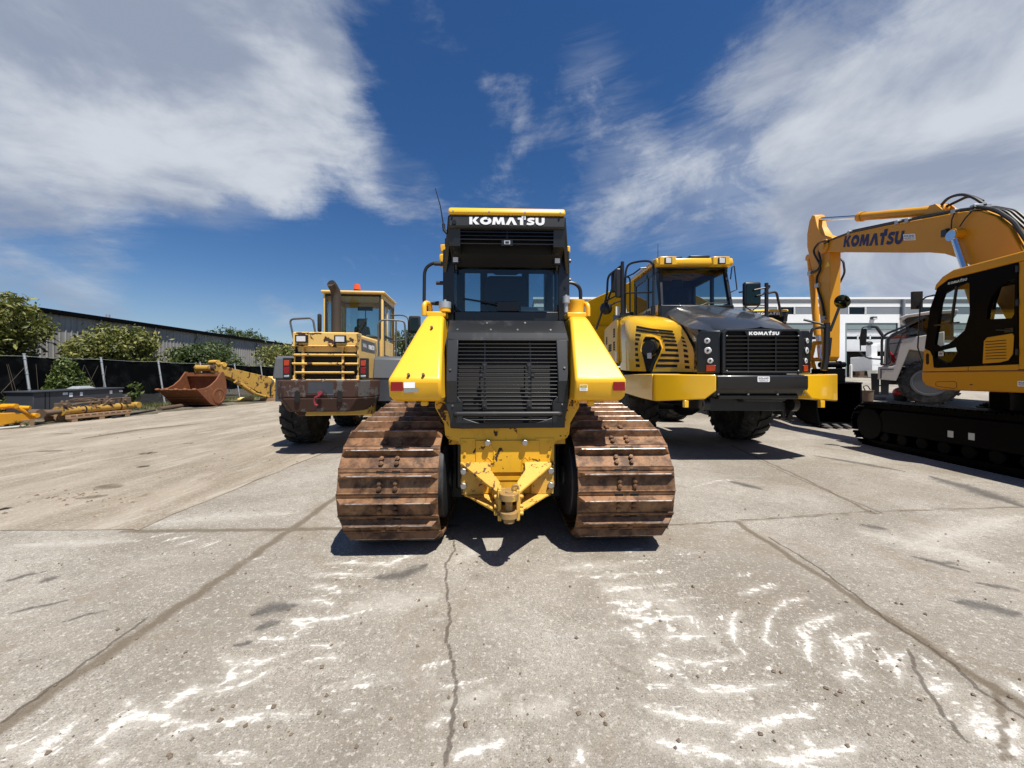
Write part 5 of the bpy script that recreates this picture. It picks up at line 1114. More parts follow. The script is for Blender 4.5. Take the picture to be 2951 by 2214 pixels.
    # fenders
    for s in (-1, 1):
        xi, xo = s * .74, s * 1.36
        f = MB(); a, b = sorted((xi, xo)); f.prism([(-1.02, 1.55), (-.90, 2.0), (-.80, 2.06), (.75, 2.06), (.95, 1.8), (.95, 1.6), (.85, 1.6), (.70, 1.98), (-.75, 1.98), (-.95, 1.55)], 'x', a, b); fe = L.part('fender', f, 'fender_grey', bev=.03, seg=3)
        fl = MB(); fl.box(*sorted((s * .82, s * 1.30)), -1.0, -.965, 1.06, 1.56); L.part('mud_flap', fl, 'cabinet_grey', fe)
    # cab
    cx0, cx1, y0, y1 = -.84, .64, .42, 1.85; zb, zt = 1.9, 3.72
    c = MB()
    for x in (cx0, cx1 - .09):
        for y in (y0, y1 - .09): c.box(x, x + .09, y, y + .09, zb, zt)
        c.box(x, x + .09, y0 + .09, y1 - .09, zb, 2.55); c.box(x, x + .09, y0 + .09, y1 - .09, zt - .16, zt); c.box(x + .01, x + .07, 1.05, 1.12, 2.55, zt - .16)
    c.box(cx0 + .09, cx1 - .09, y0, y0 + .09, zb, 2.60); c.box(cx0 + .09, cx1 - .09, y0, y0 + .09, zt - .04, zt); c.box(cx0 + .09, cx1 - .09, y1 - .09, y1, zb, 2.4); c.box(cx0 + .09, cx1 - .09, y1 - .09, y1, zt - .13, zt)
    cab = L.part('cab', c, 'faded_yellow', bev=.02)
    r_ = MB(); r_.box(cx0 - .05, cx1 + .05, y0 - .06, y1 + .06, zt + .004, zt + .075); L.part('cab_roof', r_, 'faded_yellow', cab, bev=.03, seg=3)
    fr = MB()
    w_ = [(cx0 + .05, 2.58), (cx1 - .05, 2.58), (cx1 - .05, zt - .015), (cx0 + .05, zt - .015)]; wi = [(cx0 + .11, 2.63), (cx1 - .11, 2.63), (cx1 - .10, zt - .065), (cx0 + .10, zt - .065)]
    for i in range(4):
        j = (i + 1) % 4; fr.slab([(w_[i][0], y0 - .004, w_[i][1]), (w_[j][0], y0 - .004, w_[j][1]), (wi[j][0], y0 - .004, wi[j][1]), (wi[i][0], y0 - .004, wi[i][1])], (0, -.012, 0))
    L.part('window_seal', fr, 'rubber', cab)
    for pts in ([(cx0 + .09, y0 + .03, 2.60), (cx1 - .09, y0 + .03, 2.60), (cx1 - .09, y0 + .03, zt - .04), (cx0 + .09, y0 + .03, zt - .04)], [(cx0 + .09, y1 - .04, 2.4), (cx1 - .09, y1 - .04, 2.4), (cx1 - .09, y1 - .04, zt - .13), (cx0 + .09, y1 - .04, zt - .13)], [(cx1 - .04, y0 + .09, 2.55), (cx1 - .04, y1 - .09, 2.55), (cx1 - .04, y1 - .09, zt - .16), (cx1 - .04, y0 + .09, zt - .16)], [(cx0 + .04, y0 + .09, 2.55), (cx0 + .04, y1 - .09, 2.55), (cx0 + .04, y1 - .09, zt - .16), (cx0 + .04, y0 + .09, zt - .16)]):
        g = MB(); g.poly(pts); L.part('window', g, 'cab_glass', cab, smooth=0)
    dr = MB()
    for (a, b, z0, z1) in ((y0 + .12, y0 + .18, 2.1, zt - .14), (y1 - .2, y1 - .14, 2.1, zt - .14), (y0 + .12, y1 - .14, zt - .2, zt - .14), (y0 + .12, y1 - .14, 2.1, 2.16), (y0 + .12, y1 - .14, 2.62, 2.68)): dr.box(cx1 + .002, cx1 + .014, a, b, z0, z1)
    L.part('door_frame', dr, 'rubber', cab)
    st = MB(); st.hexa([(-.28, .95, 2.35), (.22, .95, 2.35), (.22, 1.1, 2.35), (-.28, 1.1, 2.35), (-.22, .86, 2.95), (.16, .86, 2.95), (.16, .98, 2.95), (-.22, .98, 2.95)]); st.box(-.16, .10, .85, .96, 2.93, 3.16); L.part('seat', st, 'seat_cover', cab, bev=.07, seg=3)
    q = MB(); q.tube([(.25, 1.1, 2.4), (.35, 1.15, 2.75)], .015, 6); q.tube([(.12, 1.5, 2.55), (.2, 1.35, 2.7), (.4, 1.4, 2.75)], .012, 6); q.box(-.05, .32, .62, .66, 3.33, 3.43); q.tube([(.14, .64, 3.33), (.14, .62, 2.6)], .012, 6); q.tube([(-.05, y0 - .03, 2.58), (.10, y0 - .03, 2.85), (.25, y0 - .03, 3.1)], .012, 6); L.part('wiper', q, 'rubber', cab)
    cl = MB(); cl.ball((.18, .75, 2.63), .22, .12, .08, 12); L.part('seat_cushion', cl, 'seat_cover', cab)
    bc = MB(); bc.cyl((-.06, .6, zt + .10), (-.06, .6, zt + .14), .09, 16, 1); bc.cyl((-.06, .6, zt + .14), (-.06, .6, zt + .28), .085, 16, 0, .07); L.part('beacon', bc, ['orange_beacon', 'rubber'], cab)
    # exhaust stack
    ex = MB(); e0 = Vector((-.29, -.25, 2.5)); ex.tube([e0, e0 + Vector((0, 0, 1.0)), e0 + Vector((-.01, -.02, 1.12)), e0 + Vector((-.04, -.09, 1.22)), e0 + Vector((-.06, -.17, 1.28))], [.112, .108, .108, .104, .10], 18, 0)
    ex.tube([e0 + Vector((-.06, -.172, 1.281)), e0 + Vector((-.061, -.176, 1.283))], .088, 16, 1); L.part('exhaust_pipe', ex, ['exhaust_rust', 'dark_hole'])
    pc = MB(); pc.cyl((-.36, .0, 2.5), (-.36, .0, 2.62), .06, 12); pc.cyl((-.36, .05, 2.95), (-.36, .05, 3.02), .07, 12, 0, .03); pc.cyl((-.36, .05, 2.5), (-.36, .05, 2.95), .03, 10); L.part('pre_cleaner', pc, 'faded_yellow')
    # rails and mirrors
    hr = MB(); hr.tube([(-1.02, -.6, 2.06), (-1.18, -.62, 2.9), (-.66, -.66, 2.93), (-.60, -.64, 2.5)], .022, 8, 0, .10); L.part('handrail', hr, 'fender_grey')
    hr = MB(); hr.tube([(.72, -.35, 2.06), (.70, -.35, 2.88), (.80, -.32, 2.96), (1.24, -.2, 2.96), (1.30, -.2, 2.90), (1.33, -.18, 2.06)], .022, 8, 0, .12); hr.tube([(1.10, -.25, 2.96), (1.10, -.25, 2.06)], .020, 8); h2 = MB(); h2.tube([(1.36, .2, 2.05), (1.40, .3, 2.55), (1.55, .3, 2.6), (1.60, .3, 2.05)], .02, 8, 0, .1); L.part('grab_rail', h2, 'fender_grey')
    hr.tube([(.66, 1.2, 3.30), (1.0, 1.1, 3.30), (1.18, 1.0, 3.22), (1.18, 1.0, 2.62), (.9, 1.1, 2.58), (.66, 1.2, 2.58)], .018, 8, 0, .12); L.part('handrail', hr, 'fender_grey')
    for (x, y, z) in ((1.36, .9, 3.02), (-.98, .5, 2.98)):
        m = MB(); hw_ = .16 if x > 0 else .05; m.box(x - hw_, x + hw_, y, y + .10, z - .24, z + .24, 0); mr = L.part('mirror', m, 'rubber', bev=.05, seg=3)
        if x > 0: q = MB(); q.box(x - .10, x + .11, y - .006, y - .001, z - .18, z + .17); L.part('mirror_glass', q, 'mirror_glass', mr)
    ws = MB()
    for i in range(5): ws.box(cx1 - .30, cx1 - .08, .40, .415, 1.98 + i * .035, 1.995 + i * .035)
    L.part('vent', ws, 'dark_hole', cab)
    # front half
    ff = MB(); ff.box(-.45, .45, 2.0, 3.6, .8, 1.7); ff.hexa([(-.42, 3.2, 1.5), (-.2, 3.2, 1.5), (-.2, 4.9, .5), (-.42, 4.9, .5), (-.42, 3.2, 1.8), (-.2, 3.2, 1.8), (-.2, 4.9, .8), (-.42, 4.9, .8)]); ff.hexa([(.2, 3.2, 1.5), (.42, 3.2, 1.5), (.42, 4.9, .5), (.2, 4.9, .5), (.2, 3.2, 1.8), (.42, 3.2, 1.8), (.42, 4.9, .8), (.2, 4.9, .8)]); L.part('front_frame', ff, 'faded_yellow', bev=.02)
    bk = MB(); pr = [(4.75, 1.3), (4.65, .6), (4.75, .15), (5.9, .05), (5.9, .10), (4.9, .25), (4.8, .6), (4.85, 1.3)]; bk.prism(pr, 'x', -1.35, 1.35)
    for x in (-1.35, 1.31): bk.prism([(4.8, 1.3), (4.7, .6), (4.8, .12), (5.85, .08), (5.3, .8)], 'x', x, x + .04)
    L.part('loader_bucket', bk, 'old_yellow', bev=.01)
    return L
LDR = make_loader()
# ---------------------------------------------------------------- articulated dump truck, facing the camera
def sweep(plan, mb, mi=0, th=.12, inward=(4.4, 9)):
    """plan: list of (x, y, ztop, zbot) along a bumper or panel; gives it thickness inward"""
    out_t = [Vector((x, y, t)) for x, y, t, b in plan]; out_b = [Vector((x, y, b)) for x, y, t, b in plan]; c = Vector((inward[0], inward[1], 0)); n = len(plan)
    def inn(p): d = (c - p); d.z = 0; return p + d.normalized() * th
    it = [inn(p) for p in out_t]; ib = [inn(p) for p in out_b]; vs = out_t + out_b + it + ib; fs = []
    for i in range(n - 1):
        fs += [(i, i + 1, n + i + 1, n + i), (2 * n + i, 3 * n + i, 3 * n + i + 1, 2 * n + i + 1), (i, 2 * n + i, 2 * n + i + 1, i + 1), (n + i, n + i + 1, 3 * n + i + 1, 3 * n + i)]
    fs += [(0, n, 3 * n, 2 * n), (n - 1, 3 * n - 1, 4 * n - 1, 2 * n - 1)]
    mb._add(vs, fs, mi); return mb
def make_truck():
    T = Thing('dump_truck', "large yellow dump truck with a black bonnet, facing the camera", 'dump truck', (4.42, 9.9, 0))
    xc = 4.45
    def mx(x): return 2 * xc - x
    # bumper
    b = MB()
    b.prism([(6.90, 1.36), (6.88, 1.40), (6.88, 1.60), (6.91, 1.63), (7.35, 1.63), (7.35, 1.24), (7.05, 1.24)], 'x', 3.66, 5.30)
    b.box(3.75, 5.2, 6.98, 7.3, 1.19, 1.27)
    bp = D_bp = T.part('bumper', b, 'black_paint', bev=.02)
    dealer_sign(T, (X(1636, 6.88), 6.879, Z(825.5, 6.88)), (1, 0, 0), (0, 0, 1), .215, .098, bp)
    bo = MB()
    for x in (3.72, 4.26, 4.79, 5.27): bo.bolt((x, 6.95, 1.285), (0, -1, -.3), .018, .014)
    T.each('bolt', bo, 'zinc', bp)
    for sgn in (0, 1):
        f_ = (lambda x: x) if not sgn else mx
        w = MB()
        sweep([(f_(3.655), 6.89, 1.632, 1.345), (f_(3.48), 6.95, 1.635, 1.19), (f_(2.74), 7.29, 1.648, 1.135), (f_(2.69), 7.36, 1.65, 1.14)], w, th=.35)
        cor = T.part('bumper_corner', w, 'truck_yellow', bev=.018, seg=3)
        w = MB(); sweep([(f_(2.685), 7.37, 1.65, 1.14), (f_(2.68), 8.0, 1.65, 1.15), (f_(2.68), 9.2, 1.65, 1.20), (f_(2.68), 9.35, 1.60, 1.4)], w, th=.3); T.part('bumper_side', w, 'truck_yellow', cor, bev=.015)
        if sgn: k = MB(); k.lathe([(0, .035), (.05, .03), (.07, .001)], (mx(2.69), 7.5, 1.47), 'x', 12); T.part('bumper_stud', k, 'zinc', cor)
        w = MB(); w.box(f_(3.2) - .04, f_(3.2) + .04, 7.06, 7.14, 1.03, 1.16); T.part('tow_bracket', w, 'truck_yellow', cor, bev=.008)
    # bonnet
    secs = [(7.00, 3.84, 5.20, 2.475, 2.40, 1.66), (7.10, 3.80, 5.24, 2.545, 2.44, 1.66), (7.28, 3.68, 5.36, 2.645, 2.50, 1.66), (7.90, 3.50, 5.42, 2.900, 2.68, 1.7), (8.88, 3.44, 5.24, 3.215, 2.95, 1.9)]
    rows = []
    for y, xl, xr, zt, zs, zb in secs:
        c = (xl + xr) / 2
        rows.append([(xl - .02, y, zb), (xl, y, zs - .12), (xl + .03, y, zs), (xl + .16, y, zs + (zt - zs) * .55), (xl + .34, y, zt - .01), (xl + .6, y, zt + .012), (c, y, zt + .03), (xr - .6, y, zt + .012), (xr - .34, y, zt - .01), (xr - .16, y, zs + (zt - zs) * .55), (xr - .03, y, zs), (xr, y, zs - .12), (xr + .02, y, zb)])
    h = MB(); h.grid(rows); hood = T.part('bonnet', h, 'hood_grey', smooth=50)
    # left shoulder of the bonnet standing over the yellow side
    s_ = MB(); s_.grid([[P(1500, 804, 7.35), P(1512, 740, 7.32), P(1508, 712, 7.30), P(1545, 716, 7.15)], [P(1498, 790, 7.6), P(1500, 745, 7.5), P(1487, 709, 7.55), P(1528, 700, 7.4)], [P(1485, 780, 7.9), P(1478, 730, 7.8), P(1466, 697, 7.9), P(1490, 688, 7.9)], [P(1450, 760, 8.6), P(1448, 700, 8.6), P(1444, 680, 8.7), P(1466, 672, 8.6)]])
    T.part('bonnet_shoulder', s_, 'hood_grey', hood, smooth=60)
    # grille
    g = MB(); g.prism([(3.80, 1.655), (5.24, 1.655), (5.24, 2.40), (5.17, 2.462), (3.87, 2.462), (3.80, 2.40)], 'y', 7.03, 7.10); T.part('grille_backing', g, 'dark_hole')
    g = MB()
    fr = [(3.80, 1.655), (5.24, 1.655), (5.24, 2.40), (5.17, 2.462), (3.87, 2.462), (3.80, 2.40)]; fi = [(3.86, 1.70), (5.18, 1.70), (5.18, 2.385), (5.14, 2.42), (3.90, 2.42), (3.86, 2.385)]
    for i in range(6):
        j = (i + 1) % 6; g.hexa([(fr[i][0], 6.95, fr[i][1]), (fr[j][0], 6.95, fr[j][1]), (fi[j][0], 6.95, fi[j][1]), (fi[i][0], 6.95, fi[i][1]), (fr[i][0], 7.04, fr[i][1]), (fr[j][0], 7.04, fr[j][1]), (fi[j][0], 7.04, fi[j][1]), (fi[i][0], 7.04, fi[i][1])])
    gf = T.part('grille', g, 'black_paint', bev=.010)
    sl = MB()
    for i in range(9):
        z = 1.76 + i * .0725; sl.hexa([(3.87, 6.965, z - .018), (5.17, 6.965, z - .018), (5.17, 7.04, z + .012), (3.87, 7.04, z + .012), (3.87, 6.960, z), (5.17, 6.960, z), (5.17, 7.035, z + .028), (3.87, 7.035, z + .028)])
    for x in (4.27, 4.77): sl.box(x - .008, x + .008, 6.962, 7.03, 1.70, 2.42)
    T.part('slat', sl, 'black_paint', gf)
    bo = MB()
    for x in (3.875, 5.165):
        for z in (1.705, 2.335): bo.ball((x, 6.945, z), .014, n=8)
    T.each('bolt', bo, 'zinc', gf)
    pl = MB(); pl.slab([(4.25, 6.955, 2.335), (4.83, 6.955, 2.335), (4.87, 6.955, 2.425), (4.20, 6.955, 2.425)], (0, .02, 0)); np_ = T.part('name_plate', pl, 'black_paint', gf)
    l = MB(); lettering(l, "KOMATSU", (4.275, 6.953, 2.350), (1, 0, 0), (0, 0, 1), .545, .060, .006); T.part('lettering', l, 'decal_white', np_, smooth=0)
    # lamp cheeks
    for sgn in (0, 1):
        f_ = (lambda x: x) if not sgn else mx
        f_ = (lambda x: x) if not sgn else (lambda x: 9.04 - x)
        A, B = Vector((f_(3.79), 7.00, 0)), Vector((f_(3.45), 7.20, 0)); u = (B - A); nrm = Vector((u.y, -u.x, 0)).normalized() * (-1 if not sgn else 1)
        if nrm.y > 0: nrm = -nrm
        ck = MB(); pts = [A + Vector((0, 0, 1.655)), B + Vector((0, 0, 1.655)), B + Vector((0, 0, 2.36)), A.lerp(B, .85) + Vector((0, 0, 2.46)), A + Vector((0, 0, 2.44))]
        ck.slab(pts, -nrm * .10); chk = T.part('lamp_housing', ck, 'black_paint', bev=.02)
        for t, z, r_ in ((.55, 2.26, .052), (.52, 2.08, .062), (.42, 1.89, .050)):
            p = A.lerp(B, t) + Vector((0, 0, z)); q = MB(); q.tube([p - nrm * .005, p + nrm * .012], r_ * 1.18, 18, 0); q.tube([p + nrm * .0125, p + nrm * .022], [r_, r_ * .8], 18, 1); q.tube([p + nrm * .0225, p + nrm * .026], r_ * .35, 10, 0)
            T.part('headlight', q, ['black_paint', 'lamp_lens'], chk)
        p = A.lerp(B, .40) + Vector((0, 0, 1.70)); uu = (B - A).normalized(); q = MB(); q.slab([p - uu * .075, p + uu * .075, p + uu * .075 + Vector((0, 0, .11)), p - uu * .075 + Vector((0, 0, .11))], nrm * .02); T.part('indicator_light', q, 'amber_red', chk, bev=.008)
    # yellow side shell with its vents and the air cleaner
    for sgn in (0, 1):
        f_ = (lambda v: Vector(v)) if not sgn else (lambda v: Vector((mx(v[0]), v[1], v[2])))
        bot = [P(1507, 804, 7.42), P(1470, 803.5, 7.72), P(1410, 803, 8.2), P(1366, 802, 8.62), P(1352, 801, 9.1), P(1340, 799, 9.7)]
        mid = [P(1497, 752, 7.50), P(1467, 745, 7.78), P(1408, 742, 8.26), P(1362, 740, 8.70), P(1350, 738, 9.15), P(1338, 736, 9.75)]
        top = [P(1482, 722, 7.66), P(1463, 712, 7.84), P(1406, 706, 8.36), P(1364, 697, 8.80), P(1350, 694, 9.2), P(1337, 694, 9.8)]
        dk1 = [P(1470, 704, 7.80), P(1461, 701, 7.98), P(1410, 694, 8.55), P(1371, 687, 8.95), P(1356, 686, 9.3), P(1343, 686, 9.9)]
        dk2 = [P(1462, 698, 8.0), P(1455, 694, 8.2), P(1420, 685.5, 8.8), P(1390, 683, 9.2), P(1376, 682, 9.5), P(1362, 681, 10.1)]
        dk3 = [P(1466, 697, 8.2), P(1462, 692, 8.5), P(1445, 684, 9.2), P(1430, 681, 9.6), P(1418, 680, 9.9), P(1405, 679, 10.4)]
        sh = MB(); sh.grid([[f_(p) for p in r_] for r_ in (bot, mid, top, dk1, dk2, dk3)])
        shell = T.part('engine_side', sh, 'truck_yellow', smooth=50)
        def onp(u, v, off=.004):           # u 0..1 left to right over the big vent panel, v 0..1 bottom to top
            def row(rw):
                t = (1 - u) * 2 + 1; i = min(int(t), 2); return rw[i].lerp(rw[i + 1], t - i)
            p = row(bot).lerp(row(mid), v / .55) if v < .55 else row(mid).lerp(row(top), (v - .55) / .45)
            nn = (bot[1] - bot[3]).cross(Vector((0, 0, 1))); nn = nn.normalized(); nn = nn if nn.y < 0 else -nn
            return f_(p + nn * off)
        vt = MB()
        def slot(u0, u1, v, h=.030, sk0=0, sk1=0):
            n = 6; lo = [onp(u0 + (u1 - u0) * k / n + (sk0 if k == 0 else 0), v - h) for k in range(n + 1)]; hi = [onp(u0 + (u1 - u0) * k / n + (sk1 if k == n else 0), v + h) for k in range(n + 1)]
            vt.loop_prism(lo + hi[::-1], [p + Vector((0, .004, 0)) for p in lo + hi[::-1]])
        slot(.14, .92, .925, .026); slot(.13, .94, .845, .026)
        for i, (a, b_, c, d) in enumerate([(.12, .25, .69, .95), (.12, .22, .72, .96), (.11, .185, .745, .97), (.105, .17, .75, .98), (.10, .17, .66, .985), (.10, .19, .58, .99), (.10, .195, .53, .95)]):
            v = .735 - i * .105; slot(a, b_, v, .028); slot(c, d, v + .01, .028)
        T.each('side_vent', vt, 'dark_hole', shell)
        ac = MB(); oc = [(.34, .0), (.27, .30), (.245, .42), (.30, .62), (.37, .72), (.56, .73), (.66, .64), (.70, .46), (.66, .34), (.57, .16), (.51, .0)]
        ac.loop_prism([onp(u, v, .006) for u, v in oc], [onp(u, v, .001) for u, v in oc]); rec = T.part('air_cleaner_opening', ac, 'dark_hole', shell)
        rim = MB(); rim.tube([onp(u, v, .008) for u, v in oc], .016, 6); T.part('opening_rim', rim, 'truck_yellow', rec)
        cc = onp(.47, .45, .02); nn = (onp(.47, .45, 1) - onp(.47, .45, 0)).normalized()
        can = MB(); can.tube([cc - nn * .05, cc + nn * .05], .17, 24); can.tube([cc + nn * .05, cc + nn * .075], .135, 24)
        for a in (40, -20): can.tube([onp(.60, .47 + .14 * k / 3, .05) + Vector((0, 0, .0)) for k in range(4)], .012, 6)
        T.part('air_cleaner', can, 'tube_black', rec)
        if not sgn:
            q = MB(); q.slab([onp(.44, .25, .085), onp(.53, .25, .085), onp(.53, .36, .085), onp(.44, .36, .085)], nn * .004); q.tube([onp(.48, .43, .085), onp(.48, .43, .088)], .028, 10); T.part('label_sticker', q, 'zinc', rec)
        # front corner strip slots
        fs_ = MB()
        for i in range(7):
            v = .80 - i * .117
            def c2(u, w):
                a = bot[1].lerp(bot[0], u).lerp(mid[1].lerp(mid[0], u), w / .55) if w < .55 else mid[1].lerp(mid[0], u).lerp(top[1].lerp(top[0], u), (w - .55) / .45)
                nq = (bot[0] - bot[1]).cross(Vector((0, 0, 1))).normalized(); nq = nq if nq.y < 0 else -nq
                return f_(a + nq * .004)
            qd = [c2(.30, v - .03), c2(.58, v - .03), c2(.58, v + .03), c2(.30, v + .03)]; fs_.loop_prism(qd, [p + Vector((0, .004, 0)) for p in qd])
        T.each('corner_vent', fs_, 'dark_hole', shell)
        # panel aft of the shell
        xo = 2.66; sb = MB(); x0, x1 = sorted((f_((xo, 0, 0)).x, f_((3.4, 0, 0)).x)); sb.prism([(9.75, 1.95), (9.75, 3.02), (9.85, 3.10), (11.1, 2.95), (11.1, 1.95)], 'x', x0, x1)
        ap = T.part('side_box', sb, 'dozer_yellow', bev=.03)
        vx = f_((xo, 0, 0)).x; od = -1 if not sgn else 1
        vg_ = MB()
        for (ya, yb, za, zb) in ((9.95, 10.12, 2.62, 2.86), (9.95, 10.12, 2.28, 2.52), (10.30, 10.62, 2.28, 2.48), (10.75, 10.9, 2.5, 2.72)):
            for i in range(4):
                for j in range(3):
                    y0 = ya + (yb - ya) * j / 3; z0 = za + (zb - za) * i / 4; vg_.box(*sorted((vx, vx + od * .004)), y0, y0 + (yb - ya) / 3.6, z0, z0 + (zb - za) / 5)
        T.part('vent_grid', vg_, 'dark_hole', ap)
        if not sgn: q = MB(); q.box(vx - .006, vx, 9.78, 9.93, 2.0, 2.24); T.part('white_label', q, 'decal_white', ap)
    # cab
    x0, x1, yf = 3.44, 5.12, 8.90
    c = MB(); zb, ztp = 3.20, 4.20
    pl_ = [(8.98, 2.3), (yf, zb + .02), (yf + .24, ztp), (yf + .24, ztp + .1), (10.85, ztp + .1), (10.85, 2.3)]
    for xx in (x0, x1 - .07):
        c.hexa([(xx, yf, zb), (xx + .07, yf, zb), (xx + .07, yf + .12, zb), (xx, yf + .12, zb), (xx + (.05 if xx == x0 else -.03), yf + .24, ztp), (xx + (.12 if xx == x0 else .04), yf + .24, ztp), (xx + .07, yf + .38, ztp), (xx, yf + .38, ztp)])
        c.box(xx, xx + .07, 10.72, 10.85, zb, ztp); c.box(xx, xx + .07, 9.75, 9.85, zb, ztp); c.box(xx, xx + .07, yf + .2, 10.85, 2.4, 3.32); c.box(xx, xx + .07, yf + .24, 10.85, ztp - .12, ztp + .1)
    c.box(x0, x1, yf - .02, yf + .12, 2.9, zb + .05); c.box(x0 + .05, x1 - .05, yf + .22, yf + .36, ztp - .05, ztp + .08); c.box(x0, x1, 10.78, 10.86, 2.4, ztp + .1); c.box(x0 + .07, x1 - .07, 9.05, 10.78, 2.4, 2.9)
    cab = T.part('cab', c, 'black_paint', bev=.012)
    g = MB(); g.poly([(x0 + .07, yf + .035, zb + .05), (x1 - .07, yf + .035, zb + .05), (x1 - .12, yf + .27, ztp - .05), (x0 + .12, yf + .27, ztp - .05)]); T.part('windscreen', g, 'cab_glass', cab, smooth=0)
    for xx in (x0 + .02, x1 - .02):
        g = MB(); g.poly([(xx, yf + .17, 3.32), (xx, 10.75, 3.32), (xx, 10.75, ztp - .1), (xx, yf + .36, ztp - .1)]); T.part('side_window', g, 'cab_glass', cab, smooth=0)
    r_ = MB(); r_.prism([(8.98, 4.20), (8.96, 4.26), (8.99, 4.37), (9.2, 4.40), (10.9, 4.40), (10.95, 4.32), (10.9, 4.27), (9.3, 4.26), (9.15, 4.18)], 'x', x0 - .08, x1 + .04)
    rf = T.part('cab_roof', r_, 'truck_yellow', cab, bev=.03, seg=3)
    for xx in (3.62, 4.86):
        lb = MB(); lb.hexa([(xx - .20, 8.93, 4.19), (xx + .20, 8.93, 4.19), (xx + .26, 9.05, 4.17), (xx - .26, 9.05, 4.17), (xx - .18, 8.92, 4.385), (xx + .18, 8.92, 4.385), (xx + .24, 9.05, 4.39), (xx - .24, 9.05, 4.39)]); T.part('lamp_pod', lb, 'truck_yellow', rf, bev=.015)
        q = MB(); q.box(xx - .085, xx + .085, 8.905, 8.93, 4.205, 4.36, 0); q.box(xx - .062, xx + .062, 8.898, 8.908, 4.225, 4.34, 1); T.part('roof_light', q, ['black_paint', 'lamp_lens'], rf, bev=.006)
    q = MB(); q.box(3.75, 4.05, 9.15, 9.5, 4.40, 4.46); q.box(4.2, 4.68, 9.1, 9.5, 4.40, 4.47); T.each('roof_unit', q, 'tube_black', rf, bev=.02)
    q = MB(); q.tube([(x0 - .03, 9.0, 4.38), (x0 - .03, 9.0, 4.72)], [.008, .004], 6); T.part('antenna', q, 'tube_black', rf)
    w = MB(); w.tube([(4.15, 8.87, 3.19), (4.5, 8.90, 3.29), (5.0, 8.92, 3.32)], .010, 6); w.tube([(4.2, 8.86, 3.16), (4.5, 8.9, 3.3)], .012, 6); T.part('wiper', w, 'tube_black', cab)
    st = MB(); st.box(3.95, 4.5, 9.75, 10.0, 2.9, 3.85); st.box(4.08, 4.36, 9.78, 9.92, 3.85, 4.08); st.box(3.95, 4.5, 9.4, 9.9, 2.9, 3.2); T.part('seat', st, 'seat_cloth', cab, bev=.06, seg=3)
    sw = MB(); sw.tube([Vector((4.22 + .20 * math.cos(R(a)), 9.25 + .1 * math.sin(R(a)), 3.33 + .09 * math.sin(R(a)))) for a in range(0, 361, 20)], .014, 6); sw.box(3.6, 4.95, 9.0, 9.2, 2.95, 3.24); T.part('dashboard', sw, 'seat_cloth', cab, bev=.01)
    dp = MB(); dp.box(x0 - .012, x0, 9.05, 10.8, 3.02, 3.30); pn = T.part('cab_side_panel', dp, 'truck_yellow', cab, bev=.004)
    l = MB(); lettering(l, "KOMATSU", (x0 - .0125, 10.7, 3.09), (0, -1, 0), (0, 0, 1), 1.25, .15, .004); T.part('lettering', l, 'decal_navy', pn, smooth=0)
    # dump body behind the cab
    db = MB(); xb0, xb1 = 2.42, 6.48; yb = 12.3
    head = [(xb0, 4.04), (3.85, 4.66), (5.05, 4.66), (xb1, 4.04), (xb1 - .15, 2.3), (xb0 + .2, 2.3)]
    lean = lambda z: yb + 1.25 * (4.66 - z) / 2.36
    db.loop_prism([(x, lean(z), z) for x, z in head], [(x, lean(z) + .14, z) for x, z in head])
    for s_, xo in ((1, xb0), (-1, xb1)):
        db.hexa([(xo, yb + .5, 4.04), (xo + s_ * .10, yb + .5, 4.04), (xo + s_ * .10, 17.8, 3.5), (xo, 17.8, 3.5), (xo + s_ * .25, yb + 1.4, 2.3), (xo + s_ * .4, yb + 1.4, 2.3), (xo + s_ * .4, 17.8, 2.6), (xo + s_ * .25, 17.8, 2.6)])
    db.hexa([(xb0 + .25, yb + 1.3, 2.2), (xb1 - .25, yb + 1.3, 2.2), (xb1 - .25, 17.8, 2.5), (xb0 + .25, 17.8, 2.5), (xb0 + .25, yb + 1.3, 2.32), (xb1 - .25, yb + 1.3, 2.32), (xb1 - .25, 17.8, 2.62), (xb0 + .25, 17.8, 2.62)])
    db.loop_prism([(xb0 - .02, lean(3.3) - .07, 3.3), (xb1 + .02, lean(3.3) - .07, 3.3), (xb1 + .02, lean(3.2) - .07, 3.2), (xb0 - .02, lean(3.2) - .07, 3.2)], [(xb0 - .02, lean(3.3) + .05, 3.3), (xb1 + .02, lean(3.3) + .05, 3.3), (xb1 + .02, lean(3.2) + .05, 3.2), (xb0 - .02, lean(3.2) + .05, 3.2)])
    T.part('dump_body', db, 'truck_yellow', bev=.015)
    # chassis, axles, wheels
    ch = MB(); ch.box(3.75, 5.15, 7.3, 10.8, .95, 1.8); ch.box(4.0, 4.9, 10.8, 17.2, 1.0, 1.7); ch.cyl((2.9, 9.9, .95), (6.0, 9.9, .95), .20, 16); ch.ball((4.45, 9.9, .95), .40, .45, .36); ch.box(2.75, 3.6, 7.6, 8.8, 1.25, 1.66); ch.box(5.3, 6.15, 7.6, 8.8, 1.25, 1.66); ch.box(2.72, 3.45, 9.2, 11.1, 1.9, 2.0); ch.box(5.45, 6.2, 9.2, 11.1, 1.9, 2.0)
    ch.hexa([(4.3, 7.1, 1.14), (5.0, 7.1, 1.14), (5.0, 8.2, .98), (4.3, 8.2, .98), (4.2, 7.1, 1.25), (5.2, 7.1, 1.25), (5.2, 8.2, 1.25), (4.3, 8.2, 1.25)])
    T.part('chassis', ch, 'dusty_black', bev=.02)
    for x in (3.62, 5.28):
        k = MB(); k.lathe([(-.05, .13), (.05, .13)], (x, 7.25, 1.08), 'x', 20); k.lathe([(-.06, .05), (.06, .05)], (x, 7.25, 1.08), 'x', 12); T.part('tow_eye', k, 'black_paint')
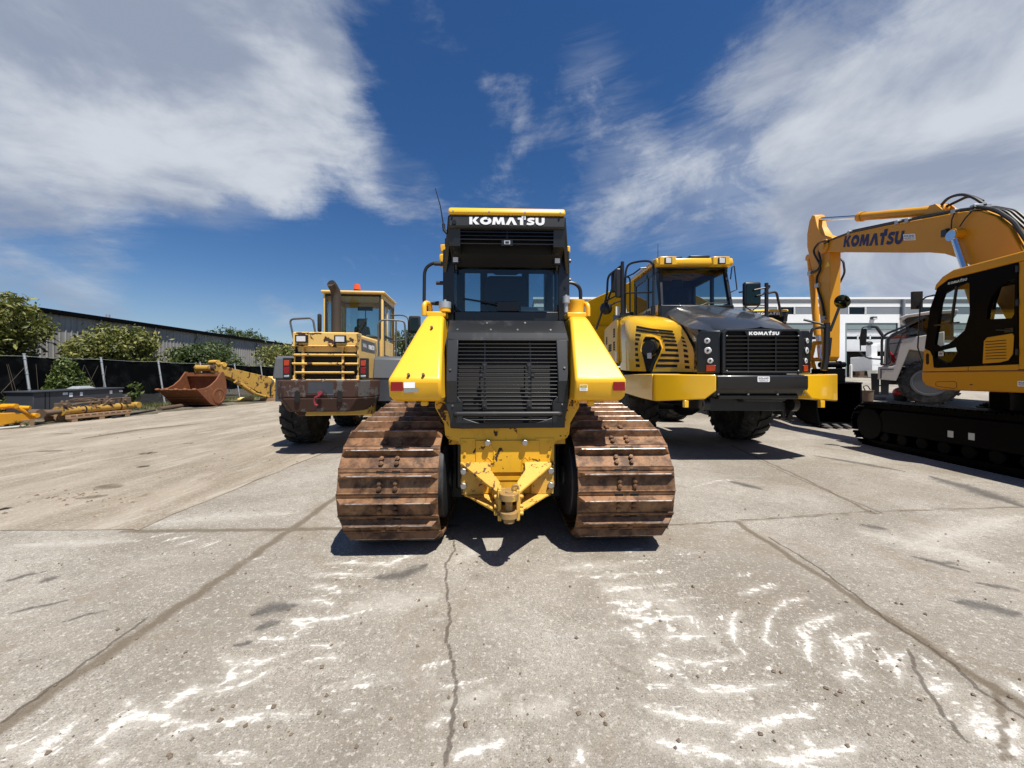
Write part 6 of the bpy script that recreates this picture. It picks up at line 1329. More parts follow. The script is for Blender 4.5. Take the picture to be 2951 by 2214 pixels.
    for y in (9.9, 14.1, 15.9):
        make_wheel(T, (3.08, y, .93), .93, .72, lugs=20, rim_mat='truck_yellow', side=-1); make_wheel(T, (5.80, y, .93), .93, .72, lugs=20, rim_mat='truck_yellow', side=1)
    # walkway rails, mirrors and lamps, near side
    q = MB(); Y = 9.7
    q.tube([P(1344.5, 566, Y), P(1344.5, 683, Y)], .045, 10)
    q.tube([P(1343, 574, Y), P(1313, 597, 10.3), P(1311, 640, 10.3), P(1288, 712, 10.4)], .030, 8, 0, .15); q.tube([P(1311, 650, 10.3), P(1344, 632, Y)], .022, 8); q.tube([P(1311, 655, 10.3), P(1327, 610, 10.2), P(1327, 588, 10.2)], .025, 8)
    q.tube([P(1350, 680, Y), P(1351, 588, Y), P(1357, 570, Y), P(1388, 564, 9.4), P(1406, 565, 9.2), P(1412, 575, 9.1), P(1411, 682, 9.0)], .027, 8, 0, .18)
    q.tube([P(1349, 634, Y), P(1408, 632, 9.1)], .018, 8); q.tube([P(1361, 684, 9.9), P(1361, 600, 9.9), P(1352, 598, 9.8)], .022, 8, 0, .1); q.tube([P(1345, 602, Y), P(1368, 592, 9.6), P(1384, 580, 9.5), P(1396, 579, 9.5)], .018, 8)
    q.tube([P(1411, 662, 9.0), P(1411, 682, 9.0)], .055, 8)
    T.part('handrail', q, 'tube_black')
    for (px, py, w, h_, Yy) in ((1336, 612, 15, 64, 9.75), (1325, 610, 10, 46, 10.1)):
        q = MB(); c_ = P(px, py, Yy); q.box(c_.x - w * Yy / 1664, c_.x + w * Yy / 1664, c_.y - .05, c_.y + .05, c_.z - h_ * Yy / 1664, c_.z + h_ * Yy / 1664); T.part('mirror', q, 'tube_black', bev=.04)
    q = MB(); c_ = P(1309, 667, 10.4); q.ball(c_, .17, .12, .17, 18); q.tube([c_, P(1328, 655, 10.3), P(1344, 650, Y)], .02, 8); T.part('round_mirror', q, 'tube_black')
    q = MB(); c_ = P(1334, 672, 9.8); q.box(c_.x - .05, c_.x + .05, c_.y - .02, c_.y + .02, c_.z - .11, c_.z + .11); c_ = P(1350, 668, 9.85); q.box(c_.x - .04, c_.x + .04, c_.y - .02, c_.y + .02, c_.z - .10, c_.z + .10); T.each('rail_label', q, 'paper')
    q = MB(); q.box(2.8, 3.2, 10.1, 10.7, 2.95, 3.30); T.part('battery_box', q, 'tube_black', bev=.02)
    # far side mirror, rails and the round mirror on its arm
    q = MB(); Y = 8.3
    q.tube([P(1655.7, 612, Y), P(1655.7, 697, Y)], .038, 10); q.tube([P(1655, 617, Y), P(1664, 618, Y), P(1648, 637, Y), P(1634, 640, Y)], .020, 8, 0, .05); q.tube([P(1596, 632, 8.6), P(1612, 630, 8.5), P(1630, 627, Y), P(1653, 622, Y)], .018, 8); q.tube([P(1610, 632, 8.5), P(1610, 664, 8.5)], .02, 8)
    q.tube([P(1658, 634, Y), P(1677, 630, Y), P(1688, 684, Y)], .024, 8, 0, .08); q.tube([P(1610, 664, 8.5), P(1625, 672, 8.4), P(1640, 660, 8.3), P(1655, 660, Y)], .014, 6)
    h2 = MB(); h2.tube([P(1578, 604, 8.95), P(1581, 578, 8.95), P(1586, 575, 8.95), P(1592, 626, 8.9), P(1578, 632, 8.9)], .014, 6); T.part('grab_rail', h2, 'tube_black')
    T.part('handrail', q, 'tube_black'); q = MB(); Y = 7.45
    q.tube([P(1749, 757, Y), P(1753, 713, Y), P(1760, 709, Y), P(1784, 707, Y)], .026, 8, 0, .1); q.tube([P(1736, 691, 7.6), P(1785, 703, Y)], .022, 8); q.tube([P(1786, 698, Y), P(1784, 775, Y), P(1779, 800, Y)], .055, 8); q.tube([P(1793, 716, Y), P(1813, 664, Y)], .024, 8); q.tube([P(1792, 730, Y), P(1788, 770, Y)], .04, 8)
    T.part('handrail', q, 'tube_black')
    q = MB(); c_ = P(1626, 635, 8.35); q.box(c_.x - .185, c_.x + .185, c_.y - .02, c_.y + .10, c_.z - .26, c_.z + .26); mr = T.part('mirror', q, 'tube_black', bev=.05, seg=3)
    q = MB(); q.box(c_.x - .15, c_.x + .15, c_.y - .026, c_.y - .021, c_.z - .22, c_.z + .20); T.part('mirror_glass', q, 'mirror_glass', mr)
    q = MB(); c_ = P(1820, 652, Y); ax = Vector((-.75, -.35, -.25)).normalized(); q.tube([c_ - ax * .07, c_ - ax * .02, c_ + ax * .012], [.05, .115, .135], 24, 0); q.tube([c_ - ax * .14, c_ - ax * .06], .035, 12); mr = T.part('round_mirror', q, 'tube_black')
    q = MB(); q.tube([c_ + ax * .0125, c_ + ax * .02, c_ + ax * .03], [.122, .10, .03], 24); T.part('mirror_glass', q, 'mirror_glass', mr, smooth=60)
    la = MB()
    for px in (1690, 1707):
        la.tube([P(px, 872, 8.3), P(px + (2 if px < 1700 else 0), 905, 8.3)], .045, 8)
    la.tube([P(1684, 902, 8.3), P(1714, 906, 8.3)], .035, 8); la.tube([P(1716, 872, 8.3), P(1700, 910, 8.3)], .06, 8); T.part('boarding_ladder', la, 'dusty_black')
    return T
TRK = make_truck()
# ---------------------------------------------------------------- warehouse, fence and scrap along the left side
def make_warehouse():
    x, y0, y1, ze = -27.0, 6.0, 49.0, 5.36
    Wh = Thing('warehouse', "long low warehouse with ribbed grey metal walls behind the fence", 'warehouse', (x - 8, 28, 0), (x - 8, 28, 0))
    w = MB(); pts = []; y = y0
    while y < y1:                                                     # ribbed cladding
        pts += [(x, y), (x, y + .20), (x + .035, y + .235), (x + .035, y + .275), (x, y + .31)]; y += .31
    pts.append((x, y1)); w.loop_prism([(a, b, -.1) for a, b in pts + [(x - 16, y1), (x - 16, y0)]], [(a, b, ze) for a, b in pts + [(x - 16, y1), (x - 16, y0)]])
    m, t, b, o = new_mat('cladding'); co = obj_co(t)
    c = t.mix(t.ramp(t.noise(t.scale(co, 1, .6, .12), 2.0, 6, .6), .35, .7), (.25, .24, .222), (.30, .288, .27)); t.put(b.inputs['Base Color'], c); b.inputs['Roughness'].default_value = .6
    Wh.part('wall', w, 'cladding', smooth=0)
    r_ = MB(); r_.prism([(x + .22, ze - .02), (x + .22, ze + .16), (x - 8, ze + .75), (x - 16.4, ze + .16), (x - 16.4, ze - .02), (x - 8, ze + .55)], 'y', y0 - .3, y1 + .3); rf = Wh.part('roof', r_, 'cab_black', smooth=0)
    gt = MB(); gt.box(x + .10, x + .25, y0 - .3, y1 + .3, ze - .10, ze + .17); Wh.part('gutter', gt, 'cab_black', rf, bev=.02)
    for i in range(8):
        yy = 25.1 + (i - 1) * 3.85 if i else 21.0
        d = MB(); d.tube([(x + .20, yy, ze - .05), (x + .20, yy, ze - .32), (x + .08, yy, ze - .62), (x + .08, yy, .1)], .055, 8, 0, .08); Wh.part('downspout', d, 'cabinet_grey')
    v = MB(); v.cyl((x - 3, 28.6, ze + .3), (x - 3, 28.6, ze + .85), .12, 10); Wh.part('roof_vent', v, 'zinc', rf)
make_warehouse()
FX = -19.8
def screen_mat():
    m, t, b, o = new_mat('screen_mesh'); co = obj_co(t)
    c = t.mix(t.ramp(t.noise(co, 1.4, 6, .65), .45, .7), (.003, .0035, .004), (.010, .011, .011)); t.put(b.inputs['Base Color'], c); b.inputs['Roughness'].default_value = .95; b.inputs['Specular IOR Level'].default_value = 0
    xyz = t.node('ShaderNodeSeparateXYZ'); t.l.new(co, xyz.inputs[0])
    # the torn lower strip is bare wire net
    low = t.ramp(t.math('ADD', xyz.outputs[2], t.math('MULTIPLY', t.noise(co, .5, 3), .55)), .95, 1.0, 1, 0)
    d1 = t.math('PINGPONG', t.math('ADD', xyz.outputs[1], xyz.outputs[2]), .04); d2 = t.math('PINGPONG', t.math('SUBTRACT', xyz.outputs[1], xyz.outputs[2]), .04)
    wire = t.math('LESS_THAN', t.math('MINIMUM', d1, d2), .006)
    a = t.math('SUBTRACT', 1, t.math('MULTIPLY', t.math('SUBTRACT', 1, wire), t.math('MULTIPLY', low, .62)))
    t.put(b.inputs['Alpha'], a)
    c2 = t.mix(t.math('MULTIPLY', wire, low), c, (.13, .13, .13)); t.put(b.inputs['Base Color'], c2)
screen_mat()
def make_fence():
    Fn = Thing('fence', "leaning chain link fence with black privacy screen in front of the warehouse", 'fence', (FX + .3, 22, 0), (FX + .3, 22, 0))
    ys = [6.75 + 2.95 * i for i in range(13)]
    def lean(y): return .36 + .05 * math.sin(y)
    for i, y in enumerate(ys):
        p = MB(); l = lean(y); y += .12 * math.sin(i * 3.1); p.tube([(FX + l + .04, y, -.1), (FX + .02, y, 2.50)], .042, 10); p.cyl((FX + .02, y, 2.50), (FX + .018, y, 2.54), .05, 10)
        for k in range(4): z = .5 + k * .6; xx = FX + l + .04 - (l + .02) * (z + .1) / 2.6; p.cyl((xx, y, z), (xx, y, z + .02), .056, 10)
        Fn.part('post', p, 'zinc')
    for i in range(len(ys) - 1):
        rows = []
        for k in range(7):
            z = .02 + 2.40 * k / 6; row = []
            for j in range(9):
                t_ = j / 8; y = ys[i] + (ys[i + 1] - ys[i]) * t_; l = lean(y); sag = .05 * math.sin(math.pi * t_) * (k / 6)
                row.append((FX + l - .035 - l * z / 2.5 + .03 * math.sin(y * 4 + k) * math.sin(math.pi * t_), y, z - sag))
            rows.append(row)
        s = MB(); s.grid(rows); Fn.part('screen', s, 'screen_mesh', smooth=60)
    wr = MB(); wr.tube([(FX + .0, y, 2.43 - (.03 if k % 2 else 0)) for k, y in enumerate(np.linspace(ys[0], ys[-1], 25))], .009, 5); Fn.part('top_wire', wr, 'zinc')
make_fence()

def leaves(mb_v, mb_f, pts, size, r_, flat=.5):
    for p in pts:
        s = size * r_.choice((.5, .7, .85, 1.0, 1.2)); n = Vector((r_.gauss(0, 1), r_.gauss(0, 1), r_.gauss(0, .7) + flat)).normalized(); u = n.orthogonal().normalized(); w = n.cross(u); a = r_.random() * 6.28
        u, w = u * math.cos(a) + w * math.sin(a), w * math.cos(a) - u * math.sin(a); o = len(mb_v)
        mb_v += [p - u * s, p + w * s * .42 + n * s * .1, p + u * s * 1.05, p - w * s * .42 + n * s * .1]; mb_f.append((o, o + 1, o + 2, o + 3))
def crown_mesh(blobs, n, size, seed, flat=.5):
    r_ = random.Random(seed); V = []; Fc = []; vol = [a * b * c for _, (a, b, c) in blobs]; tot = sum(v ** .67 for v in vol)
    for (c, (a, b, h)), v in zip(blobs, vol):
        m = int(n * v ** .67 / tot); cl = []
        for k in range(max(6, m // 26)):
            d = Vector((r_.gauss(0, 1), r_.gauss(0, 1), r_.gauss(0, 1))).normalized() * r_.uniform(.55, 1.0) ** .7; cl.append(Vector((c[0] + d.x * a, c[1] + d.y * b, c[2] + d.z * h)))
        pts = []
        for k in range(m): q = r_.choice(cl); s = min(a, b, h) * .26; pts.append(q + Vector([max(-2, min(2, r_.gauss(0, 1))) * s * f for f in (1, 1, .75)]))
        leaves(V, Fc, pts, size, r_, flat)
    return V, Fc
def mesh_obj(name, V, Fc, mat, parent, origin):
    o_ = Vector(origin); me = bpy.data.meshes.new(name); me.from_pydata([tuple(v - o_) for v in V], [], Fc); me.materials.append(MATS[mat]); ob = bpy.data.objects.new(name, me); scene.collection.objects.link(ob); ob.parent = parent; return ob
def tree(name, label, cat, base, blobs, n, size, mat, seed, trunk=.10, group=None, fork=3):
    T = Thing(name, label, cat, base, base, 0, group); r_ = random.Random(seed)
    V, Fc = crown_mesh(blobs, n, size, seed); mesh_obj('crown', V, Fc, mat, T.root, base)
    t = MB(); b = Vector(base)
    for c, (a, bb, h) in blobs[:6]:
        c = Vector(c); m = b.lerp(c, .45) + Vector((r_.gauss(0, .15), r_.gauss(0, .15), 0)); t.tube([b + Vector((r_.gauss(0, .1), r_.gauss(0, .1), -.1)), m, c + Vector((0, 0, h * .3))], [trunk, trunk * .25], 7)
    T.part('trunk', t, 'bark'); return T
def blobset(c, w, d, z0, z1, n, seed):
    """a rounded bush: n overlapping ellipsoids inside w x d between z0 and z1"""
    r_ = random.Random(seed); out = [((c[0], c[1], (z0 + z1) / 2), (w * .40, d * .38, (z1 - z0) * .46))]
    for i in range(n):
        a = r_.random() * 6.28; k = r_.uniform(.45, .72); zz = r_.uniform(.18, .80); sh = math.sqrt(max(.1, 1 - (abs(zz - .35) / .7) ** 2))
        out.append(((c[0] + math.cos(a) * w * .5 * k * sh, c[1] + math.sin(a) * d * .5 * k * sh, z0 + (z1 - z0) * zz), (w * r_.uniform(.18, .27), d * r_.uniform(.18, .27), (z1 - z0) * r_.uniform(.17, .25))))
    return out
GT = "trees between the fence and the warehouse"
tree('tree', "tallest olive green tree at the left edge, rising above the warehouse eave", 'tree', (-23.4, 16.6, 0), blobset((-23.4, 16.6), 4.6, 4.0, 1.2, 5.3, 14, 1), 17000, .135, 'olive_leaf', 11, group=GT)
tree('tree', "broad round olive green tree above the privacy screen, behind the grey cabinet", 'tree', (-22.9, 22.9, 0), blobset((-22.9, 22.6), 5.2, 4.6, 1.2, 4.50, 16, 2), 19000, .135, 'olive_leaf', 12, group=GT)
tree('tree', "dark green spreading tree above the rusty bucket", 'tree', (-22.8, 29.4, 0), blobset((-22.8, 29.2), 4.4, 4.4, 1.0, 4.2, 12, 3), 13000, .13, 'green_leaf', 13, group=GT)
tree('tree', "small olive green tree left of the wheel loader", 'tree', (-22.6, 37.8, 0), blobset((-22.6, 37.8), 6.0, 5.5, 1.0, 4.8, 12, 4), 11000, .15, 'olive_leaf', 14, group=GT)
tree('tree', "dark green treetop showing over the warehouse roof, the left one of two", 'tree', (-44.5, 60, 0), blobset((-44.5, 60), 4.6, 4.6, 4.5, 9.25, 8, 5), 3200, .20, 'green_leaf', 15, trunk=.2)
tree('tree', "dark green treetop showing over the warehouse roof, the right one of two", 'tree', (-40.7, 60, 0), blobset((-40.7, 60), 4.6, 4.6, 4.2, 8.9, 8, 6), 3200, .20, 'green_leaf', 16, trunk=.2)
tree('tree', "green tree far off, seen between the wheel loader and the bulldozer", 'tree', (-13.2, 52, 0), blobset((-13.2, 52), 9, 6, 1.0, 8.0, 10, 7), 5000, .24, 'green_leaf', 17, trunk=.2)
def vine(label, y0, y1, z1, n, seed, dense):
    base = (FX + .45, (y0 + y1) / 2, 0); T = Thing('vine', label, 'vine', base, base); r_ = random.Random(seed); pts = []
    for k in range(n):
        t_ = r_.random(); y = y0 + (y1 - y0) * t_; env = z1 * (.65 + .35 * math.sin(t_ * 7 + seed)) * (1 - abs(2 * t_ - 1) ** 3 * .5); z = env * r_.random() ** (1.0 if dense else .8); l = .36
        pts.append(Vector((FX + .02 + l - l * z / 2.5 + abs(r_.gauss(0, .16 if dense else .07)), y, z)))
    V = []; Fc = []; leaves(V, Fc, pts, .095 if dense else .085, r_, .3); mesh_obj('foliage', V, Fc, 'vine_leaf', T.root, base)
    st = MB()
    for k in range(7): y = y0 + (y1 - y0) * r_.random(); st.tube([(FX + .45, y, 0), (FX + .35, y + r_.gauss(0, .2), z1 * .4), (FX + .18, y + r_.gauss(0, .3), z1 * .85)], [.014, .006], 5)
    T.part('stem', st, 'bark')
vine("bright green vine climbing the fence screen behind the grey cabinet", 15.6, 18.7, 2.5, 4200, 5, True)
vine("sparse vine hanging on the fence screen at the left edge of the picture", 12.0, 15.5, 2.45, 1300, 6, False)
tree('shrub', "leafy weed beside the right end of the grey cabinet", 'shrub', (-17.6, 17.95, 0), [((-17.6, 17.95, .95), (.26, .26, .32)), ((-17.6, 17.95, .5), (.3, .3, .3))], 260, .10, 'vine_leaf', 21, trunk=.015)
# grass tufts along the foot of the fence
V = []; Fc = []; r_ = random.Random(9)
for k in range(7000):
    y = r_.uniform(9, 34); x = -18.7 + r_.gauss(0, .55) + (1.2 if 17.3 < y < 19.2 else 0) * r_.random(); 
    if x > -15.7: continue
    h = r_.uniform(.08, .34); a = r_.random() * 6.28; dx, dy = math.cos(a) * .012, math.sin(a) * .012; lx, ly = r_.gauss(0, .1), r_.gauss(0, .1); o = len(V)
    V += [Vector((x - dx, y - dy, .03)), Vector((x + dx, y + dy, .03)), Vector((x + lx, y + ly, h))]; Fc.append((o, o + 1, o + 2))
o = mesh_obj('grass', V, Fc, 'grass_blade', None, (0, 0, 0)); o['kind'] = 'stuff'
# ---- scrap and stores lying along the verge
C = Thing('steel_cabinet', "long dark grey steel cabinet with white stickers lying against the fence", 'cabinet', (-18.0, 15.7, .05), (-18.0, 15.7, .05))
b = MB(); x1 = -17.5
b.hexa([(-18.5, 14.08, .16), (x1, 14.08, .16), (x1, 17.3, .10), (-18.5, 17.3, .10), (-18.5, 14.08, 1.0), (x1, 14.08, 1.0), (x1, 17.3, 1.06), (-18.5, 17.3, 1.06)]); C.part('body', b, 'cabinet_grey', bev=.015)
b = MB(); b.hexa([(-18.55, 14.03, 1.002), (x1 + .05, 14.03, 1.002), (x1 + .05, 17.35, 1.062), (-18.55, 17.35, 1.062), (-18.55, 14.03, 1.06), (x1 + .05, 14.03, 1.06), (x1 + .05, 17.35, 1.12), (-18.55, 17.35, 1.12)]); C.part('lid', b, 'cabinet_grey', bev=.012)
g = MB(); g.box(x1 - .02, x1 + .003, 14.42, 14.46, .16, .99); g.box(x1 - .02, x1 + .003, 14.56, 14.59, .16, .99); C.part('door_gap', g, 'dark_hole')
for y, z, w, h in ((15.0, .93, .17, .09), (15.22, .88, .12, .16), (15.6, .90, .10, .14), (16.75, .93, .11, .13), (17.15, .95, .16, .07)):
    s = MB(); plate(s, (x1 + .002, y, z - h / 2), (0, 1, 0), (0, 0, 1), w, h, .003); C.part('sticker', s, 'decal_white')
d = MB(); d.box(x1, x1 + .003, 16.1, 16.17, .62, .70); d.box(x1, x1 + .003, 16.22, 16.30, .62, .70); C.each('socket', d, 'dark_hole')
g = MB(); g.hexa([(-18.2, 15.7, 1.10), (-17.7, 15.7, 1.10), (-17.7, 16.4, 1.115), (-18.2, 16.4, 1.115), (-18.1, 15.85, 1.20), (-17.8, 15.85, 1.20), (-17.8, 16.25, 1.21), (-18.1, 16.25, 1.21)]); solo('metal_tray', g, 'zinc', "small galvanised metal tray lying upside down on the grey cabinet", 'tray', (-17.95, 16.05, 1.11), bev=.01)
d = MB(); d.box(-18.4, -17.55, 14.3, 16.9, -.03, .12); solo('timber_block', d, 'wood', "timber baulk under the grey cabinet", 'timber', (-18, 15.7, 0))
# pallet with the hydraulic cylinder
Pl = Thing('pallet', "weathered wooden pallet under the yellow hydraulic cylinder", 'pallet', (-15.75, 14.4, 0), (-15.75, 14.4, 0))
d = MB()
for x in (-16.2, -15.8, -15.4): d.box(x - .09, x + .09, 13.35, 15.5, .115, .23)
Pl.part('runner', d, 'wood', bev=.008)
d = MB()
for i in range(10): d.box(-16.3, -15.3, 13.36 + i * .222, 13.36 + i * .222 + .15, .232, .262)
Pl.part('deck_board', d, 'wood')
for y in (13.5, 14.4, 15.35):
    d = MB()
    for x in (-16.2, -15.8, -15.4): d.box(x - .085, x + .085, y - .09, y + .09, 0, .115)
    Pl.part('foot_block', d, 'wood', bev=.006)
def ram(label, c0, c1, rod_end, r, seed):
    c0, c1, e = Vector(c0), Vector(c1), Vector(rod_end); b0 = (c0 + c1) / 2; T = Thing('hydraulic_cylinder', label, 'hydraulic cylinder', tuple(b0), tuple(b0)); d = (c1 - c0).normalized()
    m = MB(); m.tube([c0, c1], r, 20); m.tube([c0 - d * .12, c0 + d * .05], r * 1.2, 20); m.tube([c1, c1 + d * .25], [r * 1.1, r * .5], 16); m.cyl(c1 + d * .28 + Vector((-.1, 0, 0)), c1 + d * .28 + Vector((.1, 0, 0)), r * .9, 16); T.part('barrel', m, 'scrap_yellow', bev=.008)
    m = MB(); m.tube([e, c0], r * .62, 16); m.cyl(e + Vector((-.14, 0, 0)), e + Vector((.14, 0, 0)), r * 1.15, 20); m.tube([e + d * .1, e + d * .45], [r * 1.0, r * .7], 14); T.part('rod', m, 'pipe_brown')
    for t_, s in ((.0, .8), (.66, .75), (.9, 1.1)):
        q = c0.lerp(c1, t_) + Vector((0, 0, r + .08 * s)); m = MB(); m.box(q.x - .12 * s, q.x + .12 * s, q.y - .14 * s, q.y + .14 * s, q.z - .10 * s, q.z + .11 * s); m.cyl(q + Vector((.1, -.1, .02)), q + Vector((.2, -.1, .02)), .05, 10); m.cyl(q + Vector((0, .05, .08)), q + Vector((.02, .08, .2 * s)), .05, 10); T.part('valve_block', m, 'pipe_brown' if s < 1.2 else 'scrap_yellow', bev=.02)
    m = MB(); q = c0.lerp(c1, .2) + Vector((.05, 0, r + .05)); m.tube([q + Vector((0, -.3, 0)), q + Vector((0, 0, .05)), q + Vector((.05, .5, .06)), q + Vector((.05, .62, .14)), q + Vector((-.1, .40, .22)), q + Vector((-.12, .1, .20))], .025, 7, 0, .12); m.tube([c0.lerp(c1, .2) + Vector((-.05, 0, .35)), c0.lerp(c1, .5) + Vector((.02, 0, r + .15)), c0.lerp(c1, .62) + Vector((.1, 0, r))], .022, 7); m.tube([c0.lerp(c1, .45) + Vector((.1, 0, -.02)), c0.lerp(c1, .55) + Vector((.1, 0, .2)), c0.lerp(c1, .66) + Vector((.05, 0, .33)), c0.lerp(c1, .85) + Vector((.05, 0, .34))], .022, 7, 0, .1); T.part('hose', m, 'pipe_brown')
    m = MB()
    for t_ in (.25, .8): q = c0.lerp(c1, t_); m.lathe([(-.025, r + .008), (.025, r + .008)], q, 'y', 20); 
    T.part('strap', m, 'hose_black')
ram("long yellow hydraulic cylinder with a dark rod strapped on the wooden pallet", (-15.62, 13.45, .40), (-15.62, 15.75, .42), (-15.75, 12.75, .36), .135, 1)
ram("second old yellow hydraulic cylinder behind the first on the pallet", (-16.08, 13.7, .39), (-16.08, 15.4, .40), (-16.08, 13.0, .36), .12, 2)
# yellow arm at the picture's left edge
A = Thing('steel_boom', "yellow steel arm with small rams lying at the left edge of the picture", 'machine boom', (-15.7, 11.6, 0), (-15.7, 11.6, 0))
b = MB(); b.prism([(9.6, .08), (9.6, .52), (12.1, .47), (12.62, .30), (12.62, .22), (12.2, .16), (11.0, .05)], 'x', -15.98, -15.55); A.part('arm_plate', b, 'digger_yellow', bev=.015)
b = MB(); b.tube([(-15.75, 10.0, .66), (-15.75, 12.0, .66)], .055, 12); b.cyl((-15.95, 12.05, .68), (-15.5, 12.05, .68), .07, 14); b.tube([(-15.6, 12.05, .68), (-15.52, 12.5, .32)], .05, 10); b.cyl((-15.7, 12.52, .34), (-15.42, 12.52, .34), .075, 14); b.cyl((-15.7, 12.25, .62), (-15.45, 12.35, .60), .06, 14); A.part('ram', b, 'digger_yellow')
d = MB(); d.box(-16.1, -15.5, 12.2, 12.5, 0, .22); solo('timber_block', d, 'wood', "timber packing under the yellow arm at the left edge", 'timber', (-15.8, 11, 0))
# rusty digging bucket
bx0, bx1 = -17.75, -15.80
Bk = Thing('digger_bucket', "huge rusty excavator bucket with worn teeth lying open beside the fence", 'excavator bucket', (-16.8, 20.3, 0), (-16.8, 20.3, 0))
pr = [(19.25, .93), (19.75, .52), (20.15, .16), (20.55, .03), (20.95, .12), (21.2, .42), (21.3, .85), (21.25, 1.35), (21.12, 1.78)]
b = MB()
for (a0, a1), (b0, b1) in zip(pr, pr[1:]):
    d = Vector((b0 - a0, b1 - a1)).normalized(); nn = Vector((-d.y, d.x)) * .045
    b.hexa([(bx0, a0, a1), (bx1, a0, a1), (bx1, b0, b1), (bx0, b0, b1), (bx0, a0 + nn.x, a1 + nn.y), (bx1, a0 + nn.x, a1 + nn.y), (bx1, b0 + nn.x, b1 + nn.y), (bx0, b0 + nn.x, b1 + nn.y)])
b.box(bx0, bx1, 20.98, 21.12, 1.62, 1.82)
for z0, y0 in ((.50, 19.74), (.16, 20.12)): b.box(bx0, bx1, y0 - .03, y0 + .05, z0 - .03, z0 + .02)
Bk.part('shell', b, 'bucket_rust')
for s, x in ((-1, bx0), (1, bx1)):
    m = MB(); m.prism([(19.27, .95)] + pr[1:] + [(21.05, 1.86), (20.92, 1.86), (20.55, 1.42), (20.2, 1.16), (19.9, 1.03)], 'x', x - .035, x + .035); sp_ = Bk.part('side_plate', m, 'bucket_rust', bev=.008)
    m = MB(); m.lathe([(0, .44), (.02 * s, .44), (.03 * s, .40), (.03 * s, .34), (.015 * s, .33), (.012 * s, .001)], (x + .035 * s, 20.72, .56), 'x', 30); Bk.part('wear_plate', m, 'bucket_rust', sp_)
for i in range(5):
    x = bx0 + .06 + (bx1 - bx0 - .12) * i / 4; m = MB(); m.ball((x, 19.22, .95), .105, .13, .065, 12); m.box(x - .06, x + .06, 19.25, 19.5, .88, .96); Bk.part('tooth', m, 'bucket_rust', bev=.02)
m = MB(); m.cyl((-17.2, 21.05, 2.06), (-16.15, 21.05, 2.06), .17, 18)
for x in (-17.25, -16.3): m.prism([(20.95, 1.8), (21.3, 1.8), (21.28, 2.1), (21.15, 2.27), (21.0, 2.27), (20.86, 2.1)], 'x', x, x + .06)
Bk.part('hanger', m, 'scrap_yellow', bev=.01)
# big yellow arm behind the bucket
def arm_pt(px, py, t): q0 = Vector((-17.0, 22.0)); q1 = Vector((-15.35, 25.9)); q = q0.lerp(q1, t); return Vector((q.x, q.y, Z(py, q.y)))
def on_line(px):      # where the sight line of px meets the arm's near face
    q0 = Vector((-17.0, 22.0)); q1 = Vector((-15.35, 25.9)); d = q1 - q0; k = (px - CX_) / F_; t = (k * q0.y - q0.x) / (d.x - k * d.y); return t
Am = Thing('boom_section', "dirty yellow excavator arm lying behind the rusty bucket", 'machine boom', (-16.3, 24, 0), (-16.3, 24, 0))
pts = [(467, 787), (498, 795), (586, 816), (602, 836), (603, 860), (580, 859.5), (541, 838), (499, 817), (468, 805)]
near = [arm_pt(px, py, on_line(px)) for px, py in pts]; m = MB(); m.slab(near, Vector((-.55, .23, 0))); Am.part('box_section', m, 'scrap_yellow', bev=.02)
m = MB(); a, c = arm_pt(505, 822, on_line(505)), arm_pt(545, 848, on_line(545)); m.tube([a + Vector((.1, 0, -.05)), c + Vector((.1, 0, -.05))], .13, 14); m.tube([c + Vector((.1, 0, -.05)), arm_pt(570, 857, on_line(570)) + Vector((.1, 0, 0))], .07, 10); Am.part('ram', m, 'scrap_yellow')
m = MB()
for px, py in ((470, 783), (484, 788)): p = arm_pt(px, py, on_line(px)); m.cyl(p + Vector((.06, -.03, 0)), p + Vector((-.6, .25, 0)), .13, 16)
Am.part('pin_boss', m, 'rusted_yellow')
m = MB(); m.tube([arm_pt(590, 822, on_line(590)) + Vector((.03, -.02, 0)), arm_pt(583, 833, on_line(583)) + Vector((.05, -.02, 0)), arm_pt(584, 856, on_line(584)) + Vector((.03, -.02, 0))], .05, 8, 0, .2); Am.part('hose', m, 'hose_black')
d = MB(); p = arm_pt(580, 859.5, on_line(580)); d.box(-16.3, -15.0, 24.9, 25.4, 0, .2); solo('timber_block', d, 'wood', "timber packing under the dirty yellow arm", 'timber', (-15.7, 25, 0))
m = MB(); c = P(589, 824, 28.3); m.prism([(27.6, .3), (27.6, 1.0), (27.9, 1.45), (28.5, 1.62), (29.4, 1.5), (29.7, .3)], 'x', c.x - .5, c.x + .9); solo('machine_cover', m, 'faded_yellow', "cream yellow machine cover standing behind the dirty yellow arm", 'machine part', (c.x, 28.5, 0), bev=.08)
m = MB(); c = G(531, 868); m.cyl((c.x - .35, c.y, .14), (c.x + .35, c.y + .2, .14), .14, 14); m.ball((c.x - .4, c.y, .12), .15, .12, .12, 10); m.cyl((c.x + .1, c.y + .1, .2), (c.x + .1, c.y + .3, .32), .08, 10); solo('motor_casting', m, 'faded_yellow', "pale yellow casting lying on the ground under the arm", 'machine part', (c.x, c.y, 0))
m = MB(); a, c = G(345, 889), G(399, 881); a.z = c.z = .10; m.tube([a, a.lerp(c, .5) + Vector((.03, 0, .01)), c], [.10, .115], 12); m.tube([c, c + (c - a).normalized() * .12], .125, 12); solo('pipe', m, 'pipe_brown', "brown steel pipe on the ground in front of the rusty bucket", 'pipe', tuple((a + c) / 2 - Vector((0, 0, .1))))
m = MB(); a, c = G(255, 905), G(335, 889.5); a.x -= .2; a.z = c.z = .05; m.tube([a, a.lerp(c, .4) + Vector((-.06, 0, 0)), c], .05, 8); solo('hose', m, 'hose_black', "black rubber hose on the verge right of the pallet", 'hose', tuple((a + c) / 2))
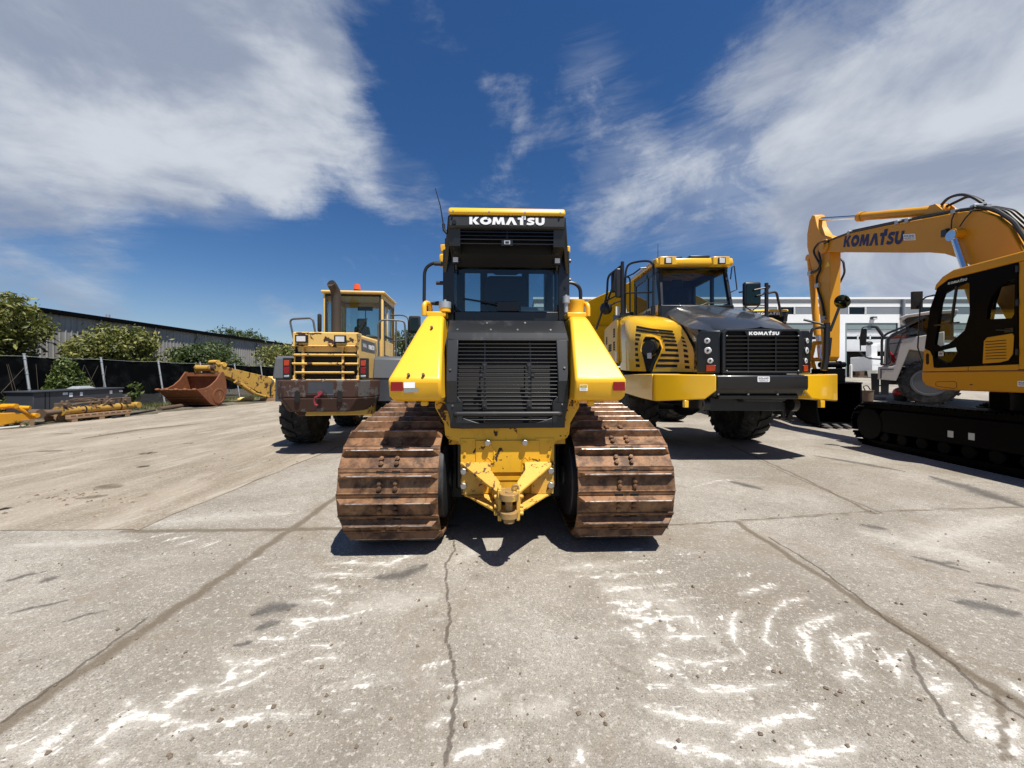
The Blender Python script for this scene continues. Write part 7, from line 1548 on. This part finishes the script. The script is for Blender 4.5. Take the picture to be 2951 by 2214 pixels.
m = MB(); a = G(22, 927); m.slab([a + Vector((-.2, -.15, .03)), a + Vector((-.1, -.2, .03)), a + Vector((.1, .4, .05)), a + Vector((.04, .42, .05))], (0, 0, .03)); solo('offcut', m, 'white_paint', "white offcut of board on the verge at the left edge", 'board', tuple(a))
tree('weed', "small dry weed at the edge of the lot by the yellow arm", 'weed', (-15.2, 11.9, 0), [((-15.2, 11.9, .12), (.16, .16, .10))], 160, .03, 'grass_blade', 31, trunk=.006)
# dark blocks stacked behind the net
for i, (y, h) in enumerate(((20.5, 1.0), (22.3, .85))):
    m = MB()
    for k in range(4): m.box(-21.2, -20.2, y, y + 1.6, .06 + k * h / 4, .02 + (k + 1) * h / 4)
    solo('block_stack', m, 'fender_grey', "stack of grey blocks seen dimly through the net, the " + ("nearer" if i == 0 else "farther") + " one", 'blocks', (-20.7, y + .8, 0), bev=.02)
# ---------------------------------------------------------------- workshop, white hauler and the yard behind on the right
def make_workshop():
    y = 35.0; x0, x1 = 2.0, 62.0; zb = 1.2
    Wk = Thing('workshop_building', "white two storey workshop with roller doors and a grey window band", 'building', (30, y, 1.55), (30, y, 1.55))
    holes = [(23.6, 28.2), (30.4, 35.0), (37.2, 41.8), (44.0, 48.6)]; zt = 6.48
    w = MB(); xs = [x0] + [v for h in holes for v in h] + [x1]
    for i in range(0, len(xs), 2): w.box(xs[i], xs[i + 1], y, y + .4, zb, zt)
    w.box(x0, x1, y, y + .4, zt, 7.26); w.box(x0, x1, y + .4, y + 20, zb, zb + .02); w.box(x0, x0 + .3, y + .4, y + 20, zb, 8.6); w.box(x1 - .3, x1, y + .4, y + 20, zb, 8.6); w.box(x0, x1, y + 19.7, y + 20, zb, 8.6); w.box(x0, x1, y + .5, y + 20, 8.4, 8.6)
    Wk.part('wall', w, 'building_white', smooth=0)
    for i, (a, b) in enumerate(holes):
        d = MB(); low = 3.9 if i == 1 else 1.95
        z = zt - .62; n = 0
        while z > low:
            zz = max(low, z - .30); 
            if not (5.0 <= (z + zz) / 2 <= 5.36): d.hexa([(a + .05, y + .16, zz + .012), (b - .05, y + .16, zz + .012), (b - .05, y + .24, zz + .012), (a + .05, y + .24, zz + .012), (a + .05, y + .14, z - .012), (b - .05, y + .14, z - .012), (b - .05, y + .24, z - .012), (a + .05, y + .24, z - .012)])
            z -= .30
        d.box(a + .05, b - .05, y + .17, y + .23, low, 4.98)
        for k in range(5): xx = a + .05 + (b - a - .1) * k / 4; d.box(xx - .05, xx + .05, y + .15, y + .22, 4.9, 5.4)
        d.box(a + .05, b - .05, y + .15, y + .22, 5.34, 5.42); d.box(a + .05, b - .05, y + .15, y + .22, 4.92, 4.99)
        dr = Wk.part('roller_door', d, 'white_paint', smooth=0)
        g = MB(); g.box(a + .05, b - .05, y + .23, y + .25, 4.96, 5.36); Wk.part('door_window', g, 'building_glass', dr, smooth=0)
        g = MB(); g.box(a - .02, b + .02, y + .06, y + .3, zt - .6, zt + .0); g.box(a - .10, a, y - .02, y + .1, 1.2, zt); g.box(b, b + .10, y - .02, y + .1, 1.2, zt); Wk.part('door_frame', g, 'tape_grey', dr)
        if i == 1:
            k = MB(); k.box(a - .4, b + .4, y + 1.2, y + 1.3, 1.2, 4.6); Wk.part('interior_shade', k, 'dark_hole', dr)  # black sheet behind the open door stands for the shade indoors
    bd = MB(); wins = [22.9 + 6.46 * i for i in range(-3, 7)]; ws = [x0] + [v for h in wins for v in (h - .78 + 2.0, h + .78 + 2.0)] + [x1]
    for i in range(0, len(ws), 2): bd.box(ws[i], ws[i + 1], y + .01, y + .4, 7.262, 7.93)
    Wk.part('window_band', bd, 'building_grey', smooth=0)
    for h in wins:
        g = MB(); g.box(h + 1.22, h + 2.78, y + .12, y + .16, 7.262, 7.93); wn = Wk.part('window', g, 'building_glass', smooth=0)
        g = MB(); g.box(h + 1.18, h + 1.26, y - .02, y + .1, 7.27, 7.92); g.box(h + 2.74, h + 2.82, y - .02, y + .1, 7.27, 7.92); Wk.part('frame', g, 'white_paint', wn)
    c = MB(); c.box(x0, x1, y - .01, y + .4, 7.932, 8.17); Wk.part('wall_strip', c, 'building_white', smooth=0)
    c = MB(); c.box(x0, x1, y + .01, y + .4, 8.172, 8.62); Wk.part('parapet', c, 'building_coping', smooth=0)
    c = MB(); c.box(x0 - .1, x1 + .1, y - .12, y + .5, 8.622, 8.80); Wk.part('coping', c, 'building_white')
    for xx in (35.45, 21.2, 50.0):
        p = MB(); p.tube([(xx, y - .12, 8.6), (xx, y - .12, 1.3)], .13, 8); Wk.part('downspout', p, 'building_grey' if xx < 40 and xx > 30 else 'tape_grey')
    l = MB(); l.box(32.55, 32.95, y - .25, y, 6.78, 7.02, 0); l.box(32.60, 32.9, y - .27, y - .24, 6.80, 6.9, 1); Wk.part('wall_lamp', l, ['black_paint', 'lamp_lens'])
make_workshop()
# the second bulldozer, a copy of the first, standing past the dump truck
d2 = copy_tree(DOZ.root, None, skip=('track_shoe', 'antenna', 'weld_bead'))
d2.location = (9.45, 13.6, gz(10, 15)); d2.rotation_euler = (0, 0, R(-3)); d2.scale = (1.16, 1.16, 1.16)
d2['label'] = "second yellow bulldozer mostly hidden behind the dump truck, only its cab top showing"; DOZ.root['group'] = d2['group'] = "bulldozers in the lot"
# white hauler side-on behind the excavator
hz = gz(17, 16.0)
Hh = Thing('hauler_truck', "white articulated hauler standing side-on behind the excavator", 'dump truck', (16.45, 16.3, hz), (0, 0, hz), -math.atan2(.72, .69))
def HP(px, py, v=0):          # truck frame: x rearwards along its side, y into its depth
    k = (px - CX_) / F_; u = (k * (16.3 + .69 * v) - 16.45 - .72 * v) / (.69 + .72 * k); return Vector((u, v, Z(py, 16.3 - .72 * u + .69 * v)))
f = MB(); f.slab([HP(1947, 733), HP(1999.5, 724), HP(2040, 716), HP(2040, 757), HP(1995.7, 760), HP(1964.5, 755), HP(1936, 823), HP(1895.5, 820), HP(1896.8, 793), HP(1926, 792), HP(1934, 788)], (0, .9, 0))
fd = Hh.part('fender', f, 'hauler_white', bev=.03)
f = MB(); f.slab([HP(1902, 797, -.003), HP(1931, 797, -.003), HP(1931, 799, -.003), HP(1904.5, 799, -.003), HP(1904.5, 818, -.003), HP(1902, 818, -.003)], (0, -.003, 0)); Hh.part('panel_line', f, 'dark_hole', fd)
f = MB(); f.slab([HP(1904, 792, 3.2), HP(2040, 716, 3.2), HP(2040, 757, 3.2), HP(1964, 755, 3.2), HP(1936, 823, 3.2), HP(1896, 820, 3.2)], (0, .6, 0)); Hh.part('fender', f, 'hauler_white', bev=.03)
f = MB(); f.slab([HP(1908, 790, .9), HP(1912, 735, .9), HP(1925, 722, .9), HP(1956, 708, .9), HP(2010, 706, .9), HP(2010, 790, .9)], (0, 2.2, 0)); hd = Hh.part('bonnet', f, 'hauler_white', bev=.05)
f = MB(); f.slab([HP(1926, 722, .88), HP(1956, 708.5, .88), HP(1958, 722, .88), HP(1922, 724, .88)], (0, -.01, 0)); Hh.part('dark_top', f, 'hood_grey', hd)
f = MB(); f.slab([HP(1923, 726, .88), HP(1957, 724, .88), HP(1957, 726, .88), HP(1923, 728, .88)], (0, -.01, 0)); f.slab([HP(1923, 729, .88), HP(1957, 727, .88), HP(1957, 731, .88), HP(1923, 732, .88)], (0, -.01, 0)); Hh.part('red_stripe', f, 'amber_red', hd)
cb = MB(); cb.slab([HP(1954, 690, .8), HP(1966, 684, .8), HP(2060, 680, .8), HP(2060, 735, .8), HP(1958, 735, .8)], (0, 1.9, 0)); cbo = Hh.part('cab', cb, 'black_paint', bev=.03)
g = MB(); g.slab([HP(1964, 693, .79), HP(1990, 689, .79), HP(1990, 726, .79), HP(1964, 727, .79)], (0, -.004, 0)); g.slab([HP(1994, 689, .79), HP(2050, 685, .79), HP(2050, 725, .79), HP(1994, 726, .79)], (0, -.004, 0)); Hh.part('side_window', g, 'building_glass', cbo, smooth=0)
r_ = MB(); r_.slab([HP(1941.5, 690, .7), HP(1944, 685, .7), HP(1957, 680, .7), HP(2010, 672, .7), HP(2070, 668, .7), HP(2070, 676, .7), HP(2010, 679, .7), HP(1960, 686, .7), HP(1950, 693.5, .7)], (0, 2.1, 0)); Hh.part('cab_roof', r_, 'hauler_white', cbo, bev=.04)
bd = MB(); bd.hexa([(2.6, .3, hz + 1.9), (8, .3, hz + 1.9), (8, 3.0, hz + 1.9), (2.6, 3.0, hz + 1.9), (2.3, 0, hz + 3.3), (8.5, 0, hz + 3.0), (8.5, 3.3, hz + 3.0), (2.3, 3.3, hz + 3.3)]); Hh.part('dump_body', bd, 'hauler_white', bev=.04)
ch = MB(); ch.box(-.4, 8, 1.0, 2.4, hz + .8, hz + 1.6); Hh.part('chassis', ch, 'dusty_black', bev=.02)
def side_wheel(c, r, w):
    c = Vector(c); t = MB(); t.lathe([(-w / 2, r * .55), (-w / 2, r * .85), (-w * .40, r * .97), (0, r), (w * .40, r * .97), (w / 2, r * .85), (w / 2, r * .55)], c, 'y', 36)
    for k in range(22):
        a = 2 * math.pi * k / 22
        for s in (-1, 1):
            t.hexa([c + Vector((math.cos(a + da) * rr, yy, math.sin(a + da) * rr)) for rr in (r * .95, r * 1.045) for (yy, da) in ((s * w * .05, -.03), (s * w * .05, .07), (s * w * .5, .12), (s * w * .5, .02))])
    wh = Hh.part('wheel', MB().lathe([(-w * .3, r * .3), (w * .3, r * .3)], c, 'y', 20), 'dusty_black'); Hh.part('tyre', t, 'tyre', wh, smooth=30)
    rm = MB(); rm.lathe([(-w * .52, r * .56), (-w * .56, r * .60), (-w * .56, r * .52), (-w * .30, r * .46)], c, 'y', 32, 0); rm.lathe([(-w * .30, r * .459), (-w * .2, r * .2), (-w * .4, r * .18), (-w * .4, .001)], c, 'y', 32, 1); Hh.part('rim', rm, ['fender_grey', 'dusty_black'], wh)
for x, y in ((.82, .45), (.82, 3.0), (5.2, .45), (7.1, .45)): side_wheel((x, y, hz + .92), .92, .7)
ld = MB()
for a, b in (((1892, 812), (1892, 853)), ((1912.5, 816), (1911.5, 853))):
    p, q = HP(*a), HP(*b); ld.hexa([(p.x - .14, p.y + .02, q.z), (p.x + .10, p.y + .02, q.z), (p.x + .10, p.y + .08, q.z), (p.x - .14, p.y + .08, q.z), (p.x - .16, p.y + .02, p.z + .1), (p.x + .12, p.y + .02, p.z + .1), (p.x + .12, p.y + .08, p.z + .1), (p.x - .16, p.y + .08, p.z + .1)])
for py in (833.5, 852): p, q = HP(1892, py), HP(1912, py); ld.tube([p + Vector((0, .05, 0)), q + Vector((0, .05, 0))], .025, 8)
Hh.part('boarding_ladder', ld, 'rubber', fd)
mr = MB(); mr.tube([HP(1859, 758), HP(1858, 730), HP(1863, 707), HP(1882, 706.5)], .022, 8, 0, .1); mr.tube([HP(1882, 706.5), HP(1893, 706.5), HP(1909, 729)], .06, 8, 0, .05); mr.tube([HP(1857, 760), HP(1867, 770), HP(1878, 775), HP(1908, 777)], .03, 8, 0, .1); Hh.part('mirror_arm', mr, 'tube_black')
for a in ((1866, 719), (1865, 737)):
    c = HP(*a); m = MB(); m.box(c.x - .10, c.x + .10, c.y, c.y + .14, c.z - .20, c.z + .18); Hh.part('mirror', m, 'tube_black', bev=.04)
rl = MB(); rl.tube([HP(1905, 790), HP(1905, 732), HP(1914, 722), HP(1953, 706), HP(2000, 682)], .045, 8, 0, .15); rl.tube([HP(1916, 788), HP(1918, 732), HP(1955, 712)], .05, 8, 0, .1); rl.tube([HP(1932, 768), HP(1948, 725), HP(1952, 722), HP(1985, 717)], .03, 8, 0, .1); rl.tube([HP(1918, 744), HP(1948, 740)], .02, 8); rl.tube([HP(1901, 785), HP(1912, 790), HP(1924, 785), HP(1919, 745)], .03, 8, 0, .1); Hh.part('handrail', rl, 'tube_black')
rd = MB(); rd.tube([HP(1922, 761, .3), HP(1934, 780, .3)], .05, 6); rd.tube([HP(1936, 763, .3), HP(1923, 779, .3)], .05, 6); rd.tube([HP(1921, 771, .3), HP(1931, 784, .3)], .05, 6); Hh.part('red_brace', rd, 'red_paint')
# odds and ends on the yard beside it
def low(px, py):      # where a sight line meets the rising yard
    d = Vector(((px - CX_) / F_, 1, -(py - CY_) / F_)); t = 5.0
    while t < 60 and EYE + d.z * t > gz(d.x * t, t): t += .02
    return Vector((d.x * t, t, gz(d.x * t, t)))
c = low(1945, 866); m = MB(); m.ball((c.x, c.y, c.z + .36), .27, .25, .22, 18, 0); m.cyl((c.x, c.y, c.z), (c.x, c.y, c.z + .34), .22, 18, 1); m.box(c.x - .14, c.x + .02, c.y - .26, c.y - .24, c.z + .30, c.z + .36, 2); solo('floor_machine', m, ['red_paint', 'rubber', 'decal_white'], "red domed machine with a white label beside the hauler's wheel", 'machine', tuple(c))
c = low(1874, 869); m = MB(); m.cyl((c.x, c.y, c.z), (c.x, c.y, c.z + .48), .18, 18, 0, .21); m.cyl((c.x, c.y, c.z + .48), (c.x, c.y, c.z + .50), .225, 18, 0); m.tube([(c.x - .1, c.y, c.z + .5), (c.x - .2, c.y, c.z + .68), (c.x + .0, c.y, c.z + .72), (c.x + .12, c.y, c.z + .52)], .02, 7, 1, .1); solo('drum', m, ['pipe_brown', 'hose_black'], "small rusty brown drum with a hose looped on top, by the excavator bucket", 'drum', tuple(c), smooth=50)
c = low(1895, 862); m = MB(); m.hexa([(c.x - .25, c.y - .2, c.z), (c.x + .28, c.y - .15, c.z), (c.x + .25, c.y + .2, c.z), (c.x - .28, c.y + .2, c.z), (c.x - .22, c.y - .17, c.z + .10), (c.x + .25, c.y - .12, c.z + .10), (c.x + .22, c.y + .17, c.z + .10), (c.x - .25, c.y + .17, c.z + .10)]); solo('stone_slab', m, 'concrete', "flat pale stone slab on the yard beside the brown drum", 'stone', tuple(c), bev=.03)
c = low(1887, 817); m = MB(); m.lathe([(0, .28), (.05, .33), (.55, .36), (.60, .38), (.60, .34), (.1, .28)], (c.x, c.y, c.z), 'z', 20); solo('plastic_tub', m, 'plastic_tub', "off white plastic tub behind the hauler's front step", 'tub', tuple(c))
c = low(1838, 817); m = MB(); m.cyl((c.x, c.y, c.z), (c.x, c.y, c.z + 1.0), .09, 14); m.ball((c.x, c.y, c.z + 1.0), .09, n=12); solo('bollard', m, 'plastic_tub', "cream bollard standing in front of the open roller door", 'bollard', tuple(c))
c = low(1860, 816); m = MB(); m.box(c.x - .5, c.x + .7, c.y - .3, c.y + .3, c.z + .02, c.z + .14); m.box(c.x - .3, c.x + .1, c.y - .2, c.y + .2, c.z + .142, c.z + .5); solo('crate_pile', m, 'pipe_brown', "low pile of brown crates in front of the open roller door", 'crates', tuple(c), bev=.02)
# service truck by the open door
ty = 31.5; tz = gz(30, ty); tx = X(1883, ty)
S = Thing('service_truck', "white service truck with a small crane by the open roller door", 'truck', (tx + 1.2, ty + 1, tz), (tx + 1.2, ty + 1, tz))
b = MB(); b.box(tx, tx + 3.2, ty, ty + 2.0, tz + .55, tz + 1.75); bo_ = S.part('service_body', b, 'white_paint', bev=.04)
for i in range(4):
    q = MB(); q.box(tx + .08 + i * .78, tx + .78 + i * .78, ty - .012, ty - .002, tz + 1.05, tz + 1.65); S.part('locker_door', q, 'building_white', bo_, bev=.01)
b = MB(); b.box(tx + 3.3, tx + 5.2, ty, ty + 2.0, tz + .6, tz + 1.5); b.hexa([(tx + 3.3, ty, tz + 1.5), (tx + 4.6, ty, tz + 1.5), (tx + 4.6, ty + 2, tz + 1.5), (tx + 3.3, ty + 2, tz + 1.5), (tx + 3.4, ty + .1, tz + 2.2), (tx + 4.2, ty + .1, tz + 2.2), (tx + 4.2, ty + 1.9, tz + 2.2), (tx + 3.4, ty + 1.9, tz + 2.2)]); S.part('cab', b, 'white_paint', bev=.08)
for x in (tx + 1.6, tx + 4.4):
    q = MB(); q.lathe([(-.14, .2), (-.14, .40), (0, .45), (.14, .40), (.14, .2)], (x, ty + .1, tz + .45), 'y', 24); wq = S.part('wheel', q, 'tyre'); q = MB(); q.cyl((x, ty - .06, tz + .45), (x, ty - .04, tz + .45), .22, 18); S.part('rim', q, 'zinc', wq)
    q = MB(); q.cyl((x, ty - .004, tz + .52), (x, ty + .02, tz + .52), .56, 24); S.part('wheel_arch', q, 'dark_hole', bo_)
q = MB(); q.box(tx + .25, tx + .75, ty + .3, ty + .8, tz + 1.75, tz + 2.7); q.hexa([(tx + .2, ty + .4, tz + 2.5), (tx + .2, ty + .7, tz + 2.5), (tx + 2.9, ty + .7, tz + 2.9), (tx + 2.9, ty + .4, tz + 2.9), (tx + .2, ty + .4, tz + 2.75), (tx + .2, ty + .7, tz + 2.75), (tx + 2.9, ty + .7, tz + 3.1), (tx + 2.9, ty + .4, tz + 3.1)]); q.ball((tx + .25, ty + .5, tz + 2.85), .3, .2, .18, 10, 1); S.part('crane', q, ['white_paint', 'tube_black'], bev=.02)
